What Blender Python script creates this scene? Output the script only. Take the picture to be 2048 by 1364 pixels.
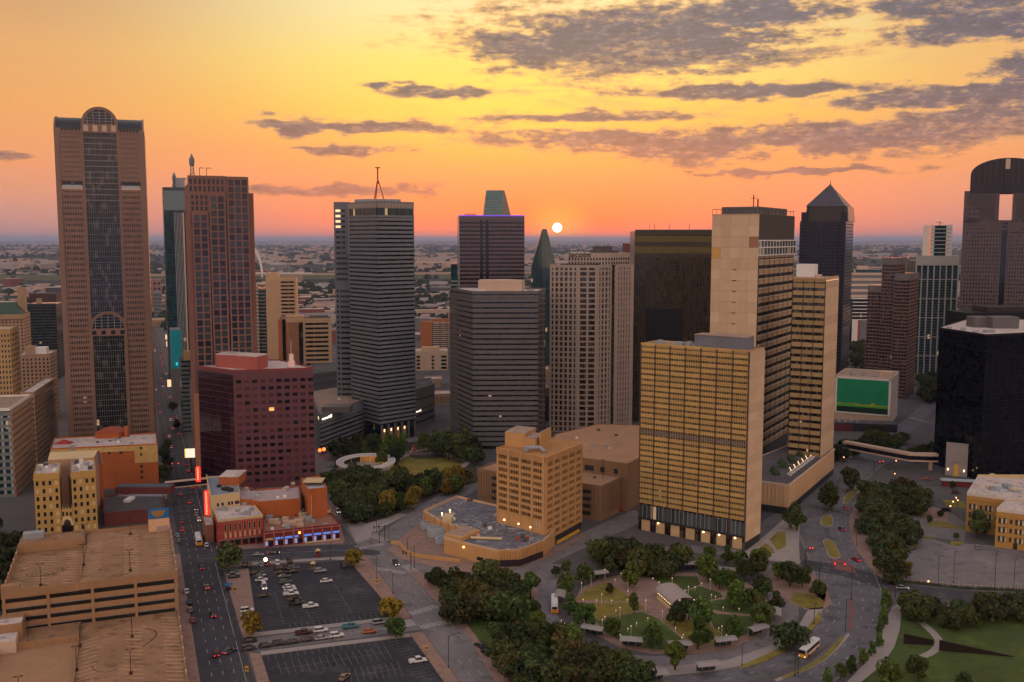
import bpy, math, random
from mathutils import Vector, noise
random.seed(7)
R0 = math.radians
for o in list(bpy.data.objects): bpy.data.objects.remove(o)
SC = bpy.context.scene
COL = SC.collection
# ------------------------------------------------------------------ camera
F, H = 1950.0, 130.0                      # focal length in photo pixels (2048 wide), camera height in metres
TILT = math.atan(204 / F); CT, ST = math.cos(TILT), math.sin(TILT)
cam = bpy.data.cameras.new('camera'); cam.sensor_width = 36; cam.lens = 36 * F / 2048
cam.clip_start = 1; cam.clip_end = 400000
co = bpy.data.objects.new('camera', cam); COL.objects.link(co)
co.location = (0, 0, H); co.rotation_euler = (math.pi / 2 - TILT, 0, 0); SC.camera = co
SUN_AZ, SUN_EL = 2.64, 0.66               # degrees right of the view axis, above the horizon
# ------------------------------------------------------------------ node helpers
def srgb(r, g, b):
    f = lambda c: (c / 255 / 12.92) if c / 255 <= .04045 else ((c / 255 + .055) / 1.055) ** 2.4
    return (f(r), f(g), f(b), 1)
class NT:
    def __init__(s, tree): s.t = tree; s.n = tree.nodes; s.l = tree.links
    def put(s, sock, v):
        if hasattr(v, 'links') or hasattr(v, 'is_linked'): s.l.new(v, sock)
        elif isinstance(v, (tuple, list)):
            sock.default_value = v if len(v) == len(sock.default_value) else tuple(v)[:len(sock.default_value)]
        else: sock.default_value = v
    def m(s, op, *a, clamp=False):
        n = s.n.new('ShaderNodeMath'); n.operation = op; n.use_clamp = clamp
        for i, v in enumerate(a): s.put(n.inputs[i], v)
        return n.outputs[0]
    def v(s, op, *a, out=0):
        n = s.n.new('ShaderNodeVectorMath'); n.operation = op
        for i, v in enumerate(a): s.put(n.inputs[i], v)
        return n.outputs[out]
    def scale(s, vec, k):
        n = s.n.new('ShaderNodeVectorMath'); n.operation = 'SCALE'; s.put(n.inputs[0], vec); s.put(n.inputs['Scale'], k); return n.outputs[0]
    def mix(s, f, a, b, bt='MIX'):
        n = s.n.new('ShaderNodeMix'); n.data_type = 'RGBA'; n.blend_type = bt
        s.put(n.inputs[0], f); s.put(n.inputs[6], a); s.put(n.inputs[7], b)
        return n.outputs[2]
    def ss(s, x, a, b, lo=0., hi=1.):
        n = s.n.new('ShaderNodeMapRange'); n.interpolation_type = 'SMOOTHSTEP'
        s.put(n.inputs[0], x); s.put(n.inputs[1], a); s.put(n.inputs[2], b); s.put(n.inputs[3], lo); s.put(n.inputs[4], hi)
        return n.outputs[0]
    def ramp(s, f, stops):
        n = s.n.new('ShaderNodeValToRGB'); e = n.color_ramp.elements
        while len(e) < len(stops): e.new(.5)
        for k, (p, c) in enumerate(stops): e[k].position = p; e[k].color = c
        s.put(n.inputs[0], f); return n.outputs[0]
    def noise(s, vec, sc, det=4, rough=.5, out=0, dim='3D'):
        n = s.n.new('ShaderNodeTexNoise'); n.noise_dimensions = dim; s.put(n.inputs['Vector'], vec)
        n.inputs['Scale'].default_value = sc; n.inputs['Detail'].default_value = det; n.inputs['Roughness'].default_value = rough
        return n.outputs[out]
# ------------------------------------------------------------------ world: sunset sky with broken cloud
W = bpy.data.worlds.new('World'); SC.world = W; W.use_nodes = True
w = NT(W.node_tree); w.n.clear()
tc = w.n.new('ShaderNodeTexCoord').outputs['Generated']
dirn = w.v('NORMALIZE', tc)
sx = w.n.new('ShaderNodeSeparateXYZ'); w.l.new(dirn, sx.inputs[0]); X, Y, Z = sx.outputs
el = w.m('MULTIPLY', w.m('ARCSINE', Z), 180 / math.pi)
az = w.m('MULTIPLY', w.m('ARCTAN2', X, Y), 180 / math.pi)
f = w.m('SQRT', w.m('DIVIDE', w.m('MAXIMUM', el, 0.), 90.))
q = lambda d: math.sqrt(d / 90)
front = w.ramp(f, [(0, srgb(226, 124, 108)), (q(1.2), srgb(255, 134, 100)), (q(3), srgb(255, 148, 106)), (q(5), srgb(255, 166, 88)), (q(7.5), srgb(255, 204, 90)),
                   (q(10), srgb(255, 228, 126)), (q(13), srgb(255, 238, 172)), (q(24), srgb(250, 235, 205)), (q(45), srgb(190, 190, 205)), (1, srgb(150, 166, 204))])
side = w.ramp(f, [(0, srgb(168, 130, 138)), (q(1.5), srgb(205, 146, 134)), (q(4), srgb(236, 152, 110)), (q(7), srgb(238, 164, 96)), (q(10), srgb(230, 168, 104)), (q(13), srgb(208, 158, 110)),
                  (q(24), srgb(196, 172, 158)), (q(45), srgb(170, 170, 192)), (1, srgb(150, 166, 204))])
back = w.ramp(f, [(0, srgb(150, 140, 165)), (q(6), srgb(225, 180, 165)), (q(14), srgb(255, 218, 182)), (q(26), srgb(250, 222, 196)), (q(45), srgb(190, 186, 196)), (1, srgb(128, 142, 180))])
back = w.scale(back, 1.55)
daz = w.m('ABSOLUTE', w.m('SUBTRACT', az, SUN_AZ))
sky = w.mix(w.ss(daz, 6., 30.), front, side)
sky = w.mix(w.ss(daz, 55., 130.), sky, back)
ae = w.n.new('ShaderNodeCombineXYZ'); w.l.new(az, ae.inputs[0]); w.l.new(el, ae.inputs[1]); ae = ae.outputs[0]
def blob(x0, y0, rx, ry, k):
    v_ = w.v('MULTIPLY_ADD', ae, (1 / rx, 1 / ry, 0), (-x0 / rx, -y0 / ry, 0))
    return w.m('MULTIPLY', w.m('POWER', .3679, w.v('DOT_PRODUCT', v_, v_, out=1)), k)
sky = w.mix(blob(-1.5, 8.3, 9, 3.2, .6), sky, srgb(255, 232, 92))
sky = w.mix(blob(SUN_AZ, .8, 9, 2.6, .75), sky, srgb(255, 112, 74))
sky = w.mix(blob(SUN_AZ, .5, 4.0, 1.2, .65), sky, srgb(250, 84, 60))
sky = w.mix(blob(SUN_AZ, SUN_EL, 1.5, 1.2, .8), sky, srgb(255, 176, 78))
# clouds: soft ellipses in sky angles, broken up by noise
P2 = lambda px, py: ((px - 1024) / 1950 * 57.2958, (478 - py) / 1950 * 57.2958)
cl = [(1250, 98, 320, 72), (1090, 110, 170, 45), (1490, 60, 150, 32), (1960, 12, 260, 55), (1830, 66, 150, 28), (615, 268, 95, 20), (740, 262, 200, 14), (1160, 243, 190, 13), (1210, 284, 260, 24),
      (1370, 302, 190, 36), (1670, 292, 310, 32), (1830, 222, 230, 15), (1890, 264, 150, 22), (2040, 215, 170, 62), (1560, 354, 260, 10), (880, 196, 100, 13), (780, 184, 60, 8),
      (35, 329, 110, 13), (705, 305, 110, 8), (1930, 108, 190, 24), (690, 384, 230, 15), (1480, 200, 220, 14)]
warp = w.v('SUBTRACT', w.noise(w.v('MULTIPLY', ae, (.35, .9, 1)), 1.0, 2, .55, out=1, dim='2D'), (.5, .5, .5))
aew = w.v('ADD', ae, w.v('MULTIPLY', warp, (3.4, 1.0, 0)))
mn = None
for (px, py, rx, ry) in cl:
    c = P2(px, py); r = (rx / 1950 * 57.3 * 1.05, ry / 1950 * 57.3 * 1.12)
    d = w.v('LENGTH', w.v('MULTIPLY_ADD', aew, (1 / r[0], 1 / r[1], 0), (-c[0] / r[0], -c[1] / r[1], 0)), out=1)
    mn = d if mn is None else w.m('MINIMUM', mn, d)
mx = w.m('MULTIPLY', w.m('SUBTRACT', 1.0, mn), .8)
# the same broken cloud carries on outside the frame, mapped on a flat cloud deck
zz = w.m('ADD', w.m('MAXIMUM', Z, 0.), .09)
deck = w.n.new('ShaderNodeCombineXYZ'); w.l.new(w.m('DIVIDE', X, zz), deck.inputs[0]); w.l.new(w.m('DIVIDE', Y, zz), deck.inputs[1]); deck = deck.outputs[0]
gen = w.m('MULTIPLY', w.m('SUBTRACT', w.noise(w.v('MULTIPLY', deck, (.8, 1.3, 1)), 1.1, 3, .6, dim='2D'), .60), 3.0)
gen = w.m('SUBTRACT', gen, w.ss(el, 12.5, 20., 3., 0.))
streak = w.m('SUBTRACT', w.noise(w.v('MULTIPLY', ae, (.10, .75, 1)), 1.0, 3, .62, dim='2D'), .5)
fine = w.m('SUBTRACT', w.noise(w.v('MULTIPLY', ae, (.45, 1.5, 1)), 1.0, 5, .66, dim='2D'), .5)
wisp = w.m('SUBTRACT', w.noise(w.v('MULTIPLY', ae, (1.3, 3.6, 1)), 1.0, 3, .7, dim='2D'), .5)
dens = w.m('ADD', w.m('MAXIMUM', w.m('MAXIMUM', mx, gen), -.72), w.m('ADD', w.m('MULTIPLY', streak, .9), w.m('ADD', w.m('MULTIPLY', fine, 1.15), w.m('MULTIPLY', wisp, .55))))
rightw = w.ss(az, 4., 16., .0, .20)
dens = w.m('ADD', dens, w.m('MULTIPLY', rightw, w.ss(el, 3., 9.)))
thin = w.ss(dens, -.22, .26); thick = w.ss(dens, .0, .42)
litc = w.mix(w.ss(el, 1., 9.), srgb(240, 138, 92), srgb(246, 186, 112))
lowc = w.mix(w.ss(el, 1.5, 9.), srgb(158, 106, 106), srgb(88, 85, 108))
lowc = w.mix(w.ss(w.m('ADD', streak, w.m('MULTIPLY', wisp, .9)), -.02, .28, 0., .32), lowc, litc)
lowc = w.scale(lowc, w.m('ADD', 1.0, w.m('ADD', w.m('MULTIPLY', wisp, .8), w.m('MULTIPLY', fine, -.9))))
ccol = w.mix(thick, litc, lowc)
veil = w.m('MULTIPLY', w.ss(w.m('ADD', streak, w.m('MULTIPLY', fine, .5)), -.02, .25, 0., .30), w.ss(az, -14., 8.))
sky = w.mix(w.m('MULTIPLY', veil, w.ss(el, 2., 6.)), sky, srgb(226, 150, 118))
sky = w.mix(w.m('MULTIPLY', w.m('MULTIPLY', thin, .92), w.ss(el, .6, 2.8)), sky, ccol)
# physical twilight sky underneath, and the sun's disc
nis = w.n.new('ShaderNodeTexSky'); nis.sky_type = 'NISHITA'; nis.sun_disc = False
nis.sun_elevation = R0(SUN_EL); nis.sun_rotation = R0(SUN_AZ)
sky = w.mix(.03, sky, nis.outputs[0], 'ADD')
sd = Vector((math.sin(R0(SUN_AZ)) * math.cos(R0(SUN_EL)), math.cos(R0(SUN_AZ)) * math.cos(R0(SUN_EL)), math.sin(R0(SUN_EL))))
sky = w.mix(w.ss(w.v('DOT_PRODUCT', dirn, tuple(sd), out=1), math.cos(R0(.270)), math.cos(R0(.25))), sky, (9, 7.6, 5.6, 1))
bg = w.n.new('ShaderNodeBackground'); w.l.new(sky, bg.inputs[0]); bg.inputs[1].default_value = .98
W.cycles.sampling_method = 'MANUAL'; W.cycles.sample_map_resolution = 256
ow = w.n.new('ShaderNodeOutputWorld'); w.l.new(bg.outputs[0], ow.inputs[0])
# ------------------------------------------------------------------ sun lamp
sl = bpy.data.lights.new('sun', 'SUN'); sl.energy = 1.6; sl.angle = R0(.53); sl.color = (1, .46, .2)
so = bpy.data.objects.new('sun', sl); COL.objects.link(so); so.location = (0, 0, 400)
so.rotation_euler = Vector((0, 0, 1)).rotation_difference(sd).to_euler()
# ------------------------------------------------------------------ colour management, render settings
SC.view_settings.view_transform = 'Standard'; SC.view_settings.look = 'None'; SC.view_settings.gamma = 1
SC.view_settings.use_curve_mapping = False; SC.view_settings.exposure = 0.0
SC.render.engine = 'CYCLES'
cy = SC.cycles
cy.use_denoising = True; cy.max_bounces = 4; cy.use_adaptive_sampling = True; cy.adaptive_threshold = .03; cy.adaptive_min_samples = 12; cy.diffuse_bounces = 2; cy.glossy_bounces = 2; cy.transmission_bounces = 2; cy.transparent_max_bounces = 6; cy.volume_bounces = 0
cy.caustics_reflective = False; cy.caustics_refractive = False; cy.sample_clamp_indirect = 4

# ------------------------------------------------------------------ pixel <-> ground
def at(px, py, z=0.0):
    u = (px - 1024) / F; v = (682 - py) / F
    d = (u, CT + v * ST, -ST + v * CT); t = (z - H) / d[2]
    return (d[0] * t, d[1] * t)
def row_z(x, y, py):                       # height of the point above (x, y) seen on photo row py
    v = (682 - py) / F
    return H + (v * y * CT - y * ST) / (CT + v * ST)
def col_x(px, y, z):                       # x of the point at distance y, height z seen on photo column px
    return (px - 1024) / F * (y * CT - (z - H) * ST)
def run_to(p, a, px, z):                   # how far from p along heading a until photo column px is reached
    u = (px - 1024) / F; c, s = math.cos(a), math.sin(a)
    return (u * (p[1] * CT - (z - H) * ST) - p[0]) / (c - u * s * CT)
def crop(x0, y0, k): return lambda x, y: (x0 + x * k, y0 + y * k)
CA, CB, CC = crop(0, 1050, .2441), crop(400, 1060, .2441), crop(680, 1000, .2668)
CD, CE, CF = crop(1040, 1060, .2539), crop(1500, 1100, .2676), crop(1500, 860, .2676)
CG, CH, CI, CJ = crop(620, 840, .1953), crop(760, 840, .2734), crop(1640, 640, .2346), crop(380, 920, .166)
# ------------------------------------------------------------------ materials
MATS = {}
def mat(name, col, rough=.85, var=.16, scale=.25, spec=.25, metal=0., grain=.12, emit=0., streak=0., obj=.05, stain=0., patch=0.):
    if name in MATS: return MATS[name]
    m = bpy.data.materials.new(name); m.use_nodes = True; t = NT(m.node_tree); b = t.n['Principled BSDF']
    pos = t.n.new('ShaderNodeNewGeometry').outputs['Position']
    a = t.m('SUBTRACT', t.noise(pos, scale, 4, .6), .5)
    g = t.m('SUBTRACT', t.noise(pos, scale * 11, 3, .6), .5)
    k = t.m('ADD', 1., t.m('ADD', t.m('MULTIPLY', a, var * 2), t.m('MULTIPLY', g, grain * 2)))
    if streak:
        st = t.m('SUBTRACT', t.noise(t.v('MULTIPLY', pos, (1, 1, .06)), .9, 4, .6), .5)
        k = t.m('ADD', k, t.m('MULTIPLY', st, streak * 2))
    if stain:
        k = t.m('MULTIPLY', k, t.ss(t.noise(pos, scale * 2.6, 5, .68), .50, .66, 1., 1. - stain))
    if patch:
        k = t.m('MULTIPLY', k, t.ss(t.noise(t.v('ADD', pos, (31., 7., 3.)), scale * 1.7, 5, .66), .54, .68, 1., 1. + patch))
    oi = t.n.new('ShaderNodeObjectInfo')
    k = t.m('MULTIPLY', k, t.m('ADD', 1. - obj, t.m('MULTIPLY', oi.outputs['Random'], 2 * obj)))
    c = t.scale(tuple(col)[:3], k)
    t.l.new(c, b.inputs['Base Color'])
    b.inputs['Roughness'].default_value = rough; b.inputs['Specular IOR Level'].default_value = spec; b.inputs['Metallic'].default_value = metal
    if emit: t.l.new(c, b.inputs['Emission Color']); b.inputs['Emission Strength'].default_value = emit
    m.cycles.emission_sampling = 'NONE'
    MATS[name] = m; return m
def glass(name, col, cell=(1.6, 1.6, 3.6), lit=.012, rough=.12, var=.5, spec=.5, litcol=(1, .62, .3), le=.45, blind=0.):
    if name in MATS: return MATS[name]
    m = bpy.data.materials.new(name); m.use_nodes = True; t = NT(m.node_tree); b = t.n['Principled BSDF']
    oc = t.n.new('ShaderNodeTexCoord').outputs['Object']
    ce = t.v('FLOOR', t.v('DIVIDE', t.v('ADD', oc, (.13, .17, .11)), cell))
    wn = t.n.new('ShaderNodeTexWhiteNoise'); t.l.new(ce, wn.inputs[0])
    r = wn.outputs[0]
    k = t.m('ADD', 1. - var, t.m('MULTIPLY', r, 2 * var))
    c = t.scale(tuple(col)[:3], k)
    if blind: c = t.mix(t.m('MULTIPLY', t.m('LESS_THAN', t.m('FRACT', t.m('MULTIPLY', r, 9.37)), blind), .8), c, (.11, .095, .08, 1))
    t.l.new(c, b.inputs['Base Color']); b.inputs['Roughness'].default_value = rough; b.inputs['Specular IOR Level'].default_value = spec
    w2 = t.n.new('ShaderNodeTexWhiteNoise'); t.l.new(t.v('ADD', ce, (7.3, 3.1, 5.7)), w2.inputs[0])
    b.inputs['Emission Color'].default_value = (*litcol, 1)
    t.l.new(t.m('MULTIPLY', t.m('GREATER_THAN', w2.outputs[0], 1 - lit), le), b.inputs['Emission Strength'])
    bp = t.n.new('ShaderNodeBump'); bp.inputs['Strength'].default_value = .04; bp.inputs['Distance'].default_value = .3
    if var < .2: bp.inputs['Strength'].default_value = .0
    t.l.new(r, bp.inputs['Height']); t.l.new(bp.outputs[0], b.inputs['Normal'])
    m.cycles.emission_sampling = 'NONE'
    MATS[name] = m; return m
def glow(name, col, e):
    if name in MATS: return MATS[name]
    m = bpy.data.materials.new(name); m.use_nodes = True; b = m.node_tree.nodes['Principled BSDF']
    b.inputs['Base Color'].default_value = (*col, 1); b.inputs['Emission Color'].default_value = (*col, 1); b.inputs['Emission Strength'].default_value = e
    m.cycles.emission_sampling = 'NONE'
    MATS[name] = m; return m
# ------------------------------------------------------------------ mesh helpers
class MB:
    def __init__(s): s.v = []; s.f = []
    def add(s, vs, fs):
        n = len(s.v); s.v += vs; s.f += [tuple(i + n for i in q) for q in fs]; return s
    def box(s, x0, x1, y0, y1, z0, z1):
        return s.add([(x0, y0, z0), (x1, y0, z0), (x1, y1, z0), (x0, y1, z0), (x0, y0, z1), (x1, y0, z1), (x1, y1, z1), (x0, y1, z1)],
                     [(3, 2, 1, 0), (4, 5, 6, 7), (0, 1, 5, 4), (1, 2, 6, 5), (2, 3, 7, 6), (3, 0, 4, 7)])
    def prism(s, pts, z0, z1):
        n = len(pts)
        return s.add([(x, y, z0) for x, y in pts] + [(x, y, z1) for x, y in pts],
                     [tuple(range(n - 1, -1, -1)), tuple(range(n, 2 * n))] + [(i, (i + 1) % n, n + (i + 1) % n, n + i) for i in range(n)])
    def frus(s, pts0, z0, pts1, z1):
        n = len(pts0)
        return s.add([(x, y, z0) for x, y in pts0] + [(x, y, z1) for x, y in pts1],
                     [tuple(range(n - 1, -1, -1)), tuple(range(n, 2 * n))] + [(i, (i + 1) % n, n + (i + 1) % n, n + i) for i in range(n)])
    def tube(s, p, q, r, n=6, r2=None):
        p, q = Vector(p), Vector(q); d = (q - p).normalized(); u = d.orthogonal().normalized(); v = d.cross(u); r2 = r if r2 is None else r2
        c = [(math.cos(2 * math.pi * i / n), math.sin(2 * math.pi * i / n)) for i in range(n)]
        vs = [tuple(p + (u * a + v * b) * r) for a, b in c] + [tuple(q + (u * a + v * b) * r2) for a, b in c]
        return s.add(vs, [tuple(range(n - 1, -1, -1)), tuple(range(n, 2 * n))] + [(i, (i + 1) % n, n + (i + 1) % n, n + i) for i in range(n)])
    def cyl(s, x, y, r, z0, z1, n=12): return s.tube((x, y, z0), (x, y, z1), r, n)
    def dome(s, x, y, z, rx, ry, rz, n=8, k=3):
        vs = []; fs = []
        for j in range(k):
            a = j / k * math.pi / 2
            for i in range(n):
                b = 2 * math.pi * i / n; vs.append((x + rx * math.cos(a) * math.cos(b), y + ry * math.cos(a) * math.sin(b), z + rz * math.sin(a)))
        vs.append((x, y, z + rz))
        for j in range(k - 1): fs += [(j * n + i, j * n + (i + 1) % n, (j + 1) * n + (i + 1) % n, (j + 1) * n + i) for i in range(n)]
        fs += [((k - 1) * n + i, (k - 1) * n + (i + 1) % n, k * n) for i in range(n)]
        return s.add(vs, fs)
    def mesh(s, name, m=None, smooth=False):
        me = bpy.data.meshes.new(name); me.from_pydata(s.v, [], s.f)
        if m is not None:
            for k in (m if isinstance(m, (list, tuple)) else [m]): me.materials.append(k)
        if smooth: me.polygons.foreach_set('use_smooth', [True] * len(me.polygons))
        me.update(); return me
def mk(name, me, parent=None, loc=(0, 0, 0), rz=0., sc=None):
    o = bpy.data.objects.new(name, me); COL.objects.link(o)
    if parent is not None: o.parent = parent
    o.location = loc
    if rz: o.rotation_euler = (0, 0, rz)
    if sc is not None: o.scale = sc if isinstance(sc, (tuple, list)) else (sc, sc, sc)
    return o
def tag(o, label=None, cat=None, group=None, kind=None):
    if label: o['label'] = label
    if cat: o['category'] = cat
    if group: o['group'] = group
    if kind: o['kind'] = kind
    return o
def thing(name, label, cat, loc=(0, 0, 0), rz=0., group=None):
    return tag(mk(name, None, None, loc, rz), label, cat, group)
_bm = {}
def boxmesh(m, w_, d, h):                  # x 0..w, y -d..0, z 0..h; shared between equal pieces
    k = (m.name, round(w_, 3), round(d, 3), round(h, 3))
    if k not in _bm: _bm[k] = MB().box(0, w_, -d, 0, 0, h).mesh('piece', m)
    return _bm[k]
def setting(name, pts, z0, z1, m, parent=None):
    o = mk(name, MB().prism(pts, z0, z1).mesh(name, m), parent)
    if parent is None: tag(o, kind='structure')
    return o
def smooth_line(p, n=6):
    if len(p) < 3: return list(p)
    q = [p[0]] + list(p) + [p[-1]]; out = []
    for i in range(1, len(q) - 2):
        a, b, c, d = q[i - 1:i + 3]
        for k in range(n):
            t = k / n
            out.append(tuple(.5 * (2 * b[j] + (c[j] - a[j]) * t + (2 * a[j] - 5 * b[j] + 4 * c[j] - d[j]) * t * t + (3 * b[j] - a[j] - 3 * c[j] + d[j]) * t ** 3) for j in (0, 1)))
    return out + [p[-1]]
def ribbon(mb, line, w0, off, z0, z1):     # a strip of width w0 along a line, shifted sideways by off
    n = len(line); L = []; Rr = []
    for i in range(n):
        a, b = line[max(i - 1, 0)], line[min(i + 1, n - 1)]
        dx, dy = b[0] - a[0], b[1] - a[1]; k = math.hypot(dx, dy) or 1; nx, ny = dy / k, -dx / k
        x, y = line[i]
        L.append((x + nx * (off - w0 / 2), y + ny * (off - w0 / 2))); Rr.append((x + nx * (off + w0 / 2), y + ny * (off + w0 / 2)))
    vs = [(*p, z1) for p in L] + [(*p, z1) for p in Rr]; fs = [(i, n + i, n + i + 1, i + 1) for i in range(n - 1)]
    if z1 - z0 > .02:
        vs += [(*p, z0) for p in L] + [(*p, z0) for p in Rr]
        fs += [(2 * n + i, i, i + 1, 2 * n + i + 1) for i in range(n - 1)] + [(n + i, 3 * n + i, 3 * n + i + 1, n + i + 1) for i in range(n - 1)]
        fs += [(0, 2 * n, 3 * n, n), (n - 1, 2 * n - 1, 4 * n - 1, 3 * n - 1)]
    mb.add(vs, fs)
def dashes(line, step, ln):
    segs = []; acc = 0.
    for a, b in zip(line, line[1:]):
        d = math.dist(a, b)
        if d < 1e-6: continue
        t = (-acc) % step
        while t < d:
            e = min(t + ln, d)
            segs.append(((a[0] + (b[0] - a[0]) * t / d, a[1] + (b[1] - a[1]) * t / d), (a[0] + (b[0] - a[0]) * e / d, a[1] + (b[1] - a[1]) * e / d))); t += step
        acc += d
    return segs
# ------------------------------------------------------------------ building helpers
class Bd: pass
def bld(name, label, cat, xl, xr, top, Yd, ang, depth, group=None, h=None):
    """rectangular building: front face from photo column xl to xr at its top row, front-left corner at distance Yd"""
    B = Bd(); a = R0(ang)
    z = row_z(0, Yd, top); x = col_x(xl, Yd, z); B.p = (x, Yd); B.a = a; B.h = z; B.w = run_to((x, Yd), a, xr, z); B.d = depth
    B.root = thing(name, label, cat, (x, Yd, 0), a, group)
    B.F = (0, 0, 0, B.w); B.R = (B.w, 0, math.pi / 2, depth); B.L = (0, depth, -math.pi / 2, depth); B.Bk = (B.w, depth, math.pi, B.w)
    B.z = lambda py: row_z(0, Yd, py)
    B.s = lambda px, py: run_to((x, Yd), a, px, row_z(0, Yd, py))      # distance along the front for a photo column
    return B
def pbld(name, label, cat, h, pix, group=None, at_roof=True, base=None):
    """building on any footprint, from its roof corners (photo pixels, counter-clockwise from above, front-left first)"""
    B = Bd(); pts = [at(x, y, h) if at_roof else (x, y) for x, y in pix]
    o = pts[0]; B.p = o; B.h = h; B.root = thing(name, label, cat, (*o, 0), 0, group)
    B.pts = [(x - o[0], y - o[1]) for x, y in pts]; B.Wl = []
    n = len(pts)
    for i in range(n):
        a, b = B.pts[i], B.pts[(i + 1) % n]
        B.Wl.append((a[0], a[1], math.atan2(b[1] - a[1], b[0] - a[0]), math.dist(a, b)))
    B.z = lambda py: row_z(0, o[1], py)
    return B
def part(B, name, mb, m, smooth=False): return mk(name, mb.mesh(name, m, smooth), B.root)
def core(B, m, z0=0., z1=None, inset=0., name='glazing'):
    z1 = B.h if z1 is None else z1
    if hasattr(B, 'pts'): return part(B, name, MB().prism(B.pts, z0, z1), m)
    return part(B, name, MB().box(inset, B.w - inset, inset, B.d - inset, z0, z1), m)
def wb(B, Wl, name, m, s0, L, z0, h, t, n0=0.):
    ox, oy, a, _ = Wl; c, s = math.cos(a), math.sin(a)
    return mk(name, boxmesh(m, L, t, h), B.root, (ox + s0 * c + n0 * s, oy + s0 * s - n0 * c, z0), a)
def fac(B, Wl, z0, z1, rows, cols, bh, bt, bm, pw=0, pt=0, pm=None, s0=0., s1=None, bn='spandrel', pn='pier', top=True, n0=-.05, phase=0.):
    s1 = Wl[3] if s1 is None else s1; L = s1 - s0; ph = (z1 - z0) / rows
    if bm is not None:
        for i in range(rows): wb(B, Wl, bn, bm, s0, L, z0 + (i + phase) * ph, bh * ph, bt, n0)
        if top: wb(B, Wl, bn, bm, s0 - .02, L + .04, z1 - .25 * ph, .5 * ph, bt + .06, n0)
    if pm is not None:
        for i in range(cols + 1):
            c = s0 + L * i / cols; a = min(max(c - pw / 2, s0 - .01), s1 - pw + .01)
            wb(B, Wl, pn, pm, a, pw, z0 + .01, z1 - z0 - .02, pt, n0)
def panes(B, Wl, z0, z1, rows, cols, fw, fh, mats, s0=0., s1=None, t=.06, n0=0., off=.5, name='window', skip=None):
    s1 = Wl[3] if s1 is None else s1; ph = (z1 - z0) / rows; pc = (s1 - s0) / cols
    for i in range(rows):
        for j in range(cols):
            if skip and skip(i, j): continue
            wb(B, Wl, name, random.choice(mats), s0 + pc * (j + .5 - fw / 2), pc * fw, z0 + ph * (i + off - fh / 2), ph * fh, t, n0)
def roof(B, m, t=.25, inset=.6, parapet=None, ph=1.0, pt=.35):
    if hasattr(B, 'pts'):
        cx = sum(p[0] for p in B.pts) / len(B.pts); cy_ = sum(p[1] for p in B.pts) / len(B.pts)
        k = .985
        part(B, 'roof', MB().prism([(cx + (x - cx) * k, cy_ + (y - cy_) * k) for x, y in B.pts], B.h + .003, B.h + t), m)
        walls = B.Wl
    else:
        part(B, 'roof', MB().box(inset, B.w - inset, inset, B.d - inset, B.h + .003, B.h + t), m); walls = (B.F, B.R, B.Bk, B.L)
    if parapet is not None:
        for k, Wl in enumerate(walls): wb(B, Wl, 'parapet', parapet, pt * .5 * (k % 2), Wl[3] - pt * .5 * (k % 2) * 2, B.h - .6 + .002 * k, ph + .6, pt, -.3)
def blk(B, name, m, x0, x1, y0, y1, z0, z1): return part(B, name, MB().box(x0, x1, y0, y1, z0, z1), m)
def arch(cx, cz, ro, ri, y0, y1, n=20, a0=0., a1=math.pi, ey=1.):   # half ring in the x-z plane
    mb = MB(); vs = []
    for i in range(n + 1):
        a = a0 + (a1 - a0) * i / n; c, s = math.cos(a), math.sin(a) * ey
        vs += [(cx + ro * c, y0, cz + ro * s), (cx + ri * c, y0, cz + ri * s), (cx + ro * c, y1, cz + ro * s), (cx + ri * c, y1, cz + ri * s)]
    fs = []
    for i in range(n):
        k = 4 * i; fs += [(k, k + 1, k + 5, k + 4), (k + 2, k + 6, k + 7, k + 3), (k, k + 4, k + 6, k + 2), (k + 1, k + 3, k + 7, k + 5)]
    fs += [(0, 2, 3, 1), (4 * n, 4 * n + 1, 4 * n + 3, 4 * n + 2)]
    return mb.add(vs, fs)
def rooftop_units(B, m, spots, hgt=1.6, name='rooftop_unit'):
    for (x, y, sx_, sy) in spots:
        z = B.h + .2; mb = MB().box(x, x + sx_, y, y + sy, z, z + hgt); mb.cyl(x + sx_ * .5, y + sy * .5, min(sx_, sy) * .33, z + hgt, z + hgt + .35, 8)
        part(B, name, mb, m)
# ================================================================== ground
gm = bpy.data.materials.new('far_land'); gm.use_nodes = True; t = NT(gm.node_tree); b = t.n['Principled BSDF']
pos = t.n.new('ShaderNodeNewGeometry').outputs['Position']
wood = t.ss(t.noise(t.v('MULTIPLY', pos, (.6, 1, 1)), .0016, 6, .62), .44, .57)
fields = t.mix(t.noise(pos, .012, 5, .6), (.024, .034, .040, 1), (.075, .078, .086, 1))
c = t.mix(wood, fields, (.022, .032, .024, 1))
c = t.mix(t.ss(t.noise(pos, .02, 3, .7), .61, .69), c, (.20, .185, .195, 1))
t.l.new(c, b.inputs['Base Color']); b.inputs['Roughness'].default_value = .95; b.inputs['Specular IOR Level'].default_value = .1
MATS['far_land'] = gm
tag(mk('ground', MB().add([(-75000, -500, 0), (75000, -500, 0), (75000, 100000, 0), (-75000, 100000, 0)], [(0, 1, 2, 3)]).mesh('ground', gm)), kind='structure')
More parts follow.
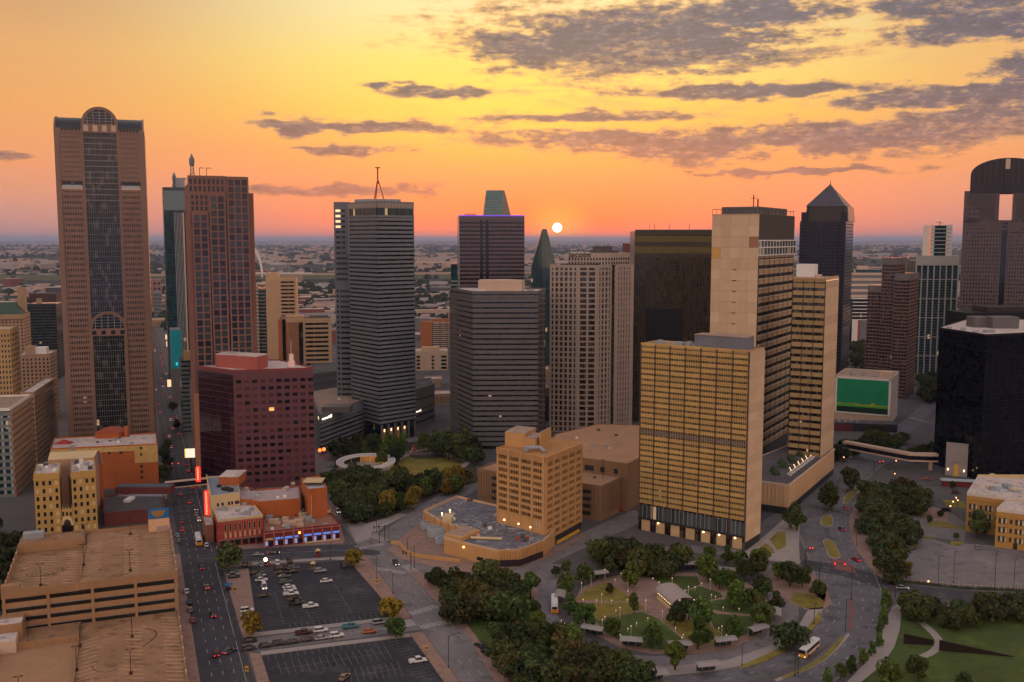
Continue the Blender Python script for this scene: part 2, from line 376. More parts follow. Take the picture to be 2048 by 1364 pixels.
# ---- downtown ground
asph4 = mat('grey_asphalt', (.125, .122, .132), .85, .3, .05, grain=.18, obj=.0, stain=.4, patch=.25)
asph = mat('asphalt', (.052, .052, .060), .85, .3, .05, grain=.18, obj=.0, stain=.35, patch=.35)
asph2 = mat('lot_asphalt', (.034, .035, .042), .85, .5, .05, grain=.2, obj=.0, stain=.3, patch=1.1)
asph3 = mat('worn_asphalt', (.18, .165, .165), .85, .3, .06, grain=.15, obj=.0, stain=.35, patch=.2)
walk = mat('pink_pavement', (.28, .185, .145), .9, .25, .15, grain=.15, obj=.0, stain=.3)
conc = mat('pale_concrete', (.30, .27, .25), .9, .18, .15, grain=.12, obj=.0)
brickp = mat('brick_paving', (.20, .085, .075), .9, .2, .3, obj=.0)
grassm = mat('dry_lawn', (.20, .165, .034), .95, .5, .09, grain=.35, obj=.0, stain=.35, patch=.3)
grassd = mat('green_lawn', (.062, .092, .020), .95, .45, .06, grain=.3, obj=.0, stain=.3, patch=.5)
paint2 = mat('worn_stall_paint', (.17, .165, .165), .8, .45, .6, grain=.4, obj=.0)
paint = mat('road_paint', (.40, .385, .37), .8, .3, .6, grain=.3, obj=.0)
kerbm = mat('kerb_concrete', (.34, .30, .26), .9, obj=.0)
setting('city_pavement', [(-900, 140), (900, 140), (1000, 1500), (-1100, 1500)], -.2, .004, mat('city_concrete', (.095, .088, .088), .9, .35, .03, grain=.2, obj=.0))
def strip(name, line, wd, m, z0=.0, z1=.012, n=6, marks=(), kind=True):
    ln = smooth_line(line, n); mb = MB(); ribbon(mb, ln, wd, 0, z0, z1); o = mk(name, mb.mesh(name, m))
    if kind: tag(o, kind='structure')
    mm = MB()
    for off, st, dl, tw in marks:
        if st is None: ribbon(mm, ln, tw, off, z1, z1 + .006)
        else:
            sh = MB()
            for a, b_ in dashes(ln, st, dl): ribbon(mm, [a, b_], tw, off, z1, z1 + .006)
    if mm.v: mk('lane_markings', mm.mesh('lane_markings', paint), o)
    return o
DA = (math.sin(R0(-21.3)), math.cos(R0(-21.3))); NA = (DA[1], -DA[0]); PA = (-102.9, 305.1)
EA = lambda s, t_: (PA[0] + DA[0] * s + NA[0] * t_, PA[1] + DA[1] * s + NA[1] * t_)      # street grid of the left streets: along, across
DASH = (9, 3, .16)
# pavements (raised 0.12 m) first, as broad blocks; roads lie between them
strip('road', [EA(-110, 7), EA(400, 7), EA(1500, 7)], 15, asph, marks=[(-4, *DASH), (-.8, *DASH), (2.4, *DASH), (5.2, None, 0, .14)])
strip('road', [EA(-120, 77.5), EA(60, 77.5), EA(200, 76)], 13, asph3, marks=[(-2.5, *DASH), (.8, *DASH), (4, *DASH)])
strip('road', [EA(-9.5, 14), EA(-12.5, 72), EA(-13, 90)], 10.5, asph3, z1=.016, marks=[(.3, None, 0, .14)])
strip('road', [at(395, 1118), at(560, 1106), at(760, 1098)], 15, asph, z1=.020, marks=[(0, None, 0, .15), (3.6, 9, 3, .12), (-3.6, 9, 3, .12)])
strip('road', [at(735, 1098), at(800, 1062), at(880, 1005), at(955, 960), at(1000, 925)], 14, asph3, z1=.024, marks=[(-2, *DASH), (2, *DASH)])
strip('road', [at(800, 1128), at(900, 1150), at(1010, 1148), at(1110, 1105), at(1190, 1070), at(1290, 1025)], 13, asph3, z1=.028, marks=[(0, *DASH)])
strip('road', [at(690, 1010), at(655, 945), at(640, 905), at(650, 890)], 12, asph3, z1=.016)
strip('road', [at(640, 930), at(720, 900), at(830, 880), at(930, 862)], 14, asph3, z1=.032)
# loop of the transit circle
loop = [at(1098, 1128), at(1084, 1180), at(1086, 1230), at(1120, 1275), at(1190, 1312), at(1290, 1325), at(1400, 1322), at(1490, 1300), at(1550, 1262), at(1568, 1215), at(1550, 1160), at(1490, 1110)]
strip('road', loop, 10, asph3, z1=.036)
strip('road', [at(1490, 1110), at(1560, 1118), at(1625, 1138)], 9, asph3, z1=.036)
strip('road', [at(1250, 1110), at(1370, 1098), at(1490, 1108)], 9, asph3, z1=.034)
# boulevard on the right: two carriageways
bl1 = [at(1330, 1370), at(1480, 1345), at(1590, 1300), at(1655, 1245), at(1668, 1190), at(1650, 1130), at(1622, 1060), at(1624, 1000), at(1650, 960), at(1700, 925), at(1780, 880), at(1850, 820), at(1880, 780)]
bl2 = [at(1560, 1390), at(1650, 1340), at(1715, 1275), at(1738, 1215), at(1722, 1150), at(1692, 1085), at(1682, 1035), at(1694, 985), at(1730, 940), at(1800, 893)]
strip('road', bl1, 11.5, asph4, z1=.040, marks=[(-1.9, *DASH), (1.9, *DASH), (-5.3, None, 0, .14)])
strip('road', bl2, 11.5, asph4, z1=.044, marks=[(-1.9, *DASH), (1.9, *DASH), (5.3, None, 0, .14)])
strip('road', [at(1600, 1128), at(1700, 1145), at(1820, 1180), at(2048, 1200), at(2200, 1210)], 12, asph, z1=.048, marks=[(0, *DASH), (3, *DASH)])
strip('road', [at(1650, 960), at(1560, 1010), at(1480, 1060)], 7, asph, z1=.028)
def pave(name, pix, m, h=.12, z=None, parent=None, world=False):
    pts = [p if world else at(*p) for p in pix]; return setting(name, pts, 0.0, h, m, parent)
def kerbline(o, pix, world=False):
    pts = [p if world else at(*p) for p in pix]; mb = MB(); ribbon(mb, pts, .35, 0, 0, .16); mk('kerb', mb.mesh('kerb', kerbm), o)
# pavements along the left streets
o = setting('pavement', [EA(-110, -6), EA(-110, -.5), EA(95, -.5), EA(95, -6)], 0, .12, walk)
o = setting('pavement', [EA(-110, 14.6), EA(-110, 18.5), EA(-18, 18.5), EA(-15.4, 15.2)], 0, .12, walk)
o = setting('pavement', [EA(-3, 14.6), EA(-3, 17), EA(72, 17.5), EA(72, 14.6)], 0, .121, walk); o2 = setting('pavement', [EA(20, 17), EA(20, 21), EA(66, 24), EA(66, 17)], 0, .118, walk)
setting('pavement', [EA(-110, 66.5), EA(-110, 70.8), EA(-19.5, 70.8), EA(-19.5, 66.5)], 0, .12, walk)
setting('pavement', [EA(-6.5, 66.5), EA(-6.5, 70.8), EA(66, 70.8), EA(62, 63)], 0, .12, walk)
setting('pavement', [EA(-3.2, 17), EA(-6.6, 66.3), EA(-3.6, 66.3), EA(0, 17)], 0, .119, conc); setting('pavement', [EA(-19, 18.6), EA(-22, 66.3), EA(-19.5, 66.3), EA(-16, 18.6)], 0, .119, conc)
setting('pavement', [at(470, 1127), at(700, 1113), at(735, 1122), at(660, 1119), at(470, 1133)], 0, .12, conc)
setting('pavement', [at(432, 1101), at(684, 1087), at(690, 1079), at(432, 1093)], 0, .12, walk)
setting('pavement', [at(662, 1000), at(690, 1080), at(684, 1090), at(652, 1010)], 0, .121, walk)
setting('pavement', [at(672, 1002), at(745, 1062), at(738, 1078), at(712, 1085), at(690, 1040)], 0, .12, conc)
setting('pavement', [at(775, 1100), at(845, 1040), at(905, 1060), at(990, 1135), at(1085, 1110), at(1165, 1068), at(1172, 1072), at(1090, 1118), at(1000, 1146), at(900, 1142), at(800, 1118)], 0, .12, walk)
setting('pavement', [at(820, 1140), at(890, 1158), at(1000, 1158), at(1080, 1150), at(1076, 1180), at(1074, 1232), at(1105, 1278), at(1040, 1364), at(990, 1364), at(930, 1262), at(880, 1212), at(830, 1160)], 0, .12, walk)
setting('lawn', [at(870, 1165), at(1000, 1168), at(1060, 1170), at(1064, 1230), at(1090, 1280), at(1040, 1350), at(1000, 1340), at(950, 1270), at(895, 1200)], .1, .17, grassd)
setting('lawn', [at(878, 1190), at(905, 1185), at(918, 1202), at(900, 1206)], .1, .19, grassm)
setting('lawn', [at(1030, 1200), at(1068, 1195), at(1070, 1240), at(1052, 1250)], .1, .19, grassd)
# transit circle
circ = [CD(430 + 0, 560), CD(470, 700), CD(600, 830), CD(800, 930), CD(1030, 975), CD(1270, 980), CD(1500, 965), CD(1700, 920), CD(1860, 850), CD(1960, 740), CD(1970, 600), CD(1900, 480), CD(1750, 400), CD(1560, 350), CD(1350, 340), CD(1100, 330), CD(860, 340), CD(620, 390), CD(480, 460)]
tc_ = setting('transit_plaza', [at(*p) for p in circ], 0, .13, walk)
def lawn_(pts, m):
    P_ = [at(*CD(*p)) for p in pts]; cx = sum(p[0] for p in P_) / len(P_); cy_ = sum(p[1] for p in P_) / len(P_); lawn_.z += .002
    return setting('lawn', [(cx + (x - cx) * 1.13, cy_ + (y - cy_) * 1.13) for x, y in P_], .1, lawn_.z, m)
lawn_.z = .19
lawn_([(470, 545), (540, 470), (690, 420), (760, 470), (890, 560)], grassm); lawn_([(470, 585), (880, 582), (960, 620), (800, 665), (620, 700), (520, 660)], grassm)
lawn_([(630, 720), (860, 672), (950, 660), (1070, 712), (930, 760), (800, 860), (690, 800)], grassd); lawn_([(830, 870), (945, 775), (1090, 725), (1300, 905), (1100, 935), (930, 915)], grassd)
lawn_([(1050, 370), (1380, 375), (1400, 430), (1240, 495)], grassd); lawn_([(1270, 505), (1420, 455), (1560, 500), (1580, 530), (1440, 558), (1350, 565)], grassd)
lawn_([(1400, 590), (1590, 556), (1820, 560), (1830, 660), (1600, 640)], grassd); lawn_([(1500, 670), (1830, 695), (1800, 800), (1660, 860), (1540, 760)], grassd); lawn_([(1150, 720), (1400, 720), (1530, 780), (1640, 870), (1380, 900)], grassm)
for k, (x, y) in enumerate([(1310, 880), (1600, 940)]): pass
setting('pavement', [at(1180, 1338), at(1330, 1352), at(1430, 1342), at(1490, 1330), at(1560, 1300), at(1640, 1240), at(1652, 1190), at(1640, 1150), at(1625, 1205), at(1595, 1255), at(1540, 1292), at(1450, 1322), at(1330, 1334), at(1200, 1322)], 0, .12, conc)
setting('verge', [at(1480, 1333), at(1560, 1297), at(1610, 1262), at(1640, 1222), at(1644, 1240), at(1600, 1285), at(1540, 1320), at(1485, 1338)], .1, .18, grassm)
setting('lawn', [at(*CE(300, 380)), at(*CE(420, 440)), at(*CE(540, 430)), at(*CE(560, 390)), at(*CE(480, 330)), at(*CE(330, 320))], 0, .16, grassm)
setting('pavement', [at(*CE(60, 230)), at(*CE(300, 390)), at(*CE(420, 448)), at(*CE(560, 440)), at(*CE(612, 400)), at(*CE(560, 260)), at(*CE(440, 150)), at(*CE(250, 150))], 0, .12, walk)
# medians of the boulevard
def median(pts, m=grassm, rim=conc):
    P_ = [at(*p) for p in pts]; o = setting('median', P_, 0, .15, rim); cx = sum(p[0] for p in P_) / len(P_); cy_ = sum(p[1] for p in P_) / len(P_)
    mk('median_grass', MB().prism([(cx + (x - cx) * .86, cy_ + (y - cy_) * .9) for x, y in P_], .1, .2).mesh('median_grass', m), o)
median([CF(*p) for p in ((520, 700), (545, 640), (600, 630), (625, 660), (615, 715), (570, 730))]); median([CF(*p) for p in ((540, 830), (570, 812), (630, 840), (680, 950), (640, 968), (590, 950))])
median([CF(*p) for p in ((700, 500), (790, 430), (830, 440), (740, 545), (690, 555))]); median([CE(*p) for p in ((735, 620), (745, 640), (660, 740), (560, 830), (400, 910), (200, 985), (180, 970), (380, 890), (540, 800), (650, 700))])
o = setting('median', [at(*CE(*p)) for p in ((740, 375), (765, 375), (778, 470), (755, 600), (728, 610), (752, 480))], 0, .15, brickp)
o = setting('median', [at(*CF(*p)) for p in ((595, 975), (700, 965), (760, 1010), (800, 1075), (640, 1040))], 0, .14, brickp)
# hotel corner, pavement and lawns
setting('pavement', [at(1490, 1104), at(1532, 1070), at(1572, 1034), at(1600, 1045), at(1598, 1090), at(1600, 1128), at(1570, 1124), at(1500, 1118)], 0, .12, conc)
for pts in (((145, 820), (200, 765), (265, 760), (270, 870), (205, 900)), ((60, 890), (120, 850), (165, 880), (185, 920), (120, 935))): setting('lawn', [at(*CF(*p)) for p in pts], .1, .17, grassm)
# east side: pavement, parking lot, school grounds
setting('pavement', [at(*CF(*p)) for p in ((745, 640), (740, 720), (760, 820), (800, 900), (880, 1010), (940, 1080), (1010, 1120), (1100, 1110), (1000, 900), (940, 760), (900, 640), (880, 560), (800, 560))], 0, .12, walk)
lot = setting('parking_lot', [at(*CF(*p)) for p in ((1130, 900), (1290, 790), (1500, 860), (1620, 850), (2300, 900), (2400, 1170), (1900, 1170), (1560, 1160), (1230, 1120), (1120, 1080))], 0, .052, asph3)
def stall_lines(o, rows, z=.058, tw=.13):
    mm = MB()
    for (a, b_, n, ln, mid) in rows:
        a, b_ = at(*a), at(*b_); dx, dy = b_[0] - a[0], b_[1] - a[1]; L = math.hypot(dx, dy); nx, ny = -dy / L, dx / L
        if mid: ribbon(mm, [a, b_], tw, 0, z, z + .004)
        for i in range(n + 1):
            p = (a[0] + dx * i / n, a[1] + dy * i / n); q2 = (p[0] + nx * ln, p[1] + ny * ln); q1 = (p[0] - nx * ln, p[1] - ny * ln) if mid else p
            ribbon(mm, [q1, q2], tw, 0, z, z + .006)
    mk('stall_lines', mm.mesh('stall_lines', paint2), o)
stall_lines(lot, [(CF(1340, 1010), CF(2050, 1090), 22, 5, True), (CF(1520, 925), CF(2050, 985), 18, 5, True), (CF(1620, 865), CF(2050, 900), 16, -4.6, False), (CF(1150, 890), CF(1140, 1060), 8, 5, False)])
o = setting('parking_lot', [at(*CF(*p)) for p in ((1160, 660), (1290, 560), (1470, 600), (1620, 700), (1600, 830), (1250, 790))], 0, .048, asph3)
stall_lines(o, [(CF(1290, 740), CF(1600, 790), 9, 4.5, True)])
setting('pavement', [at(*CF(*p)) for p in ((1220, 640), (1290, 565), (1480, 600), (1480, 690), (1400, 700))], 0, .10, walk)
for pts in (((1290, 715), (1400, 680), (1620, 735), (1600, 745)), ((1440, 520), (1600, 540), (1620, 590), (1470, 570)), ((1500, 830), (1620, 840), (1560, 870), (1500, 860)), ((1250, 790), (1390, 812), (1360, 822), (1260, 805)), ((1190, 850), (1250, 850), (1270, 880), (1200, 880))): setting('lawn', [at(*CF(*p)) for p in pts], 0, .16, grassm)
# park on the lower right
setting('lawn', [at(*CE(*p)) for p in ((1130, 490), (1190, 485), (1650, 440), (2300, 520), (2400, 1200), (1100, 1100), (830, 990), (980, 870), (1080, 730), (1120, 600))], 0, .16, grassd)
setting('pavement', [at(*CE(*p)) for p in ((1060, 430), (1190, 350), (1640, 440), (1180, 485), (1130, 492), (1118, 600), (1078, 730), (975, 870), (820, 1000), (700, 1010), (860, 850), (960, 700), (1010, 560), (1040, 470))], 0, .125, conc)
strip('path', [at(*CE(*p)) for p in ((1190, 480), (1300, 560), (1385, 640), (1415, 700), (1370, 760), (1290, 800))], 2.6, conc, 0, .18)
setting('parking_lot', [EA(-110, 18.6), EA(-110, 66.4), EA(-22.2, 66.4), EA(-19.2, 18.6)], 0, .030, asph2); l2_ = bpy.data.objects['parking_lot.002'] if 'parking_lot.002' in bpy.data.objects else None
lot1 = setting('parking_lot', [EA(.2, 17), EA(-3.4, 66.3), EA(61.5, 63), EA(68, 24), EA(66, 17.6)], 0, .030, asph2)
z = .036
stall_lines(lot1, [(CB(610, 510), CB(685, 770), 12, 5, True), (CB(790, 480), CB(905, 725), 12, 5, True), (CB(1060, 370), CB(1240, 680), 16, 5.2, True), (CB(1320, 330), CB(1500, 690), 18, -5, False), (CB(740, 800), CB(1500, 710), 16, 4, False), (CB(310, 560), CB(345, 720), 8, -4.5, False)], z)
if l2_: stall_lines(l2_, [(CB(430, 1035), CB(1590, 870), 20, -5, False), (CB(655, 1140), CB(1540, 1000), 16, 5, True), (CB(1230, 1190), CB(1640, 1140), 8, 5, True), (CB(1640, 880), CB(1960, 1230), 16, -5, False), (CB(350, 1080), CB(400, 1240), 7, -5, False)], z)
# crosswalks
def zebra(a, b_, n, ln, tw=.6, z=.062):
    mm = MB(); a, b_ = at(*a), at(*b_); dx, dy = b_[0] - a[0], b_[1] - a[1]; L = math.hypot(dx, dy); nx, ny = -dy / L * ln / 2, dx / L * ln / 2
    for i in range(n):
        p = (a[0] + dx * (i + .5) / n, a[1] + dy * (i + .5) / n); ribbon(mm, [(p[0] - nx, p[1] - ny), (p[0] + nx, p[1] + ny)], tw, 0, z, z + .004)
    o = mk('crosswalk', mm.mesh('crosswalk', paint)); tag(o, kind='structure')
for a, b_, n, ln in ((CC(140, 365), CC(330, 330), 9, 3), (CC(230, 260), CC(350, 310), 9, 4), (CC(255, 510), CC(490, 548), 10, 3.2), (CC(490, 490), CC(560, 540), 8, 4), (CC(525, 855), CC(725, 795), 9, 3.4), (CC(480, 900), CC(535, 945), 7, 4), (CC(600, 955), CC(830, 912), 11, 3.4), (CC(785, 820), CC(860, 815), 5, 3.5), (CI(760, 830), CI(950, 880), 10, 4), (CF(460, 1040), CF(610, 1180), 0, 0)): 
    if n: zebra(a, b_, n, ln)
# green belt and expressway far behind
setting('floodplain', [(-2200, 3000), (600, 3350), (3800, 4350), (3800, 5000), (600, 3950), (-2200, 3450)], -.2, .3, mat('levee_grass', (.075, .085, .040), .95, .4, .006, obj=0))
for k, (ln, wd) in enumerate((([(-1000, 1500), (-640, 2050), (-560, 2500), (-900, 3000)], 46), ([(-900, 2250), (-500, 2150), (200, 2250), (900, 2500)], 22), ([(-760, 1750), (-300, 1650), (300, 1750), (900, 1650)], 18), ([(-1500, 3300), (200, 3650), (2600, 4700)], 26))):
    strip('expressway', ln, wd, mat('pale_road_concrete', (.42, .31, .25), .9, .15, .02, obj=0), 4, 7.5 + k, 8)
# park in the middle
setting('park_ground', [at(*CG(*p)) for p in ((230, 720), (480, 1020), (640, 1090), (900, 960), (1150, 800), (1500, 690), (1720, 640), (1700, 440), (1600, 250), (1100, 220), (700, 260), (250, 430))], 0, .10, mat('park_soil', (.05, .045, .025), .95, .3, .1, obj=0))
setting('lawn', [at(*CG(*p)) for p in ((850, 470), (1010, 375), (1080, 400), (1280, 400), (1400, 380), (1600, 440), (1540, 500), (1560, 560), (1400, 600), (1000, 620), (900, 540))], .05, .18, grassm)
strip('path', [at(*CG(*p)) for p in ((860, 440), (960, 380), (1050, 330), (1200, 310), (1330, 325), (1450, 380), (1600, 430), (1560, 480), (1500, 500))], 3.5, conc, 0, .2)
setting('pavement', [at(*CG(*p)) for p in ((500, 1080), (700, 1030), (900, 960), (1000, 970), (760, 1090), (700, 1140), (560, 1140))], 0, .13, conc)
# ================================================================== towers
brown = mat('brown_granite', (.235, .148, .118), .7, .12, .12, streak=.06)
brown2 = mat('rose_granite', (.23, .115, .092), .6, .12, .12, streak=.06)
dgrey = mat('grey_metal_panel', (.155, .168, .200), .5, .14, .08, streak=.12)
dgrey2 = mat('charcoal_panel', (.125, .120, .125), .55, .16, .08, streak=.12)
tan = mat('tan_stone', (.60, .40, .235), .85, .1, .1, streak=.08)
tan2 = mat('buff_stone', (.50, .33, .20), .85, .12, .1, streak=.1)
yel = mat('yellow_panel', (.50, .315, .105), .6, .16, .1, streak=.08, obj=.18)
cream = mat('cream_concrete', (.56, .42, .32), .85, .1, .15, streak=.08)
purp = mat('purple_granite', (.115, .040, .052), .38, .14, .1, spec=.5)
black = mat('black_metal', (.006, .007, .010), .5, .2, .1, spec=.2)
dark = mat('dark_frame', (.03, .03, .035), .5)
roofm = mat('roof_gravel', (.34, .25, .19), .95, .25, .12, grain=.25, stain=.4)
roofw = mat('pale_membrane_roof', (.55, .47, .43), .9, .25, .12, grain=.2, stain=.45)
roofd = mat('dark_roof', (.09, .085, .09), .95, .3, .15, grain=.3, stain=.3, patch=.6)
metal = mat('galvanised_metal', (.28, .30, .33), .5, .2, .5, spec=.4)
rust = mat('rust_red_steel', (.33, .08, .04), .6)
white = mat('white_paint', (.72, .70, .68), .6, .06, .3)
g_dark = glass('dark_glass', (.012, .016, .022), lit=.0004, blind=.10)
g_navy = glass('navy_glass', (.008, .012, .022), lit=.0005)
g_teal = glass('teal_glass', (.012, .045, .055), (2.3, 2.3, 3.9), .0005, spec=.6)
g_pure = glass('plum_glass', (.022, .010, .020), (1.6, 1.6, 2.0), .0008, rough=.08, spec=.7)
g_gold = glass('bronze_glass', (.085, .058, .020), (1.1, 1.1, 3.6), .0005, rough=.2, var=.95)  # amber reflections are put into the glass colour, varied cell by cell
g_blk = glass('black_mirror_glass', (.003, .004, .008), (3, 3, 4), 0, rough=.08, spec=.28, var=.12)
g_brn = glass('brown_glass', (.022, .014, .010), (1.0, 1.0, 3.3), .0005, blind=.24)
lampw = glow('warm_lamp', (1, .62, .26), 9)
lamps = glow('soft_warm_lamp', (1, .60, .28), 3)

# --- tall tower with the vaulted top
B = bld('vaulted_tower', 'tall brown granite tower with arched crown and glass centre strip, far left', 'skyscraper', 107, 287, 256, 575, 19.5, 34)
core(B, g_dark); w_ = B.w; c0, c1 = .315 * w_, .70 * w_
zs, zt = B.z(379), B.z(262)
for (a, b) in ((.055 * w_, .295 * w_), (.715 * w_, .945 * w_)):
    fac(B, B.F, 0, zs, 48, 9, .54, .45, brown, .62 * (b - a) / 12, .42, brown, a, b)
    fac(B, B.F, B.z(361), zt, 10, 10, .70, .45, brown, .9 * (b - a) / 14, .42, brown, a, b)
    wb(B, B.F, 'sky_window', mat('pale_blue_metal', (.32, .40, .46), .35, spec=.6), a + .4, b - a - .8, zs + 1.6, B.z(370) - zs - 1.4, .12)
    wb(B, B.F, 'window_sill', cream, a + .2, b - a - .4, zs + .3, 1.2, .5)
for a, b, t in ((0, .057, .9), (.293, .322, .7), (.692, .717, .7), (.943, 1.0, .9)):
    wb(B, B.F, 'pilaster', brown, a * w_, (b - a) * w_, 0, zt + 2, t, -.05)
wb(B, B.F, 'frieze', brown, 0, w_, zt - .5, B.h - zt + .4, .62, -.05)
for i in range(6):
    for a in (.08, .73): wb(B, B.F, 'window', g_dark, (a + .037 * i) * w_, .024 * w_, zt + .6, 1.8, .1, .55)
nmul = 15
for i in range(nmul + 1): wb(B, B.F, 'mullion', mat('steel_mullion', (.20, .21, .22), .5), c0 + (c1 - c0) * i / nmul - .06 + .3, .12, 0, zt, .16)
for i in range(58): wb(B, B.F, 'transom', MATS['steel_mullion'], c0 + .2, c1 - c0 - .4, i * zt / 58, .16 if i < 46 else .45, .2)
fac(B, B.R, 0, zt, 52, 12, .56, .35, brown, 1.6, .34, brown)
# vaulted roof
n = 12; prof = [(B.d * .5 * (1 - math.cos(math.pi / 2 * i / n)), (B.z(228) - B.h) * math.sin(math.pi / 2 * i / n)) for i in range(n + 1)]
prof += [(B.d - y, z) for y, z in prof[-2::-1]]
def vault(x0, x1, up): 
    mb = MB(); m = len(prof)
    vs = [(x0, y, B.h + z + (up if 0 < i < m - 1 else 0)) for i, (y, z) in enumerate(prof)] + [(x1, y, B.h + z + (up if 0 < i < m - 1 else 0)) for i, (y, z) in enumerate(prof)]
    return mb.add(vs, [(i, m + i, m + i + 1, i + 1) for i in range(m - 1)] + [tuple(range(m)), tuple(range(2 * m - 1, m - 1, -1))])
part(B, 'vault_roof', vault(.9, w_ - .9, 0), mat('slate_roof_metal', (.022, .026, .032), .4, spec=.5))
part(B, 'gable', vault(0, .95, .5), brown); part(B, 'gable', vault(w_ - .95, w_, .5), brown)
cx = (c0 + c1) / 2; ra = (c1 - c0) / 2 + .6; cz = B.z(245)
def archhead(cx, cz, ra, y0, y1, name, gm):
    part(B, name, arch(cx, cz, ra, ra - 1.7, y0, y1), brown)
    part(B, 'arch_glazing', arch(cx, cz, ra - 1.7, .05, y0 + .5, y1), gm)
    for i in range(1, 6):
        x = cx - ra + 2 * ra * i / 6; hh = math.sqrt(max((ra - 1.6) ** 2 - (x - cx) ** 2, 0)); blk(B, 'mullion', metal, x - .14, x + .14, y0 + .25, y0 + .6, cz, cz + hh)
    for i in range(1, 5):
        z = (ra - 1.7) * i / 5; hw = math.sqrt(max((ra - 1.7) ** 2 - z * z, 0)); blk(B, 'transom', metal, cx - hw, cx + hw, y0 + .3, y0 + .6, cz + z - .1, cz + z + .1)
archhead(cx, cz, ra, -.9, B.d * .45, 'crown_arch', g_navy)
wb(B, B.F, 'arch_base', brown, cx - ra, 2 * ra, zt - .3, cz - zt + .4, .95, -.05)
for i in range(4): wb(B, B.F, 'window', cream, cx - ra + 2 * ra * (i + .5) / 4 - 1.3, 2.6, zt + .6, cz - zt - 1.3, .12, .86)
rb = ra + .5; zb = B.z(660)
archhead(cx, zb, rb, -1.3, 0, 'lower_arch', g_navy)
wb(B, B.F, 'arch_base', brown, cx - rb, 2 * rb, B.z(674), zb - B.z(674) + .3, 1.35, -.05)
for i in range(4): wb(B, B.F, 'window', g_dark, cx - rb + 2 * rb * (i + .5) / 4 - 1.2, 2.4, B.z(671), 2.3, .1, 1.27)
for s_ in (cx - rb, cx + rb - 1.8): wb(B, B.F, 'pilaster', brown, s_, 1.8, 0, B.z(674) + .2, 1.3, -.05)

# --- teal glass tower with two lattice masts
B = bld('mast_tower', 'dark teal glass tower with lattice masts standing behind the brown stepped tower', 'skyscraper', 325, 352, 374, 900, 21, 40)
B.w += 14; B.R = (B.w, 0, math.pi / 2, B.d)
core(B, g_teal)
for i in range(7): wb(B, B.F, 'fin', cream if i in (6,) else metal, B.w * (.35 + .048 * i), .5 if i < 6 else 1.3, 0, B.z(425), .5)
for i in range(60): wb(B, B.F, 'transom', dark, 0, B.w, B.h * i / 60, .5, .1)
wb(B, B.F, 'crown_panel', mat('pale_teal_panel', (.16, .22, .24), .5), .5, B.w - 1, B.z(420), B.h - B.z(420) - 3, .4)
blk(B, 'plant_room', metal, B.w * .45, B.w * 1.2, 4, 24, B.h, B.h + 9)
def lattice(B, name, x, y, z0, z1, r, m, bulb=True):
    mb = MB(); k = 6
    for sx_ in (-1, 1):
        for sy in (-1, 1): mb.tube((x + sx_ * r, y + sy * r, z0), (x + sx_ * r * .5, y + sy * r * .5, z1), .35, 4)
    for i in range(k):
        a, b = i / k, (i + 1) / k; ra_, rb_ = r * (1 - .5 * a), r * (1 - .5 * b); za, zb_ = z0 + (z1 - z0) * a, z0 + (z1 - z0) * b
        for sy in (-1, 1):
            mb.tube((x - ra_, y + sy * ra_, za), (x + rb_, y + sy * rb_, zb_), .2, 4); mb.tube((x + ra_, y + sy * ra_, za), (x - rb_, y + sy * rb_, zb_), .2, 4)
            mb.tube((x - rb_, y + sy * rb_, zb_), (x + rb_, y + sy * rb_, zb_), .2, 4)
    part(B, name, mb, m)
    if bulb:
        mb = MB(); mb.frus([(x + 2.0 * r * math.cos(t), y + 2.0 * r * math.sin(t)) for t in [i * math.pi / 4 for i in range(8)]], z1, [(x + .9 * r * math.cos(t), y + .9 * r * math.sin(t)) for t in [i * math.pi / 4 for i in range(8)]], z1 + 3 * r) if False else mb.tube((x, y, z1), (x, y, z1 + 2.2 * r), r * .8, 8, r * 1.0).tube((x, y, z1 + 2.2 * r), (x, y, z1 + 4.5 * r), r * 1.0, 8, .15)
        part(B, 'mast_tip', mb, m)
lattice(B, 'mast', B.w * .42, 12, B.h, B.z(352) - 4, 1.9, dgrey)
lattice(B, 'mast', B.w * 1.05, 14, B.h, B.z(324) - 2, 2.6, dgrey)

# --- brown stepped tower
B = bld('stepped_granite_tower', 'reddish brown granite tower with stepped top behind the plum building', 'skyscraper', 376, 496, 352, 520, 21, 40)
S = lambda px: B.s(px, 500)
core(B, g_dark); roof(B, roofd)
gp = [glass('pane_blue', (.020, .034, .044), (9, 9, 9), 0, var=.2), glass('pane_dim', (.010, .013, .018), (9, 9, 9), 0, var=.2), glass('pane_grey', (.036, .050, .058), (9, 9, 9), 0, var=.2)]
def step(name, x0, x1, top, n0, cols, rows, punched=False):
    zt = B.z(top); xs = [x0 + (x1 - x0) * i / cols for i in range(cols + 1)]
    part(B, name, MB().box(x0, x1, -n0, 2, 0, zt), brown2)
    Wl = (0, 0, 0, B.w)
    panes(B, Wl, 1.5, zt - 1.2, rows, cols, .84, .80, gp, x0 + .4, x1 - .4, .12, n0)
    for i in range(rows + 1): wb(B, Wl, 'spandrel', brown2, x0, x1 - x0, 1.5 + (zt - 2.7) * i / rows - .25, .5, .30, n0)
    for i in range(cols + 1): wb(B, Wl, 'pier', brown2, x0 + .4 + (x1 - x0 - .8) * i / cols - .4, .8, 0, zt + .02, .36, n0)
wd = B.w
step('lower_step', .04 * wd, .31 * wd, 424, 1.7, 2, 38)
step('middle_step', .33 * wd, .60 * wd, 386, 1.2, 2, 40)
step('upper_step', .63 * wd, 1.0 * wd, 352, .8, 3, 44)
zt1 = B.z(386)
part(B, 'upper_wall', MB().box(-.2, .62 * wd, -.35, 1, B.z(424), B.h + .4), brown2)
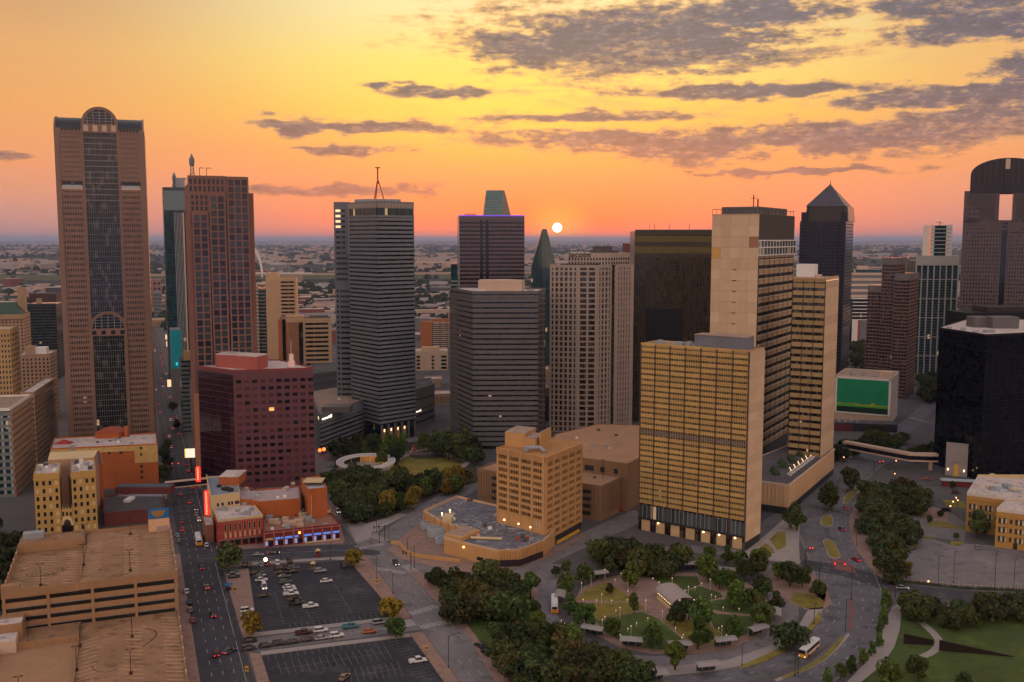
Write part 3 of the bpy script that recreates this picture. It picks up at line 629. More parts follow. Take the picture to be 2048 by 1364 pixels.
panes(B, B.F, zt1 + .4, B.h - .8, 2, 8, .5, .72, [g_navy], 0, .60 * wd, .1, .35); panes(B, B.F, B.z(424) + .4, zt1 - .6, 3, 4, .55, .72, [g_navy], .02 * wd, .32 * wd, .1, .35)
part(B, 'side_wall', MB().box(-.25, 1, -.2, B.d + .2, 0, B.h - 4), brown2)
part(B, 'side_wing', MB().box(wd, wd + 2.8, 2, B.d, 0, B.z(384)), brown2)
for x in (6, 9.5): blk(B, 'davit', dark, x, x + .3, 4, 4.3, B.h, B.h + 4.5); blk(B, 'davit', dark, x, x + 2.6, 4, 4.25, B.h + 4.5, B.h + 4.8)

# --- grey banded tower with the antenna
c = at(760, 885); hh = row_z(0, c[1], 404)
aR, aL = R0(43), R0(130)
xr_ = run_to(c, aR, 827, hh); xl_ = run_to(c, aL, 697, hh)
B = pbld('banded_tower', 'tall grey banded office tower with a mast on its roof', 'skyscraper', hh,
         [(c[0] + xl_ * math.cos(aL), c[1] + xl_ * math.sin(aL)), c, (c[0] + xr_ * math.cos(aR), c[1] + xr_ * math.sin(aR)), (c[0] + xr_ * math.cos(aR) + 26 * math.cos(aL), c[1] + xr_ * math.sin(aR) + 26 * math.sin(aL)),
          (c[0] + xl_ * math.cos(aL) + 8 * math.cos(aR), c[1] + xl_ * math.sin(aL) + 14)], at_roof=False)
B.z = lambda py: row_z(0, c[1], py)
core(B, g_navy); zt = B.z(432)
for k in (0, 1, 2): fac(B, B.Wl[k], 12, zt, 49, 1, .60, .5, dgrey, top=True)
for k in (0, 1):
    wb(B, B.Wl[k], 'sky_lobby', glass('green_glass', (.018, .045, .042), (2, 2, 9), .03), .3, B.Wl[k][3] - .6, zt + .6, B.z(416) - zt - .6, .2)
    wb(B, B.Wl[k], 'crown_louvre', dgrey, 0, B.Wl[k][3], B.z(416), B.h - B.z(416) + .6, .5)
    for i in range(26): wb(B, B.Wl[k], 'crown_fin', cream, B.Wl[k][3] * (i + .3) / 26, .35, B.z(415), B.h - B.z(415) - .5, .3, .42)
roof(B, roofd)
pc = (sum(p[0] for p in B.pts) / 5, sum(p[1] for p in B.pts) / 5)
part(B, 'plant_room', MB().prism([(pc[0] + x * 15, pc[1] + y * 9) for x, y in ((-1, -.2), (0, -1), (1, -.2), (.2, 1))], B.h, B.h + 2.6), metal)
mb = MB(); mz = B.h + 2; mt = row_z(0, c[1] + 15, 333)
for k in range(3): mb.tube((pc[0] + 4 * math.cos(k * 2.1), pc[1] + 4 * math.sin(k * 2.1), mz), (pc[0] + .5 * math.cos(k * 2.1), pc[1] + .5 * math.sin(k * 2.1), mz + (mt - mz) * .6), .35, 5)
mb.tube((pc[0], pc[1], mz + (mt - mz) * .5), (pc[0], pc[1], mt), .5, 6); mb.tube((pc[0] - 1.6, pc[1], mt), (pc[0] + 1.6, pc[1], mt), .4, 5)
for k in range(5): mb.tube((pc[0] - 1.5 + .2 * k, pc[1], mz + (mt - mz) * (.1 + .1 * k)), (pc[0] + 1.5 - .2 * k, pc[1], mz + (mt - mz) * (.15 + .1 * k)), .15, 4)
part(B, 'mast', mb, rust)
# arcade
for i in range(6):
    s_ = B.Wl[1][3] * (i + .1) / 5.4; wb(B, B.Wl[1], 'arcade_pier', dgrey2, min(s_, B.Wl[1][3] - 1.6), 1.6, 0, 11.2, .55)
    if i < 4: o = wb(B, B.Wl[1], 'arcade_lamp', lamps, s_ + 2.6, .7, 6.5, 1.6, .25); wb(B, B.Wl[1], 'arcade_bay', mat('painted_lit_bay', (.4, .19, .08), .7), s_ + 1.7, 2.6, 0, 8.6, .1)  # lamplit look of the bays is put into their warm brown colour
# wing on the left
p = (c[0] + xl_ * math.cos(aL), c[1] + xl_ * math.sin(aL) + 4); 
B2 = B; hz = row_z(0, p[1] + 10, 404); x0 = col_x(667, p[1] + 8, hz) - B.p[0]; y0 = p[1] + 8 - B.p[1]; x1 = col_x(699, p[1] + 8, hz) - B.p[0]
part(B, 'wing', MB().box(x0, x1, y0, y0 + 30, 0, hz), dgrey)
Wl = (x0, y0, 0, x1 - x0); gl_ = glass('strip_glass', (.012, .014, .02), (4, 4, 3.6), 0)
for i in range(14): wb(B, Wl, 'window', glow('lit_window', (1, .66, .36), 1.1) if i < 4 else gl_, 1.2, 3.2 if i < 9 else 7, hz - 5 - i * 3.5 - 1.6, 1.5, .08)
for i in range(14): wb(B, Wl, 'window', gl_, 5.2 if i < 9 else 8.0, 2.2 if i < 9 else .6, hz - 5 - i * 3.5 - 1.6, 1.5, .08)
for i in range(26): wb(B, Wl, 'window', gl_, 1.0, 1.3, hz - 60 - i * 3.5, 1.6, .08)
for i in range(26): wb(B, Wl, 'window', gl_, 3.4, x1 - x0 - 3.6, hz - 60 - i * 3.5, 1.3, .07)
blk(B, 'edge_fin', cream, x1 - 1.1, x1 - .2, y0 - .6, y0, B.z(508), hz - 4)

# --- annexes of the banded tower
def sign_marks(B, Wl, s0, z, n, k, m, t=.15, n0=.5):
    s = s0
    for i in range(n):
        wd = random.choice((.5, .7, .9)) * k
        wb(B, Wl, 'sign_letter', m, s, wd, z, random.choice((1.0, 1.0, 1.4)) * k, t, n0); s += wd + .25 * k
    wb(B, Wl, 'sign_emblem', m, s + .3 * k, 1.5 * k, z - .1, 1.9 * k, t, n0)
signw = glow('sign_white', (1, .84, .64), 1.6)
B = pbld('podium_annex', 'low grey banded office block with lit sign left of the banded tower', 'building', 24, [(640, 832), (728, 803), (741, 797), (700, 770), (620, 784)])
core(B, g_navy); roof(B, roofm, parapet=dgrey, ph=1.4)
for k in (0, 4): fac(B, B.Wl[k], 0, 19.5, 7, 1, .58, .5, dgrey)
wb(B, B.Wl[0], 'sign_band', dgrey, 0, B.Wl[0][3], 20.2, 4.2, .5); wb(B, B.Wl[4], 'sign_band', dgrey, 0, B.Wl[4][3], 20.2, 4.2, .5); part(B, 'end_tower', MB().prism([(x, y) for x, y in ((B.pts[1][0] - 3, B.pts[1][1] - 1.5), (B.pts[1][0] + 1.2, B.pts[1][1] - .8), (B.pts[2][0], B.pts[2][1]), (B.pts[2][0] - 4, B.pts[2][1] + 3))], 0, 25.2), dgrey)
sign_marks(B, B.Wl[0], 1.5, 21.2, 9, 1.05, signw); sign_marks(B, B.Wl[4], B.Wl[4][3] - 9, 21.2, 5, .9, glow('sign_gold', (1, .8, .4), 1.3))
blk(B, 'upper_terrace', dgrey2, -1, 16, 11, 24, 24, 27.5)
B = pbld('rear_annex', 'low dark slab roofed block wedged between plum building and banded tower', 'building', 34, [(622, 750), (690, 742), (690, 726), (622, 730)])
core(B, dgrey2); roof(B, roofd, parapet=dgrey); 
for i in range(8): wb(B, B.Wl[0], 'spandrel', dgrey, 0, B.Wl[0][3], i * 4, 2.3, .4)
B = pbld('signed_annex', 'dark grey low block with small lit sign right of the banded tower', 'building', 26, [(829, 783), (868, 771), (862, 757), (829, 764)])
core(B, g_navy); roof(B, roofd, parapet=dgrey); fac(B, B.Wl[0], 0, 14, 3, 1, .6, .5, dgrey2); fac(B, B.Wl[0], 14, 26, 2, 1, .86, .5, dgrey2)
sign_marks(B, B.Wl[0], 1.2, 11.2, 9, .7, signw, n0=.52)

# --- beige and green apartment tower, tan office
B = bld('beige_slab_tower', 'beige tower with dark green glass bay and window strips, between brown and banded towers', 'building', 531, 592, 558, 930, 9, 26)
core(B, tan2); roof(B, roofm, parapet=tan2)
k = B.w / 61
for i in range(22): wb(B, B.F, 'window_strip', g_dark, 30 * k, 27 * k, B.h - 4 - i * 3.6, 1.7, .1)
blk(B, 'penthouse', tan2, 0, 26 * k, 4, 20, B.h, B.h + 5.5)
xg = col_x(507, 930, 60) - B.p[0]
blk(B, 'green_bay', g_teal, xg + 12 * k, .0, 1, 18, 0, B.h - 9)
blk(B, 'grey_bay', dgrey2, xg, xg + 12 * k, -1, 16, 0, B.h - 8)
for i in range(26): wb(B, (xg + 12 * k, 1, 0, -xg - 12 * k), 'balcony', tan2, .5, -xg - 12 * k - 1.2, 3.4 * i, .5, .5)
for i in range(26): wb(B, (xg, -1, 0, 12 * k), 'spandrel', cream, .3, 12 * k - .6, 3.4 * i, 1.3, .25)
B = bld('tan_slab_office', 'tan office slab with brick stair bay and window strips beside the banded tower', 'building', 556, 662, 640, 790, 10, 26)
core(B, tan2); roof(B, roofd, parapet=tan2); k = B.w / 106
for i in range(15): wb(B, B.F, 'window_strip', g_dark, 54 * k, 46 * k, B.h - 4.5 - i * 3.7, 1.8, .1)
for x0, x1, m in ((0, 8, mat('orange_brick', (.36, .13, .055), .9)), (8, 15, g_navy), (15, 18, MATS['orange_brick']), (20, 40, mat('brown_brick', (.30, .15, .085), .9)), (41, 49, g_dark)):
    wb(B, B.F, 'stair_bay', m, x0 * k, (x1 - x0) * k, 0, B.h + (.6 if x0 < 9 else -2), .5 if x0 != 8 else .2)
blk(B, 'plant_room', tan2, 14 * k, 50 * k, 5, 16, B.h, B.h + 2.6); blk(B, 'plant_room', dgrey2, 62 * k, 100 * k, 5, 16, B.h, B.h + 3)

# --- far mid buildings between banded and charcoal towers
B = bld('orange_brick_block', 'orange brick slab block with balconies between the two banded grey towers', 'building', 864, 905, 645, 1150, 8, 30)
core(B, g_dark); roof(B, roofm); ob_ = MATS['orange_brick']
x0 = col_x(842, 1150, B.h) - B.p[0]; part(B, 'brick_end_wall', MB().prism([(x0, 14), (0, -.1), (.3, .5), (0, 16), (x0, 18)], 0, B.h + .5), ob_)
for i in range(13): wb(B, B.F, 'balcony', cream, .4, B.w - .8, B.h * i / 13 + 1, 1.2, .7)
for x in (0, .36, .7): wb(B, B.F, 'pier', dgrey2, x * B.w, 1.2, 0, B.h, .9)
blk(B, 'plant_room', MATS['orange_brick'], 0, 14, 6, 16, B.h, B.h + 3.4); blk(B, 'plant_room', MATS['orange_brick'], 15, B.w, 6, 16, B.h, B.h + 3.4)
B = bld('cream_office_block', 'small cream office block with two dark window bays left of the charcoal tower', 'building', 829, 895, 704, 960, 4, 24)
core(B, cream); roof(B, roofw, parapet=cream); k = B.w / 66
for a, b in ((4, 11), (34, 39), (53, 64)):
    for i in range(9): wb(B, B.F, 'window', g_navy, a * k, (b - a) * k, B.h - 6 - i * 3.7, 2.2, .1)
for a in (0, 16, 25, 45, 65): wb(B, B.F, 'pier', cream, a * k, 1.4 * k if a else 2 * k, 0, B.h, .6)
blk(B, 'penthouse', tan2, 14 * k, 50 * k, 5, 14, B.h, B.h + 4)
for i, (xl, xr, top, yd, h_) in enumerate(((866, 902, 790, 760, 0), (850, 884, 760, 850, 0), (1078, 1100, 740, 900, 0))):
    B = bld('ornate_stone_block', ['small carved stone block with arched windows under the charcoal tower', 'low pale roofed block behind the carved stone block', 'low tan block in the gap beside the white gridded tower'][i], 'building', xl, xr, top, yd, 6, 18)
    core(B, tan2 if i != 1 else cream); roof(B, roofw, parapet=tan2)
    panes(B, B.F, 1, B.h - 1.5, max(3, int(B.h / 4.2)), 6, .4, .5, [g_dark], t=.1)
B = bld('red_roofed_store', 'low maroon walled store in the gap between charcoal and white gridded towers', 'building', 1076, 1099, 694, 1080, 4, 30); core(B, mat('maroon_wall', (.14, .03, .045), .8)); roof(B, roofm, parapet=tan2)
B = bld('tan_corner_block', 'narrow tan block at the foot of the white gridded tower', 'building', 1076, 1098, 778, 690, 4, 14); core(B, tan2); roof(B, roofw, parapet=tan2); wb(B, B.F, 'dark_bay', dgrey2, B.w * .5, B.w * .5, 0, B.h * .78, .4)

# --- dark plum curtain wall tower and the teal crown behind it
B = bld('dark_purple_tower', 'dark purple grey tower with purple light line along its roof edge', 'skyscraper', 917, 1049, 432, 800, 5, 40)
pg = mat('plum_grey_panel', (.105, .075, .095), .45, .1, .1, spec=.5); core(B, g_navy); roof(B, roofd)
for a, b in ((0, .325), (.365, .41), (.455, 1.0)): fac(B, B.F, 0, B.z(436), 45, 1, .60, .35, pg, s0=a * B.w, s1=b * B.w, top=False)
wb(B, B.F, 'coping', pg, 0, B.w, B.z(440), B.h - B.z(440), .5); wb(B, B.F, 'light_line', glow('purple_light', (.22, .08, 1), .6), 0, B.w, B.h - .1, .8, .3, .1)
wb(B, B.F, 'edge_strip', metal, 0, .6, 0, B.h, .6)
for i in range(6): blk(B, 'roof_dish', dark, B.w * (.1 + .03 * i), B.w * (.115 + .03 * i), 5, 6, B.h, B.h + 2.2)
Yd = 1000; zt, zb = row_z(0, Yd, 380), row_z(0, Yd, 430)
X_ = lambda px, z: col_x(px, Yd, z)
x00, x01, x10, x11 = X_(967, zb), X_(1004, zb), X_(972, zt), X_(1007, zt)
o = thing('teal_wedge_tower', 'teal glass wedge shaped tower top rising behind the dark purple tower', 'skyscraper', (x00, Yd, 0))
B = Bd(); B.root = o
mb = MB(); q_ = [(0, 0), (x01 - x00, 0), (x01 - x00 + 9, 26), (-2, 26)]; q1 = [(x10 - x00, 5), (x11 - x00, 5), (x11 - x00 + 1, 9), (x10 - x00, 9)]
mb.prism(q_, 0, zb); mb.frus(q_, zb, q1, zt); part(B, 'glazing', mb, glass('pale_teal_glass', (.05, .15, .16), (3, 3, 3), 0, var=.15))
for i in range(12):
    t_ = i / 12; xa, xb = (x10 - x00) * t_, (x01 - x00) + (x11 - x01) * t_; blk(B, 'transom', metal, xa, xb, 5 * t_ - .3, 5 * t_ + .3, zb + (zt - zb) * t_, zb + (zt - zb) * t_ + .35)
# slim slab beside it
B = bld('slim_strip_tower', 'slim pale striped tower peeping out left of the dark purple tower', 'skyscraper', 902, 920, 528, 1050, 5, 20); core(B, g_teal)
for i in range(22): wb(B, B.F, 'spandrel', metal, 0, B.w, 4 * i, 1.6, .3)
# --- charcoal banded tower
c = at(947, 898); hh = row_z(0, c[1], 586); aL = R0(112)
xr_ = col_x(1076, c[1] + 1, hh); l1 = run_to(c, aL, 915, hh)
pl = (c[0] + l1 * math.cos(aL), c[1] + l1 * math.sin(aL)); pl2 = (col_x(900, pl[1] + 9, hh), pl[1] + 9)
B = pbld('charcoal_tower', 'charcoal grey banded office block with pale rooftop drum in the middle', 'skyscraper', hh, [c, (xr_, c[1] + 1), (xr_ + 6, c[1] + 38), (pl2[0] + 8, pl2[1] + 22), pl2, pl], at_roof=False)
core(B, g_navy)
for k in (0, 5): fac(B, B.Wl[k], 2, hh - 2.2, 29, 1, .67, .5, dgrey2)
fac(B, B.Wl[4], 2, hh - 2.2, 29, 1, .9, .5, dgrey2)
roof(B, roofw, parapet=dgrey2, ph=1.2)
part(B, 'rooftop_drum', MB().prism([(3, 9), (14, 6), (30, 7), (32, 16), (20, 24), (4, 22)], hh, hh + 7.5), cream)
rooftop_units(B, metal, [(2, 3, 4, 2.4), (33, 6, 5, 3)])
blk(B, 'vent_panel', white, 2.0, 8, 1.5, 2.2, hh + .3, hh + 2)
B.z = lambda py: row_z(0, c[1], py)

# --- faceted glass prism
Yd = 1000; z0_, z1_ = row_z(0, Yd, 520), row_z(0, Yd, 460)
o = thing('prism_tower', 'slanted green glass prism tower with pointed top below the sun', 'skyscraper', (col_x(1063, Yd, z0_), Yd, 0)); B = Bd(); B.root = o
wd = col_x(1114, Yd, z0_) - o.location.x; ck = wd * .40
mb = MB(); pts = [(0, 8), (ck, 0), (wd, 6), (wd, 30), (0, 30)]
mb.prism(pts, 0, z0_ - 8)
za = z0_ - 8; ap, ap2 = (wd * .42, 4, z1_ + 1), (wd * .60, 8, z1_ + 1)
vs = [(0, 8, za), (ck, 0, za), (wd, 6, za), (wd, 30, za), (0, 30, za), ap, ap2, (ap2[0], 26, z1_), (ap[0], 26, z1_)]
mb.add(vs, [(0, 1, 5), (1, 2, 5), (2, 6, 5), (2, 3, 7, 6), (3, 4, 8, 7), (4, 0, 5, 8), (5, 6, 7, 8)])
part(B, 'glazing', mb, glass('prism_glass', (.018, .055, .062), (2.4, 2.4, 3.9), .0005, var=.3, spec=.6, rough=.08))
for i in range(34): blk(B, 'mullion', dark, ck - .7, ck + .5, -.25, .4, i * z0_ / 34, i * z0_ / 34 + 2.4)

# --- white gridded tower with roof sign
c = at(1192, 866); hh = row_z(0, c[1], 533); aF = R0(176); aS = R0(38)
lw = run_to(c, aF, 1101, hh); 
p1 = (c[0] + run_to(c, R0(178), 1156, hh) * math.cos(R0(178)), c[1] + run_to(c, R0(178), 1156, hh) * math.sin(R0(178)))
p0 = (p1[0] + run_to(p1, R0(168), 1100, hh) * math.cos(R0(168)), p1[1] + run_to(p1, R0(168), 1100, hh) * math.sin(R0(168)))
l2 = run_to(c, aS, 1223, hh); p2 = (c[0] + l2 * math.cos(aS), c[1] + l2 * math.sin(aS)); p2b = (p2[0] + 2.5, p2[1] + 4); l3 = run_to(p2b, R0(30), 1267, hh); p3 = (p2b[0] + l3 * math.cos(R0(30)), p2b[1] + l3 * math.sin(R0(30)))
B = pbld('white_gridded_tower', 'pale gridded office tower with dark windows and a dark roof sign', 'skyscraper', hh, [p0, p1, c, p2, p2b, p3, (p3[0] - 5, p3[1] + 30), (p0[0] + 6, p0[1] + 40)], at_roof=False)
B.z = lambda py: row_z(0, c[1], py)
grid = mat('pale_grid_stone', (.37, .295, .25), .8, .12, .1, streak=.06); core(B, g_brn); zt = hh
for k, cols, pw in ((0, 6, 1.35), (1, 2, 1.5), (2, 4, 1.5), (4, 7, 1.5)): fac(B, B.Wl[k], 0, zt, 31, cols, .30, .34, grid, pw, .5, grid)
fac(B, B.Wl[3], 0, zt, 31, 1, .2, .3, g_navy)
roof(B, roofw, parapet=grid)
# crown set back
zc = row_z(0, c[1] + 12, 506)
fx = lambda px: col_x(px, c[1] + 12, zc) - B.p[0]; fy = c[1] + 12 - B.p[1]
x0, x1, x2 = fx(1136), fx(1222), fx(1266)
part(B, 'crown', MB().prism([(x0, fy), (x1, fy + 2), (x2, fy + 18), (x2 - 4, fy + 32), (x0 + 4, fy + 30)], hh, zc), grid)
Wc = (x0, fy, math.atan2(2, x1 - x0), math.hypot(x1 - x0, 2)); Wd = (x1, fy + 2, math.atan2(16, x2 - x1), math.hypot(x2 - x1, 16))
panes(B, Wc, hh + .5, B.z(515), 2, 14, .5, .66, [g_brn], t=.08, n0=.02); panes(B, Wd, hh + .5, B.z(515), 2, 8, .5, .66, [g_brn], t=.08, n0=.02)
rooftop = MB().box(fx(1190), fx(1228), fy + 10, fy + 20, zc, zc + 4.5).box(fx(1185), fx(1240), fy + 8, fy + 24, zc, zc + 1.6); part(B, 'plant_room', rooftop, roofd)
for i in range(14): part(B, 'roof_shrub', MB().dome(B.pts[0][0] + 8 + i * 1.9, B.pts[0][1] + 4 + (i % 3), hh + .3, 1.0, 1.0, 1.7, 6, 2), mat('roof_shrub_leaf', (.045, .04, .02), .9))
fc = bpy.data.curves.new('tower_sign', 'FONT'); fc.body = 'Jacobs'; fc.size = 5.2; fc.extrude = .12; fc.materials.append(dark)
tmp_ = mk('sign_curve', fc); bpy.context.view_layer.update(); sm_ = bpy.data.meshes.new_from_object(tmp_.evaluated_get(bpy.context.evaluated_depsgraph_get())); bpy.data.objects.remove(tmp_); sm_.materials.clear(); sm_.materials.append(dark)
so_ = mk('sign', sm_, B.root, (x0 + .6, fy - .3, B.z(514) - .2)); so_.rotation_euler = (math.pi / 2, 0, Wc[2]); so_.scale = (1.12, 1, 1)

# --- dark bronze fin tower
B = bld('bronze_fin_tower', 'dark bronze glass tower with fine vertical fins behind the pale hotel towers', 'skyscraper', 1270, 1424, 463, 690, -2, 40)
core(B, g_gold); bz = mat('bronze_fin', (.045, .035, .025), .45, spec=.5)
for i in range(49): wb(B, B.F, 'fin', bz, B.w * i / 48 - .17, .34, 0, B.h - 1, .7)
for a, b in ((463, 471), (485, 492), (508, 516)): wb(B, B.F, 'belt', bz, 0, B.w, B.z(b), B.z(a) - B.z(b), .5)
for a, b in ((472, 484), (493, 507)): wb(B, B.F, 'gold_belt', mat('olive_gold_glass', (.17, .13, .035), .4, .3, .4), .2, B.w - .4, B.z(b), B.z(a) - B.z(b), .55)  # belts of plain olive gold colour, without any glow
for i in range(50): wb(B, B.F, 'transom', bz, 0, B.w, B.h * i / 52, .7, .25)
wb(B, B.F, 'painted_reflection', mat('reflection_bronze', (.012, .010, .011), .6), .155 * B.w, .49 * B.w, 20, B.z(617) - 20, .9)  # dark reflection on the facade, put in as a flat dark sheet
roof(B, roofd); wb(B, B.F, 'roof_edge', bz, 0, B.w, B.h - .3, 1.6, .75)
for x in (.2, .26, .46, .72): blk(B, 'antenna', dark, B.w * x, B.w * x + .25, 5, 5.3, B.h, B.h + 6)
B = bld('brick_plant_tower', 'small brown brick tower top left of the bronze finned tower', 'skyscraper', 1250, 1272, 487, 800, 0, 16); core(B, mat('plum_brick', (.16, .06, .05), .9))

# --- hotel: tall stone-ended slab
B = bld('tall_hotel_tower', 'tallest hotel slab with blank tan stone end and rooftop rail', 'hotel', 1425, 1519, 430, 545, -31, 0)
c = (B.w, 0); aS = R0(90)
B.d = run_to((B.p[0] + B.w * math.cos(B.a), B.p[1] + B.w * math.sin(B.a)), B.a + aS, 1588, B.h); B.R = (B.w, 0, math.pi / 2, B.d)
core(B, g_brn)
# stone end: rows of stone panels
nr, nc = 24, 5; zs_ = [B.h * i / nr for i in range(nr + 1)]
stones = [mat('end_stone_%s' % k, cc, .85, .1, .2, streak=.1) for k, cc in (('a', (.60, .435, .285)), ('b', (.56, .40, .26)), ('c', (.63, .46, .31)), ('d', (.58, .42, .28)))]
for i in range(nr):
    off_ = 0
    for j in range(nc):
        m = stones[(i * 3 + j * 5 + i * j) % 4]
        if (i, j) == (21, 4): m = mat('patched_stone', (.36, .17, .11), .9)
        if (i, j) == (20, 0): m = mat('ochre_patch_stone', (.58, .33, .10), .9)
        wb(B, B.F, 'stone_panel', m, B.w * j / nc + .02, B.w / nc - .04, zs_[i] + .03, B.h / nr - .06, .32)
for i in range(4, 19): wb(B, B.F, 'vent_slot', dark, .46 * B.w, .09 * B.w, zs_[i] + B.h / nr - .5, .45, .34)
za, zb = B.z(511), B.z(480)
fac(B, B.R, 12, za, 21, 7, .62, .30, mat('hotel_side_panel', (.44, .32, .20), .7, .15, .12, obj=.12), .35, .5, dark)
for i in range(22): wb(B, B.R, 'ledge', mat('pale_ledge', (.5, .42, .34), .6), 0, B.d, 12 + (za - 12) * i / 21 + 2.55, .35, .75)
wb(B, B.R, 'mechanical_wall', mat('stained_dark_wall', (.075, .065, .06), .9, .35, .2, streak=.3), 0, B.d, zb, B.h - zb + .3, .5)
wb(B, B.R, 'gallery', glass('gallery_glass', (.06, .075, .07), (1.3, 1.3, 3.5), .06), -.3, B.d + 1.5, za + .6, zb - za - 1.2, 1.2)
for i in range(13): wb(B, B.R, 'gallery_post', white, -.3 + (B.d + 1.4) * i / 12, .28, za, zb - za, 1.45)
for z in (za, (za + zb) / 2, zb - .5): wb(B, B.R, 'gallery_rail', white, -.5, B.d + 2, z, .55, 1.7)
roof(B, roofd); blk(B, 'penthouse', dgrey2, B.w * .16, B.w * .95, 3, B.d * .85, B.h, B.h + 4.4)
for x in range(12): wb(B, B.F, 'rail_post', dark, B.w * x / 11 - .1 + .1, .2, B.h, 3.2, .2)
for x in range(10): wb(B, B.R, 'rail_post', dark, B.d * x / 9.2, .2, B.h, 3.2, .2)
for Wl in (B.F, B.R): wb(B, Wl, 'rail', dark, 0, Wl[3], B.h + 2.9, .3, .26); wb(B, Wl, 'coping', tan2, 0, Wl[3], B.h - .3, .7, .4)
mb = MB().tube((B.w * .8, 6, B.h + 4), (B.w * .8, 6, B.h + 11), .35, 5).tube((B.w * .72, 6, B.h + 9), (B.w * .9, 6, B.h + 9), .2, 4).tube((B.w * .88, 7, B.h + 4), (B.w * .88, 7, B.h + 8.5), .5, 6); part(B, 'antenna', mb, rust)
HT = B
# --- hotel: front slab
B = bld('front_hotel_tower', 'broad front hotel slab with yellow panel facade and rows of small windows', 'hotel', 1282, 1500, 690, 428, -36, 0)
cr = (B.p[0] + B.w * math.cos(B.a), B.p[1] + B.w * math.sin(B.a)); B.d = run_to(cr, B.a + math.pi / 2, 1529, B.h); B.R = (B.w, 0, math.pi / 2, B.d); B.Bk = (B.w, B.d, math.pi, B.w); B.L = (0, B.d, -math.pi / 2, B.d)
core(B, g_brn); nr = 29; z0_ = 12.5
ph = (B.h - z0_) / nr
for i in range(nr + 1):
    if i == 13: wb(B, B.F, 'mechanical_band', mat('grey_louvre', (.13, .11, .12), .7), 0, B.w, z0_ + i * ph - .2, ph * .62, .3); continue
    for j in range(7): wb(B, B.F, 'spandrel_panel', yel, B.w * j / 7 + .08, B.w / 7 - .16, z0_ + i * ph, ph * .60 if i < nr else 1.1, .3)
for j in range(8): wb(B, B.F, 'column', mat('brown_steel_column', (.10, .07, .05), .6), min(max(B.w * j / 7 - .25, 0), B.w - .5), .5, 4, B.h - 3.6, .55)
for j in range(63):
    if j % 9: wb(B, B.F, 'mullion', mat('pale_gold_mullion', (.50, .37, .17), .5), B.w * j / 63 - .06, .12, z0_, B.h - z0_, .40)
wb(B, B.F, 'lobby_glazing', glass('lobby_glass', (.06, .075, .085), (2.2, 2.2, 9), .02), .2, B.w - .4, 6.0, 5.6, .3)
for i in range(26): wb(B, B.F, 'lobby_mullion', metal, .2 + (B.w - .6) * i / 25, .18, 6, 6, .45)
wb(B, B.F, 'canopy_edge', dark, 0, B.w, 5.2, .8, .8)
for i in range(7): wb(B, B.F, 'lobby_bay', mat('painted_lit_lobby', (.6, .42, .24), .8), B.w * i / 7 + 1.6, B.w / 7 - 3.0, 0, 5.1, .12)  # lit look of the lobby is put into the wall colour
for i in (1, 4, 5, 6): wb(B, B.F, 'soffit_lamp', lampw, B.w * (i + .35) / 7, .5, 4.3, .4, .4)
for i in range(22):
    for j in range(2): wb(B, B.R, 'stone_panel', stones[(i + j * 2) % 4], B.d * j / 2 + .02, B.d / 2 - .04, 3.5 + (B.h - 3.5) * i / 22 + .02, (B.h - 3.5) / 22 - .05, .34)
wb(B, B.R, 'base_wall', dark, .3, B.d - .6, 0, 3.4, .1)
roof(B, roofm, parapet=tan2, ph=.9); blk(B, 'penthouse', mat('blue_grey_cladding', (.16, .17, .21), .6, streak=.2), .47 * B.w, .93 * B.w, 4, B.d - 3, B.h, B.h + 5.6)
part(B, 'penthouse_roof', MB().box(.465 * B.w, .935 * B.w, 3.7, B.d - 2.7, B.h + 5.6, B.h + 5.9), roofm)
rooftop_units(B, metal, [(6, 4, 3, 2.4), (13, 6, 4, 3), (20, 3, 2, 2), (3, 9, 2.4, 2.4), (16, 11, 3, 2)], 1.3)
# --- hotel: right slab
B = bld('right_hotel_tower', 'hotel slab with olive panel facade and white stair box, right of the tallest one', 'hotel', 1586, 1652, 556, 520, -31, 0)
cr = (B.p[0] + B.w * math.cos(B.a), B.p[1] + B.w * math.sin(B.a)); B.d = run_to(cr, B.a + math.pi / 2, 1677, B.h); B.R = (B.w, 0, math.pi / 2, B.d)
core(B, g_brn)
fac(B, B.F, 14, B.h - 1, 24, 3, .58, .3, mat('olive_panel', (.33, .23, .105), .7, .14, .1, obj=.14), .3, .45, dark)
for i in range(20): wb(B, B.R, 'stone_panel', stones[(i * 3) % 4], 0.02, B.d - .04, 10 + (B.h - 10) * i / 20, (B.h - 10) / 20 - .05, .34)
roof(B, roofm, parapet=tan2, ph=.8); x0 = -2
blk(B, 'stair_box', white, .05 * B.w, .62 * B.w, 3, 9, B.h, B.h + 7.4); blk(B, 'stair_box', roofw, .66 * B.w, .8 * B.w, 3, 6, B.h, B.h + 2)
for i in range(8): wb(B, B.R, 'roof_lamp', lamps, B.d * i / 8, .35, B.h - .9 - .3, .3, .2, .3)
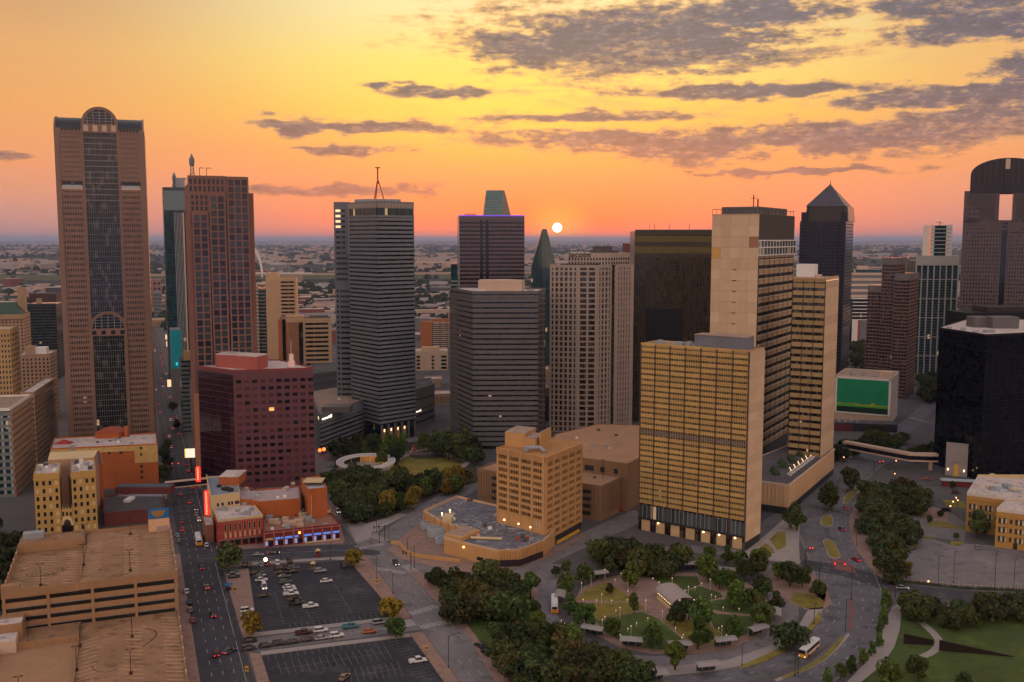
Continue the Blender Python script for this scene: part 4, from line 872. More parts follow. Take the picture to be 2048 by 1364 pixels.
# --- hotel podium with the roof garden
c = at(1575, 1029); hp = row_z(0, c[1], 972)
aE = R0(59); lr = run_to(c, aE, 1668, hp); ll = run_to(c, R0(149), 1521, hp)
pR = (c[0] + lr * math.cos(aE), c[1] + lr * math.sin(aE)); pL = (c[0] + ll * math.cos(R0(149)), c[1] + ll * math.sin(R0(149)))
B = pbld('hotel_podium', 'low stone hotel podium with ribbed walls carrying a roof garden', 'building', hp, [pL, c, pR, (pR[0] - 22, pR[1] + 13), (pL[0] - 8, pL[1] + 30)], at_roof=False)
core(B, tan, name='wall'); part(B, 'roof_deck', MB().prism([(x * .96 + .6, y * .96 + 1.0) for x, y in B.pts], hp - .9, hp + .02), roofd)
for k in (0, 1):
    Wl = B.Wl[k]; nn = int(Wl[3] / 1.9)
    for i in range(nn): wb(B, Wl, 'stone_fin', tan, Wl[3] * i / nn, 1.25, 3.6, hp - 3.4, .35)
    wb(B, Wl, 'coping', cream, -.2, Wl[3] + .4, hp - .1, 1.0, .5); wb(B, Wl, 'base_recess', dark, .2, Wl[3] - .4, 0, 3.3, .05)
for i in range(16): wb(B, B.Wl[1], 'garden_lamp', lamps, Wl[3] * .3 + i * 2.6, .3, hp + .9, .35, .3, -6.5 - (i % 3))
for i in range(26): wb(B, B.Wl[1], 'garden_seat', white, Wl[3] * .22 + i * 1.9, .9, hp + .03, .8, .8, -5 - 1.7 * (i % 2))
for i in range(10):
    t_ = .12 + .035 * i; x = B.pts[1][0] + (B.pts[2][0] - B.pts[1][0]) * t_ * 1.6 - 9 - (i % 3) * 2; y = B.pts[1][1] + (B.pts[2][1] - B.pts[1][1]) * t_ * 1.6 + 7 + (i % 2) * 2
    part(B, 'garden_shrub', MB().dome(x, y, hp, 2.2, 2.2, 2.6, 8, 3), mat('garden_shrub_leaf', (.03, .055, .02), .9))

# --- pyramid topped tower
B = bld('pyramid_tower', 'dark glass tower with pointed pyramid roof and spire', 'skyscraper', 1600, 1692, 443, 850, -25, 0)
cr = (B.p[0] + B.w * math.cos(B.a), B.p[1] + B.w * math.sin(B.a)); B.d = min(max(run_to(cr, B.a + math.pi / 2, 1711, B.h), 20), 60); B.R = (B.w, 0, math.pi / 2, B.d)
pyg = glass('slate_glass', (.010, .010, .018), (2, 2, 3.8), .0004, var=.35, spec=.3); sl_ = mat('slate_mullion', (.032, .030, .044), .6, spec=.2)
core(B, pyg)
for i in range(52): wb(B, B.F, 'transom', sl_, 0, B.w, i * B.h / 52, .7, .25); wb(B, B.R, 'transom', sl_, 0, B.d, i * B.h / 52, .7, .25)
for i in (0, .37, .45, .78, .98): wb(B, B.F, 'pier', sl_, i * B.w, .9, 0, B.h, .4)
x0, x1, y0, y1 = .08 * B.w, .99 * B.w, 3, B.d - 1; z1_ = B.z(413); z2_ = B.z(366)
c8 = lambda a, b, c_, d, k: [(a + k, c_), (b - k, c_), (b, c_ + k), (b, d - k), (b - k, d), (a + k, d), (a, d - k), (a, c_ + k)]
part(B, 'shoulder', MB().frus(c8(x0, x1 + 2, y0, y1, 1.0), B.h, c8(x0 + 1.5, x1 + .5, y0 + 1, y1 - 1, 3.), z1_), pyg)
for a in (.0, .86): blk(B, 'corner_turret', pyg, a * B.w + .8, a * B.w + 6.5, 1, 9, B.h, B.h + (z1_ - B.h) * .62)
ax, ay = (x0 + x1) / 2, (y0 + y1) / 2
pb_ = [(x0 + .6, y0), (x1 - .6, y0), (x1 - .6, y1), (x0 + .6, y1)]
part(B, 'pyramid_roof', MB().frus(pb_, z1_, [(ax - .2, ay - .2), (ax + .2, ay - .2), (ax + .2, ay + .2), (ax - .2, ay + .2)], z2_), glass('pyramid_glass', (.035, .035, .05), (3, 3, 2), 0, var=.15))
part(B, 'spire', MB().tube((ax, ay, z2_ - .5), (ax, ay, B.z(357)), .45, 6, .08), dark)

# --- far office slabs on the right
B = bld('far_striped_office', 'far grey striped office slab right of the pyramid tower', 'building', 1700, 1766, 539, 1700, -4, 40); core(B, dgrey)
for i in range(8): wb(B, B.F, 'spandrel', cream, 0, B.w, B.h * i / 8, B.h / 18, .5)
wb(B, B.F, 'parapet', g_teal, 0, B.w, B.h - 5, 5, .6); blk(B, 'penthouse', cream, B.w * .3, B.w * .6, 8, 20, B.h, B.h + 6)
B = bld('small_white_office', 'small white framed office with red stripe between pyramid and brown towers', 'building', 1706, 1738, 598, 1220, -4, 22); core(B, g_navy); roof(B, roofw)
for i in range(7): wb(B, B.F, 'spandrel', white, 0, B.w, B.z(640) + (B.h - B.z(640)) * i / 6, 1.0, .35)
wb(B, B.F, 'white_base', white, 0, B.w * .35, 0, B.z(640), .4); wb(B, B.F, 'red_stripe', mat('brick_red_panel', (.36, .09, .05), .8), .36 * B.w, .14 * B.w, 0, B.z(640), .4); wb(B, B.F, 'grey_panel', dgrey, .52 * B.w, .48 * B.w, 3, B.z(640) - 3, .3)
# --- brown stepped ribbon window office
bp = mat('plum_brown_panel', (.15, .088, .078), .7, .1, .1)
B = bld('brown_ribbon_tower', 'brown ribbon window tower with three stepped blocks on the right', 'skyscraper', 1765, 1795, 516, 800, -32, 40)
def ribbon_block(x0, x1, y0, y1, h, rows, nm):
    part(B, nm, MB().box(x0, x1, y0, y1, 0, h), g_dark)
    for Wl in ((x0, y0, 0, x1 - x0), (x1, y0, math.pi / 2, y1 - y0)):
        for i in range(rows): wb(B, Wl, 'spandrel', bp, -.02, Wl[3] + .02, h * i / rows, h / rows * .40, .4)
        k = int(Wl[3] / 2.2)
        for i in range(k): wb(B, Wl, 'mullion', bp, Wl[3] * i / k, .22, 0, h - 6, .2)
        wb(B, Wl, 'crown_band', dgrey2, -.02, Wl[3], h - 5, 5.2, .55)
ribbon_block(0, B.w, 0, 36, B.h, 40, 'main_block')
k = B.w / 30; yy = 0
ribbon_block(B.w * .97, B.w * 1.95, -6, 34, B.z(546), 36, 'right_block'); ribbon_block(-B.w * .98, -.6, 4, 30, B.z(572), 32, 'left_block')
for i in range(4): blk(B, 'beacon', glow('red_beacon', (1, .08, .06), 1.2), .1 * B.w + i * 6, .1 * B.w + i * 6 + .6, 1, 1.6, B.h + .2, B.h + .9)
# --- white framed residential tower
B = bld('white_frame_tower', 'white framed glass apartment tower beside the arched dark tower', 'skyscraper', 1832, 1918, 521, 930, -4, 26); core(B, g_teal)
fr = mat('white_frame', (.42, .42, .42), .6)
fac(B, B.F, 0, B.h, 6, 7, .035, .9, fr, 1.0, .8, fr)
for i in range(44): wb(B, B.F, 'balcony_slab', dgrey, 0, B.w, B.h * i / 44, .35, .3)
x0, x1 = B.s(1863, 500), B.s(1903, 500); zt = B.z(451)
part(B, 'upper_block', MB().box(x0, x1, 3, 22, B.h, zt), g_teal); part(B, 'upper_fin', MB().box(x0 - 1, x0 + 3, 2.4, 22, B.h, zt + .6), white); part(B, 'upper_fin', MB().box(x1 - 4.5, x1 + 1, 2.4, 22, B.h, zt + .6), white)
for i in range(9): blk(B, 'balcony_slab', fr, x0, x1, 2.2, 3, B.h + (zt - B.h) * i / 9, B.h + (zt - B.h) * i / 9 + .8)
blk(B, 'glow_sun_edge', glow('sun_edge_glow', (1, .16, .04), .7), x0 - 1.3, x0 - .9, 2.2, 2.7, B.h + 2, zt); mb = MB().tube(((x0 + x1) / 2, 8, zt), ((x0 + x1) / 2, 8, zt + 4), .3, 5).tube(((x0 + x1) / 2 - 3, 8, zt + 3.4), ((x0 + x1) / 2 + 3, 8, zt + 2.4), .25, 4); part(B, 'roof_crane', mb, dark)  # sun on the tower edge is put in as a glowing red strip
# --- arched dark tower with the hole
B = bld('arched_tower_with_hole', 'dark tower with round arched top and tall opening at the right edge', 'skyscraper', 1929, 2094, 382, 860, -25.5, 24)
st_ = mat('dark_mauve_stone', (.115, .085, .092), .65, .1, .1); w_ = B.w
zh0, zh1, zar = B.z(441), B.z(388), B.z(372)
hx0, hx1 = B.s(1998, 420), B.s(2025, 420); ccx = (hx0 + hx1) / 2
zlow = zh0
part(B, 'lower_body', MB().box(0, w_, 0, B.d, 0, zlow), g_dark)
ax0, ax1 = B.s(1939, 400), 2 * ccx - B.s(1939, 400)
part(B, 'left_leg', MB().box(ax0, hx0, 1, B.d - 1, zlow, zh1), st_); part(B, 'right_leg', MB().box(hx1, ax1, 1, B.d - 1, zlow, zh1), st_)
part(B, 'left_shoulder', MB().box(0, ax0, 1.5, B.d - 1.5, zlow, B.h), st_); part(B, 'right_shoulder', MB().box(ax1, w_, 1.5, B.d - 1.5, zlow, B.h), st_)
ra = (ax1 - ax0) / 2; part(B, 'lintel', MB().box(ax0, ax1, 1, B.d - 1, zh1, B.z(350)), mat('slate_curtain', (.045, .040, .050), .75, streak=.1, spec=.15))
part(B, 'arched_roof', arch(ccx, B.z(350), ra, .02, 1, B.d - 1, 28, ey=(B.z(318) - B.z(350)) / ra), MATS['slate_curtain'])
for i in range(13):
    x = ax0 + (ax1 - ax0) * (i + .5) / 13; hz = B.z(350) + (B.z(318) - B.z(350)) * math.sqrt(max(0, 1 - ((x - ccx) / ra) ** 2)); blk(B, 'roof_rib', st_, x - .2, x + .2, .6, 1.1, B.z(372), hz - .3)
blk(B, 'keystone_slot', cream, ccx - 1.8, ccx + 1.8, .5, 4, B.z(340), B.z(320)); blk(B, 'centre_slot', dark, ccx - 1.9, ccx + 1.9, .4, 1.05, B.z(385), B.z(341))
for a, b in ((ax0, hx0 - 3), (hx1 + 3, ax1)):
    for i in range(16): blk(B, 'leg_band', mat('slate_band', (.07, .065, .075), .5), a, b, .5, 1.05, zlow + i * (zh1 - zlow) / 16, zlow + (i + .55) * (zh1 - zlow) / 16)
blk(B, 'opening_rim', st_, hx0 - .4, hx0, .3, B.d - .8, zlow, zh1); blk(B, 'opening_rim', st_, hx1, hx1 + .4, .3, B.d - .8, zlow, zh1)
for a, b in ((0, ccx - 2.2), (ccx + 2.2, w_)): fac(B, B.F, 0, zlow - 3, 42, 13, .45, .5, st_, .48 * (b - a) / 13, .48, st_, a, b)
wb(B, B.F, 'centre_slot', g_navy, ccx - 2.1, 4.2, 0, zlow - 4, .1)
for x0, x1, zt in ((ax0 - 1, ax0 + 9, B.z(413)), (ax0 - 1, ax0 + 17, B.z(438) + 1)):
    part(B, 'step_bay', MB().box(x0, x1, -.3, 2, zlow - 2, zt), st_)
    panes(B, (x0, -.3, 0, x1 - x0), zlow - 1, zt, max(2, int((zt - zlow) / 3.6)), int((x1 - x0) / 3.2), .5, .55, [g_dark], t=.1)
for k in range(3): blk(B, 'bridge_rail', st_, hx0 - 8, hx1 + 8, -.6 - .2 * k, .4, zlow - 8 + 3 * k, zlow - 7 + 3 * k)
# --- black mirrored tower
B = pbld('black_glass_tower', 'black mirrored glass office block with pale roof at the right edge', 'skyscraper', 79, [(1879, 657), (1973, 671), (2120, 664), (2060, 640), (1935, 640)])
core(B, g_blk); part(B, 'roof', MB().prism([(x * .97 + 1, y * .97 + 2) for x, y in B.pts], 79.003, 79.3), roofw)
for k in range(5): wb(B, B.Wl[k], 'coping', black, 0, B.Wl[k][3], 78.6, 1.1, .3)
for k, nn in ((0, 12), (1, 14)):
    for i in range(nn): wb(B, B.Wl[k], 'mullion', black, B.Wl[k][3] * i / nn, .16, 0, 78.5, .1)
    for i in range(20): wb(B, B.Wl[k], 'transom', black, 0, B.Wl[k][3], 3.9 * i, .22, .12)
z = 79.3
for px0, py0, s1_, s2_, hgt in ((1948, 656, 14, 10, 6), (1985, 658, 15, 10, 6.5)):
    p = at(px0, py0, 79); p = (p[0] - B.p[0], p[1] - B.p[1]); part(B, 'plant_room', MB().box(p[0], p[0] + s1_, p[1], p[1] + s2_, z, z + hgt), dgrey2)
p = at(1978, 666, 79); part(B, 'cooling_tower', MB().cyl(p[0] - B.p[0], p[1] - B.p[1], 3, z, z + 1.5, 12), metal)
for px0, py0 in ((1897, 659), (1925, 662), (1950, 667)): p = at(px0, py0, 79); part(B, 'rooftop_unit', MB().box(p[0] - B.p[0], p[0] - B.p[0] + 2.4, p[1] - B.p[1] + 1, p[1] - B.p[1] + 2.6, z, z + 1.1), metal)
B = bld('black_rear_block', 'dark lower block just behind the black mirrored tower', 'skyscraper', 1932, 2080, 626, 700, 3, 30); core(B, black); blk(B, 'upper_tier', mat('dark_stone_tier', (.03, .026, .028), .7), B.w * .32, B.w, 3, 25, B.h, B.h + 4)
# --- billboard building
B = bld('billboard_building', 'low cream block carrying the huge green billboard', 'building', 1672, 1783, 752, 690, -28, 0)
cr = (B.p[0] + B.w * math.cos(B.a), B.p[1] + B.w * math.sin(B.a)); B.d = run_to(cr, B.a + math.pi / 2 - .1, 1809, B.h); B.d = min(max(B.d, 14), 45); B.R = (B.w, 0, math.pi / 2, B.d); B.Bk = (B.w, B.d, math.pi, B.w); B.L = (0, B.d, -math.pi / 2, B.d)
core(B, cream, name='wall'); roof(B, roofm, parapet=cream); fac(B, B.R, 1, B.h - 1, 11, 1, .5, .4, metal)
bz_ = mat('billboard_green', (.010, .27, .12), .6, .35, .09, grain=.1)
wb(B, B.F, 'billboard', bz_, .03 * B.w, .93 * B.w, B.h * .40, B.h * .555, .5)
wb(B, B.F, 'billboard_foot', mat('billboard_dark_green', (.008, .03, .02), .6), .03 * B.w, .93 * B.w, B.h * .235, B.h * .12, .5)
wb(B, B.F, 'billboard_stripe', mat('billboard_lime', (.09, .42, .05), .6), .03 * B.w, .93 * B.w, B.h * .355, B.h * .045, .52)
for a, b, z in ((.03, .45, .415), (.35, .8, .395), (.55, .96, .405)): wb(B, B.F, 'billboard_streak', mat('billboard_yellow', (.50, .42, .03), .6), a * B.w, (b - a) * B.w, B.h * z, .45, .56)
wb(B, B.F, 'billboard_spot', MATS['billboard_yellow'], .66 * B.w, 2.2, B.h * .41, 1.5, .6)
for a, b, z0, z1 in ((0, 1, .96, 1.0), (0, 1, .20, .232), (0, .03, .2, 1), (.96, 1, .2, 1)): wb(B, B.F, 'billboard_frame', white, a * B.w, (b - a) * B.w, z0 * B.h, (z1 - z0) * B.h, .62)
blk(B, 'penthouse', cream, .78 * B.w, 1.0 * B.w, 6, 12, B.h, B.h + 4.5)
B = bld('dark_low_store', 'long dark low store with maroon end below the green billboard', 'building', 1668, 1795, 846, 655, -10, 14); core(B, dark); roof(B, roofd); wb(B, B.F, 'maroon_wall', MATS['maroon_wall'], 0, .3 * B.w, 0, B.h - .5, .3)
for i in range(4): blk(B, 'rooftop_unit', metal, 3 + i * 4, 5 + i * 4, 4, 6, B.h + .2, B.h + 1.3)
# --- old buildings on the left
def punched(nm, lab, xl, xr, top, yd, ang, dep, m, rows, cf, cs, cat='building', rm=None, fw=.4, fh=.5):
    B = bld(nm, lab, cat, xl, xr, top, yd, ang, dep); core(B, m, name='wall'); roof(B, rm or roofw, parapet=m)
    panes(B, B.F, 2, B.h - 1.5, rows, cf, fw, fh, [g_dark], t=.06)
    panes(B, B.R, 2, B.h - 1.5, rows, cs, fw, fh, [g_dark], t=.06)
    return B
oldt = mat('old_tan_masonry', (.36, .24, .16), .9, .15, .15, streak=.1); oldy = mat('old_ochre_masonry', (.46, .31, .15), .9, .15, .15, streak=.1)
B = punched('domed_old_tower', 'old tan tower with green copper roof at the far left edge', -30, 46, 632, 780, 14, 24, oldt, 24, 10, 7)
part(B, 'copper_roof', MB().frus([(0, 0), (B.w, 0), (B.w, 24), (0, 24)], B.h + 1, [(B.w * .3, 9), (B.w * .7, 9), (B.w * .7, 16), (B.w * .3, 16)], B.h + 10), mat('green_copper', (.05, .09, .065), .7)); blk(B, 'turret', oldt, B.w * .78, B.w * .98, 12, 18, B.h + 1, B.h + 22)
wb(B, B.F, 'cornice', oldt, -.5, B.w + 1, B.h - 3, 2, 1.0)
B = bld('dark_striped_tower', 'dark teal striped office tower left of the vaulted tower', 'skyscraper', 53, 112, 609, 900, 14, 30); core(B, g_navy); fac(B, B.F, 0, B.h, 26, 1, .45, .4, mat('dark_teal_panel', (.035, .05, .055), .6)); blk(B, 'penthouse', oldt, B.w * .3, B.w * .45, 4, 10, B.h, B.h + 5)
B = bld('far_dark_block', 'distant dark brick block above the striped tower', 'building', 58, 112, 588, 1150, 14, 30); core(B, mat('dark_brick', (.07, .045, .045), .9))
B = punched('ochre_corner_tower', 'narrow ochre old tower cut by the left edge', -40, 19, 662, 590, 14, 22, oldy, 22, 9, 6)
B = punched('tan_gabled_tower', 'tan old tower with broken gable top behind the low corner block', 34, 99, 712, 690, 14, 26, oldt, 16, 8, 8)
blk(B, 'penthouse', oldt, B.w * .2, B.w * .5, 5, 12, B.h, B.h + 6); blk(B, 'penthouse', white, B.w * .5, B.w * .85, 6, 14, B.h, B.h + 5)
B = punched('grey_roofed_corner_block', 'tan corner block with grey roof and long side wall on the left', 40, 68, 788, 545, 14, 60, oldt, 13, 4, 18)
B = bld('balconied_modern_block', 'modern grey green block with balconies at the left edge', 'building', -50, 20, 822, 480, 14, 44); core(B, g_teal); roof(B, roofm, parapet=white)
fac(B, B.F, 0, B.h - 2, 12, 4, .42, .5, mat('sage_panel', (.17, .19, .18), .7), 1.2, .45, metal); fac(B, B.R, 0, B.h - 2, 12, 12, .5, .9, oldt, .5, .5, oldt)
wb(B, B.R, 'lit_eaves', lamps, 1, 9, B.h - 2.5, .35, .3, .6)
B = bld('teal_screen_building', 'slim building with glowing teal wall screen beside the street', 'building', 340, 361, 660, 760, 21, 22); core(B, dgrey2); wb(B, B.F, 'teal_screen', mat('teal_screen', (.012, .21, .25), .4, .15, .06, emit=.15), 0, B.w, B.z(738), B.h - B.z(738), .4); wb(B, B.F, 'screen_spot', glow('cyan_spot', (.05, .7, .8), .6), B.w * .45, 1.4, B.z(731), 2.5, .5)
B = bld('green_strip_building', 'narrow green windowed block at the foot of the stepped granite tower', 'building', 362, 378, 722, 640, 21, 30); core(B, g_teal); 
for i in range(17): wb(B, B.F, 'spandrel', dgrey, 0, B.w, i * B.h / 17, B.h / 30, .4)
blk(B, 'rooftop_box', oldy, 2, 6, 3, 7, B.h, B.h + 6)
for i, (xl, xr, top, yd) in enumerate(((270, 322, 560, 1700), (300, 330, 640, 1450), (306, 322, 585, 1650))):
    B = bld('street_end_block', ['pink brick block at the far end of the traffic street', 'low block on the far street behind the vaulted tower', 'grid windowed block at the far end of the traffic street'][i], 'building', xl, xr, top, yd, 20, 40); core(B, (mat('pink_brick', (.26, .15, .14), .9), oldt, dgrey)[i]); panes(B, B.F, 2, B.h - 2, 6, 6, .5, .4, [g_dark])
# ================================================================== low buildings in the foreground
brick = mat('red_brick', (.36, .055, .045), .85, .14, .3, streak=.05); obrick = mat('burnt_orange_brick', (.40, .115, .035), .85, .2, .2, streak=.14)
creamw = mat('cream_plaster', (.60, .46, .26), .85, .1, .3); garm = mat('tan_deck_concrete', (.29, .170, .092), .9, .38, .07, grain=.18, streak=.0, obj=0, stain=.4, patch=.35)
garw = mat('tan_garage_wall', (.33, .195, .105), .9, .18, .15, streak=.2); ochre = mat('ochre_terracotta', (.47, .30, .10), .85, .18, .3, streak=.1)
# --- plum office block
hh = 62
B = pbld('plum_office_block', 'plum granite office block with faceted glass corner behind the theatre', 'building', hh, [(396, 734), (466, 743), (626, 738), (560, 722), (430, 722)])
core(B, purp, name='wall'); part(B, 'roof', MB().prism([(x * .97 + .6, y * .96 + 1) for x, y in B.pts], hh + .003, hh + .3), roofw)
for k in range(5): wb(B, B.Wl[k], 'parapet', mat('red_coping', (.22, .05, .05), .6), 0, B.Wl[k][3], hh - .4, 1.3, .3, -.15)
W0, W1 = B.Wl[0], B.Wl[1]
for i in range(18):
    for j in range(8): wb(B, W0, 'window', g_pure, W0[3] * j / 8 + .12, W0[3] / 8 - .24, 3.3 * i + 1.1, 3.0, .12)
gw = [glass('plum_window', (.008, .008, .012), (9, 9, 9), .0, var=.3), glass('plum_window_mirror', (.07, .026, .04), (9, 9, 9), 0, spec=.9, rough=.05, var=.2), glass('plum_window_mirror2', (.10, .038, .056), (9, 9, 9), 0, spec=.8, rough=.1, var=.2), glow('amber_window', (1, .45, .12), .9)]
for i in range(15):
    for j in range(10):
        drk = (i + j > 15) or (j > 6 and 5 < i) or (i < 7 and 0 < j < 6 and i > 0)
        m = gw[3] if (i, j) in ((10, 4),) else random.choice(gw[:1] * 3 + gw[1:2] if drk else gw[1:3] * 3 + gw[:1])
        wb(B, W1, 'window', m, W1[3] * (j + .35) / 10, W1[3] / 10 * .62, 3.75 * i + 3.2, 1.7, .08)
pt = lambda px, py: (at(px, py, hh)[0] - B.p[0], at(px, py, hh)[1] - B.p[1])
a, b_, c, d = pt(432, 735), pt(515, 741), pt(536, 735), pt(450, 728)
part(B, 'penthouse', MB().prism([a, b_, c, d], hh, hh + 7), mat('terracotta_render', (.36, .10, .08), .8, streak=.1)); part(B, 'penthouse_roof', MB().prism([a, b_, c, d], hh + 7.003, hh + 7.3), roofw)
p = pt(583, 734); mb = MB().cyl(p[0], p[1], 1.9, hh, hh + 3.2, 12); mb.cyl(p[0], p[1], 1.2, hh + 3.2, hh + 7, 12).tube((p[0], p[1], hh + 7), (p[0], p[1], hh + 14), .12, 5); part(B, 'glowing_tank', mb, mat('pink_glowing_tank', (.62, .40, .36), .6, emit=.25))  # tank has a faint glow of its own to look lit
for i in range(5): p = pt(402 + 5 * i, 729); part(B, 'rooftop_unit', MB().box(p[0], p[0] + 2, p[1], p[1] + 2, hh + .3, hh + 2.4), creamw)
B = bld('tan_party_wall', 'thin tan wall strip standing left of the plum office block', 'building', 388, 397, 790, 500, 21, 5); core(B, MATS['brown_brick'], name='wall')
# --- theatre block
def low(name, label, h, pix, wm, rm, par=None, ph=.8):
    B = pbld(name, label, 'building', h, pix); core(B, wm, name='wall')
    for k, Wl in enumerate(B.Wl): wb(B, Wl, 'parapet', par or wm, .15 * (k % 2), Wl[3] - .3 * (k % 2), h - .3 + .002 * k, ph + .3, .3, -.22)
    cx = sum(p[0] for p in B.pts) / len(B.pts); cy_ = sum(p[1] for p in B.pts) / len(B.pts)
    part(B, 'roof', MB().prism([(cx + (x - cx) * .985, cy_ + (y - cy_) * .985) for x, y in B.pts], h + .003, h + .12), rm)
    B.at = lambda px, py: (at(px, py, h)[0] - B.p[0], at(px, py, h)[1] - B.p[1]); return B
def units(B, pix, m, s=(2.2, 1.8, 1.3), z=None):
    for (px, py) in pix:
        x, y = B.at(px, py); z = B.h + .12; k = random.uniform(.7, 1.25); mb = MB().box(x - s[0] / 2 * k, x + s[0] / 2 * k, y - s[1] / 2 * k, y + s[1] / 2 * k, z, z + s[2] * k); mb.cyl(x, y, .45 * k, z + s[2] * k, z + s[2] * k + .25, 8); part(B, 'rooftop_unit', mb, m)
B = low('red_brick_building', 'three storey bright red brick corner building with tall narrow windows', 11.5, [CJ(335, 742), CJ(878, 682), CJ(735, 508), CJ(265, 552)], brick, roofw, creamw)
Wl = B.Wl[0]; wd = Wl[3]
for j in range(8):
    wb(B, Wl, 'window_surround', creamw, wd * (.14 + .108 * j) - .12, .94, 6.9, 3.2, .1); wb(B, Wl, 'window', g_dark, wd * (.14 + .108 * j), .7, 7.0, 3.0, .14)
    wb(B, Wl, 'blind_window', creamw, wd * (.14 + .108 * j), .75, 3.9, 2.4, .1)
for z in (6.3, 3.2, 10.6): wb(B, Wl, 'string_course', mat('dull_red_trim', (.42, .14, .11), .8), 0, wd, z, .3, .22)
wb(B, Wl, 'shop_fascia', dgrey2, 0, wd, 2.9, .35, .6)
for j in range(6): wb(B, Wl, 'shop_window', g_dark, wd * (.05 + .16 * j), wd * .12, .4, 2.2, .1)
units(B, [CJ(360, 575), CJ(450, 550), CJ(660, 545), CJ(740, 610), CJ(400, 610), CJ(570, 625), CJ(690, 660)], metal)
for j in range(5): wb(B, B.Wl[3], 'window', g_dark, B.Wl[3][3] * (j + .4) / 5, .8, 6.8, 2.6, .1)
B = low('cream_theatre_front', 'cream plaster theatre front with balustrade and grey roof', 17, [CJ(250, 452), CJ(600, 408), CJ(560, 200), CJ(205, 218)], creamw, mat('grey_blue_roof', (.22, .26, .30), .9, .2, .2))
for j, s_ in enumerate((.2, .36, .58, .69, .82, .9)): wb(B, B.Wl[0], 'window', glass('plum_pane', (.03, .01, .03), (9, 9, 9), 0), B.Wl[0][3] * s_, .9, 12.6, 1.5, .08)
for i in range(12): wb(B, B.Wl[3], 'balustrade_urn', creamw, B.Wl[3][3] * i / 12, .5, 17.5, 1.2, .5, -.1)
for j in range(6): wb(B, B.Wl[3], 'window', g_dark, B.Wl[3][3] * (j + .3) / 6, 1.2, 9, 3, .08)
p = B.at(*CJ(480, 290)); part(B, 'roof_lodge', MB().box(p[0] - 4, p[0] + 5, p[1] - 3, p[1] + 10, 17, 21), obrick); part(B, 'roof_lodge_top', MB().box(p[0] - 4.2, p[0] + 5.2, p[1] - 3.2, p[1] + 10.2, 21.003, 21.3), roofw)
units(B, [CJ(400, 360), CJ(440, 370), CJ(490, 380), CJ(350, 330)], dark)
B = low('theatre_hall', 'long brick theatre hall with pale pitched roof', 13.5, [CJ(600, 492), CJ(720, 492), CJ(840, 520), CJ(1325, 482), CJ(1310, 330), CJ(800, 375), CJ(590, 305)], obrick, mat('mauve_roof', (.42, .34, .33), .9, .15, .2))
for k in (0, 1, 2):
    for i in range(9 if k == 2 else 3): wb(B, B.Wl[k], 'buttress', obrick, B.Wl[k][3] * (i + .2) / (9 if k == 2 else 3), .7, 0, 13.2, .3)
units(B, [CJ(1150, 370), CJ(1170, 350), CJ(1240, 300), CJ(680, 360)], roofw)
B = low('theatre_stage_tower', 'tall orange brick stage tower with pale roof slab on the theatre', 19, [CJ(1420, 372), CJ(1652, 347), CJ(1560, 205), CJ(1340, 238)], obrick, mat('pale_grey_roof', (.36, .38, .42), .9, .2, .3))
p = B.at(*CJ(1490, 290)); part(B, 'roof_slab', MB().box(p[0] - 4, p[0] + 4.5, p[1] - 4, p[1] + 4, 20.6, 21), creamw)
for x, y in ((-3.5, -3), (3.5, -3), (3.5, 3), (-3.5, 3)): part(B, 'slab_post', MB().box(p[0] + x, p[0] + x + .5, p[1] + y, p[1] + y + .5, 19, 20.6), dark)
for k in (0, 3): wb(B, B.Wl[k], 'buttress', obrick, 0, 1.3, 0, 19, .3)
part(B, 'drain_pipe', MB().tube((1.5, -.2, 2), (1.5, -.2, 17), .12, 5), creamw); wb(B, B.Wl[1], 'wall_lamp', lampw, B.Wl[1][3] * .5, .5, 8, .8, .4)
B = low('rear_brick_lean_to', 'low brick lean-to with pipes at the foot of the stage tower', 7.5, [CJ(1310, 660), CJ(1695, 615), CJ(1650, 560), CJ(1380, 600)], creamw, roofd)
units(B, [CJ(1480, 590), CJ(1560, 580), CJ(1620, 575)], mat('dark_red_pipework', (.12, .03, .035), .6))
B = low('shop_row', 'single storey brick shop row with glowing blue window strips', 6.3, [CJ(885, 886), CJ(1812, 787), CJ(1700, 655), CJ(880, 692)], mat('dark_red_brick', (.17, .03, .035), .85), mat('brown_gravel_roof', (.26, .13, .085), .95, .25, .2))
Wl = B.Wl[0]; L = Wl[3]; blue = glow('blue_strip_light', (.10, .30, 1), .55)
for i in range(9):
    wb(B, Wl, 'pilaster', MATS['dull_red_trim'], min(L * i / 8, L - .5), .5, 0, 6.8, .25)
    if i == 8: break
    s0 = L * i / 8 + .7; wd = L / 8 - .9
    wb(B, Wl, 'shop_window', glass('shop_glass', (.02, .016, .035), (1.2, 1.2, 9), .06, litcol=(.6, .6, 1)), s0, wd, .7, 2.0, .1)
    for j in range(4 if i not in (3,) else 2): wb(B, Wl, 'transom_light', blue if i > 0 else creamw, s0 + wd * j / 4 + .06, wd / 4 - .14, 3.2, .85, .14)
wb(B, Wl, 'sill_wall', creamw, L * .53, L * .46, 0, .7, .3); wb(B, Wl, 'lit_round_sign', glow('amber_sign', (1, .5, .1), 1.8), L * .445, 1.0, 4.6, .95, .35); wb(B, Wl, 'cornice', MATS['dull_red_trim'], 0, L, 6.1, .35, .4)
acu = mat('tan_ac_unit', (.50, .36, .25), .8)
units(B, [CJ(x, y) for x, y in ((1010, 765), (1060, 775), (1150, 725), (1180, 780), (1290, 740), (1310, 765), (1330, 800), (1230, 790), (1350, 720))], acu, (3.4, 2.0, 1.5)); units(B, [CJ(x, y) for x, y in ((1430, 730), (1380, 690), (1450, 690), (1490, 750), (960, 720), (1180, 820))], metal, (2.4, 2.2, 1.6))
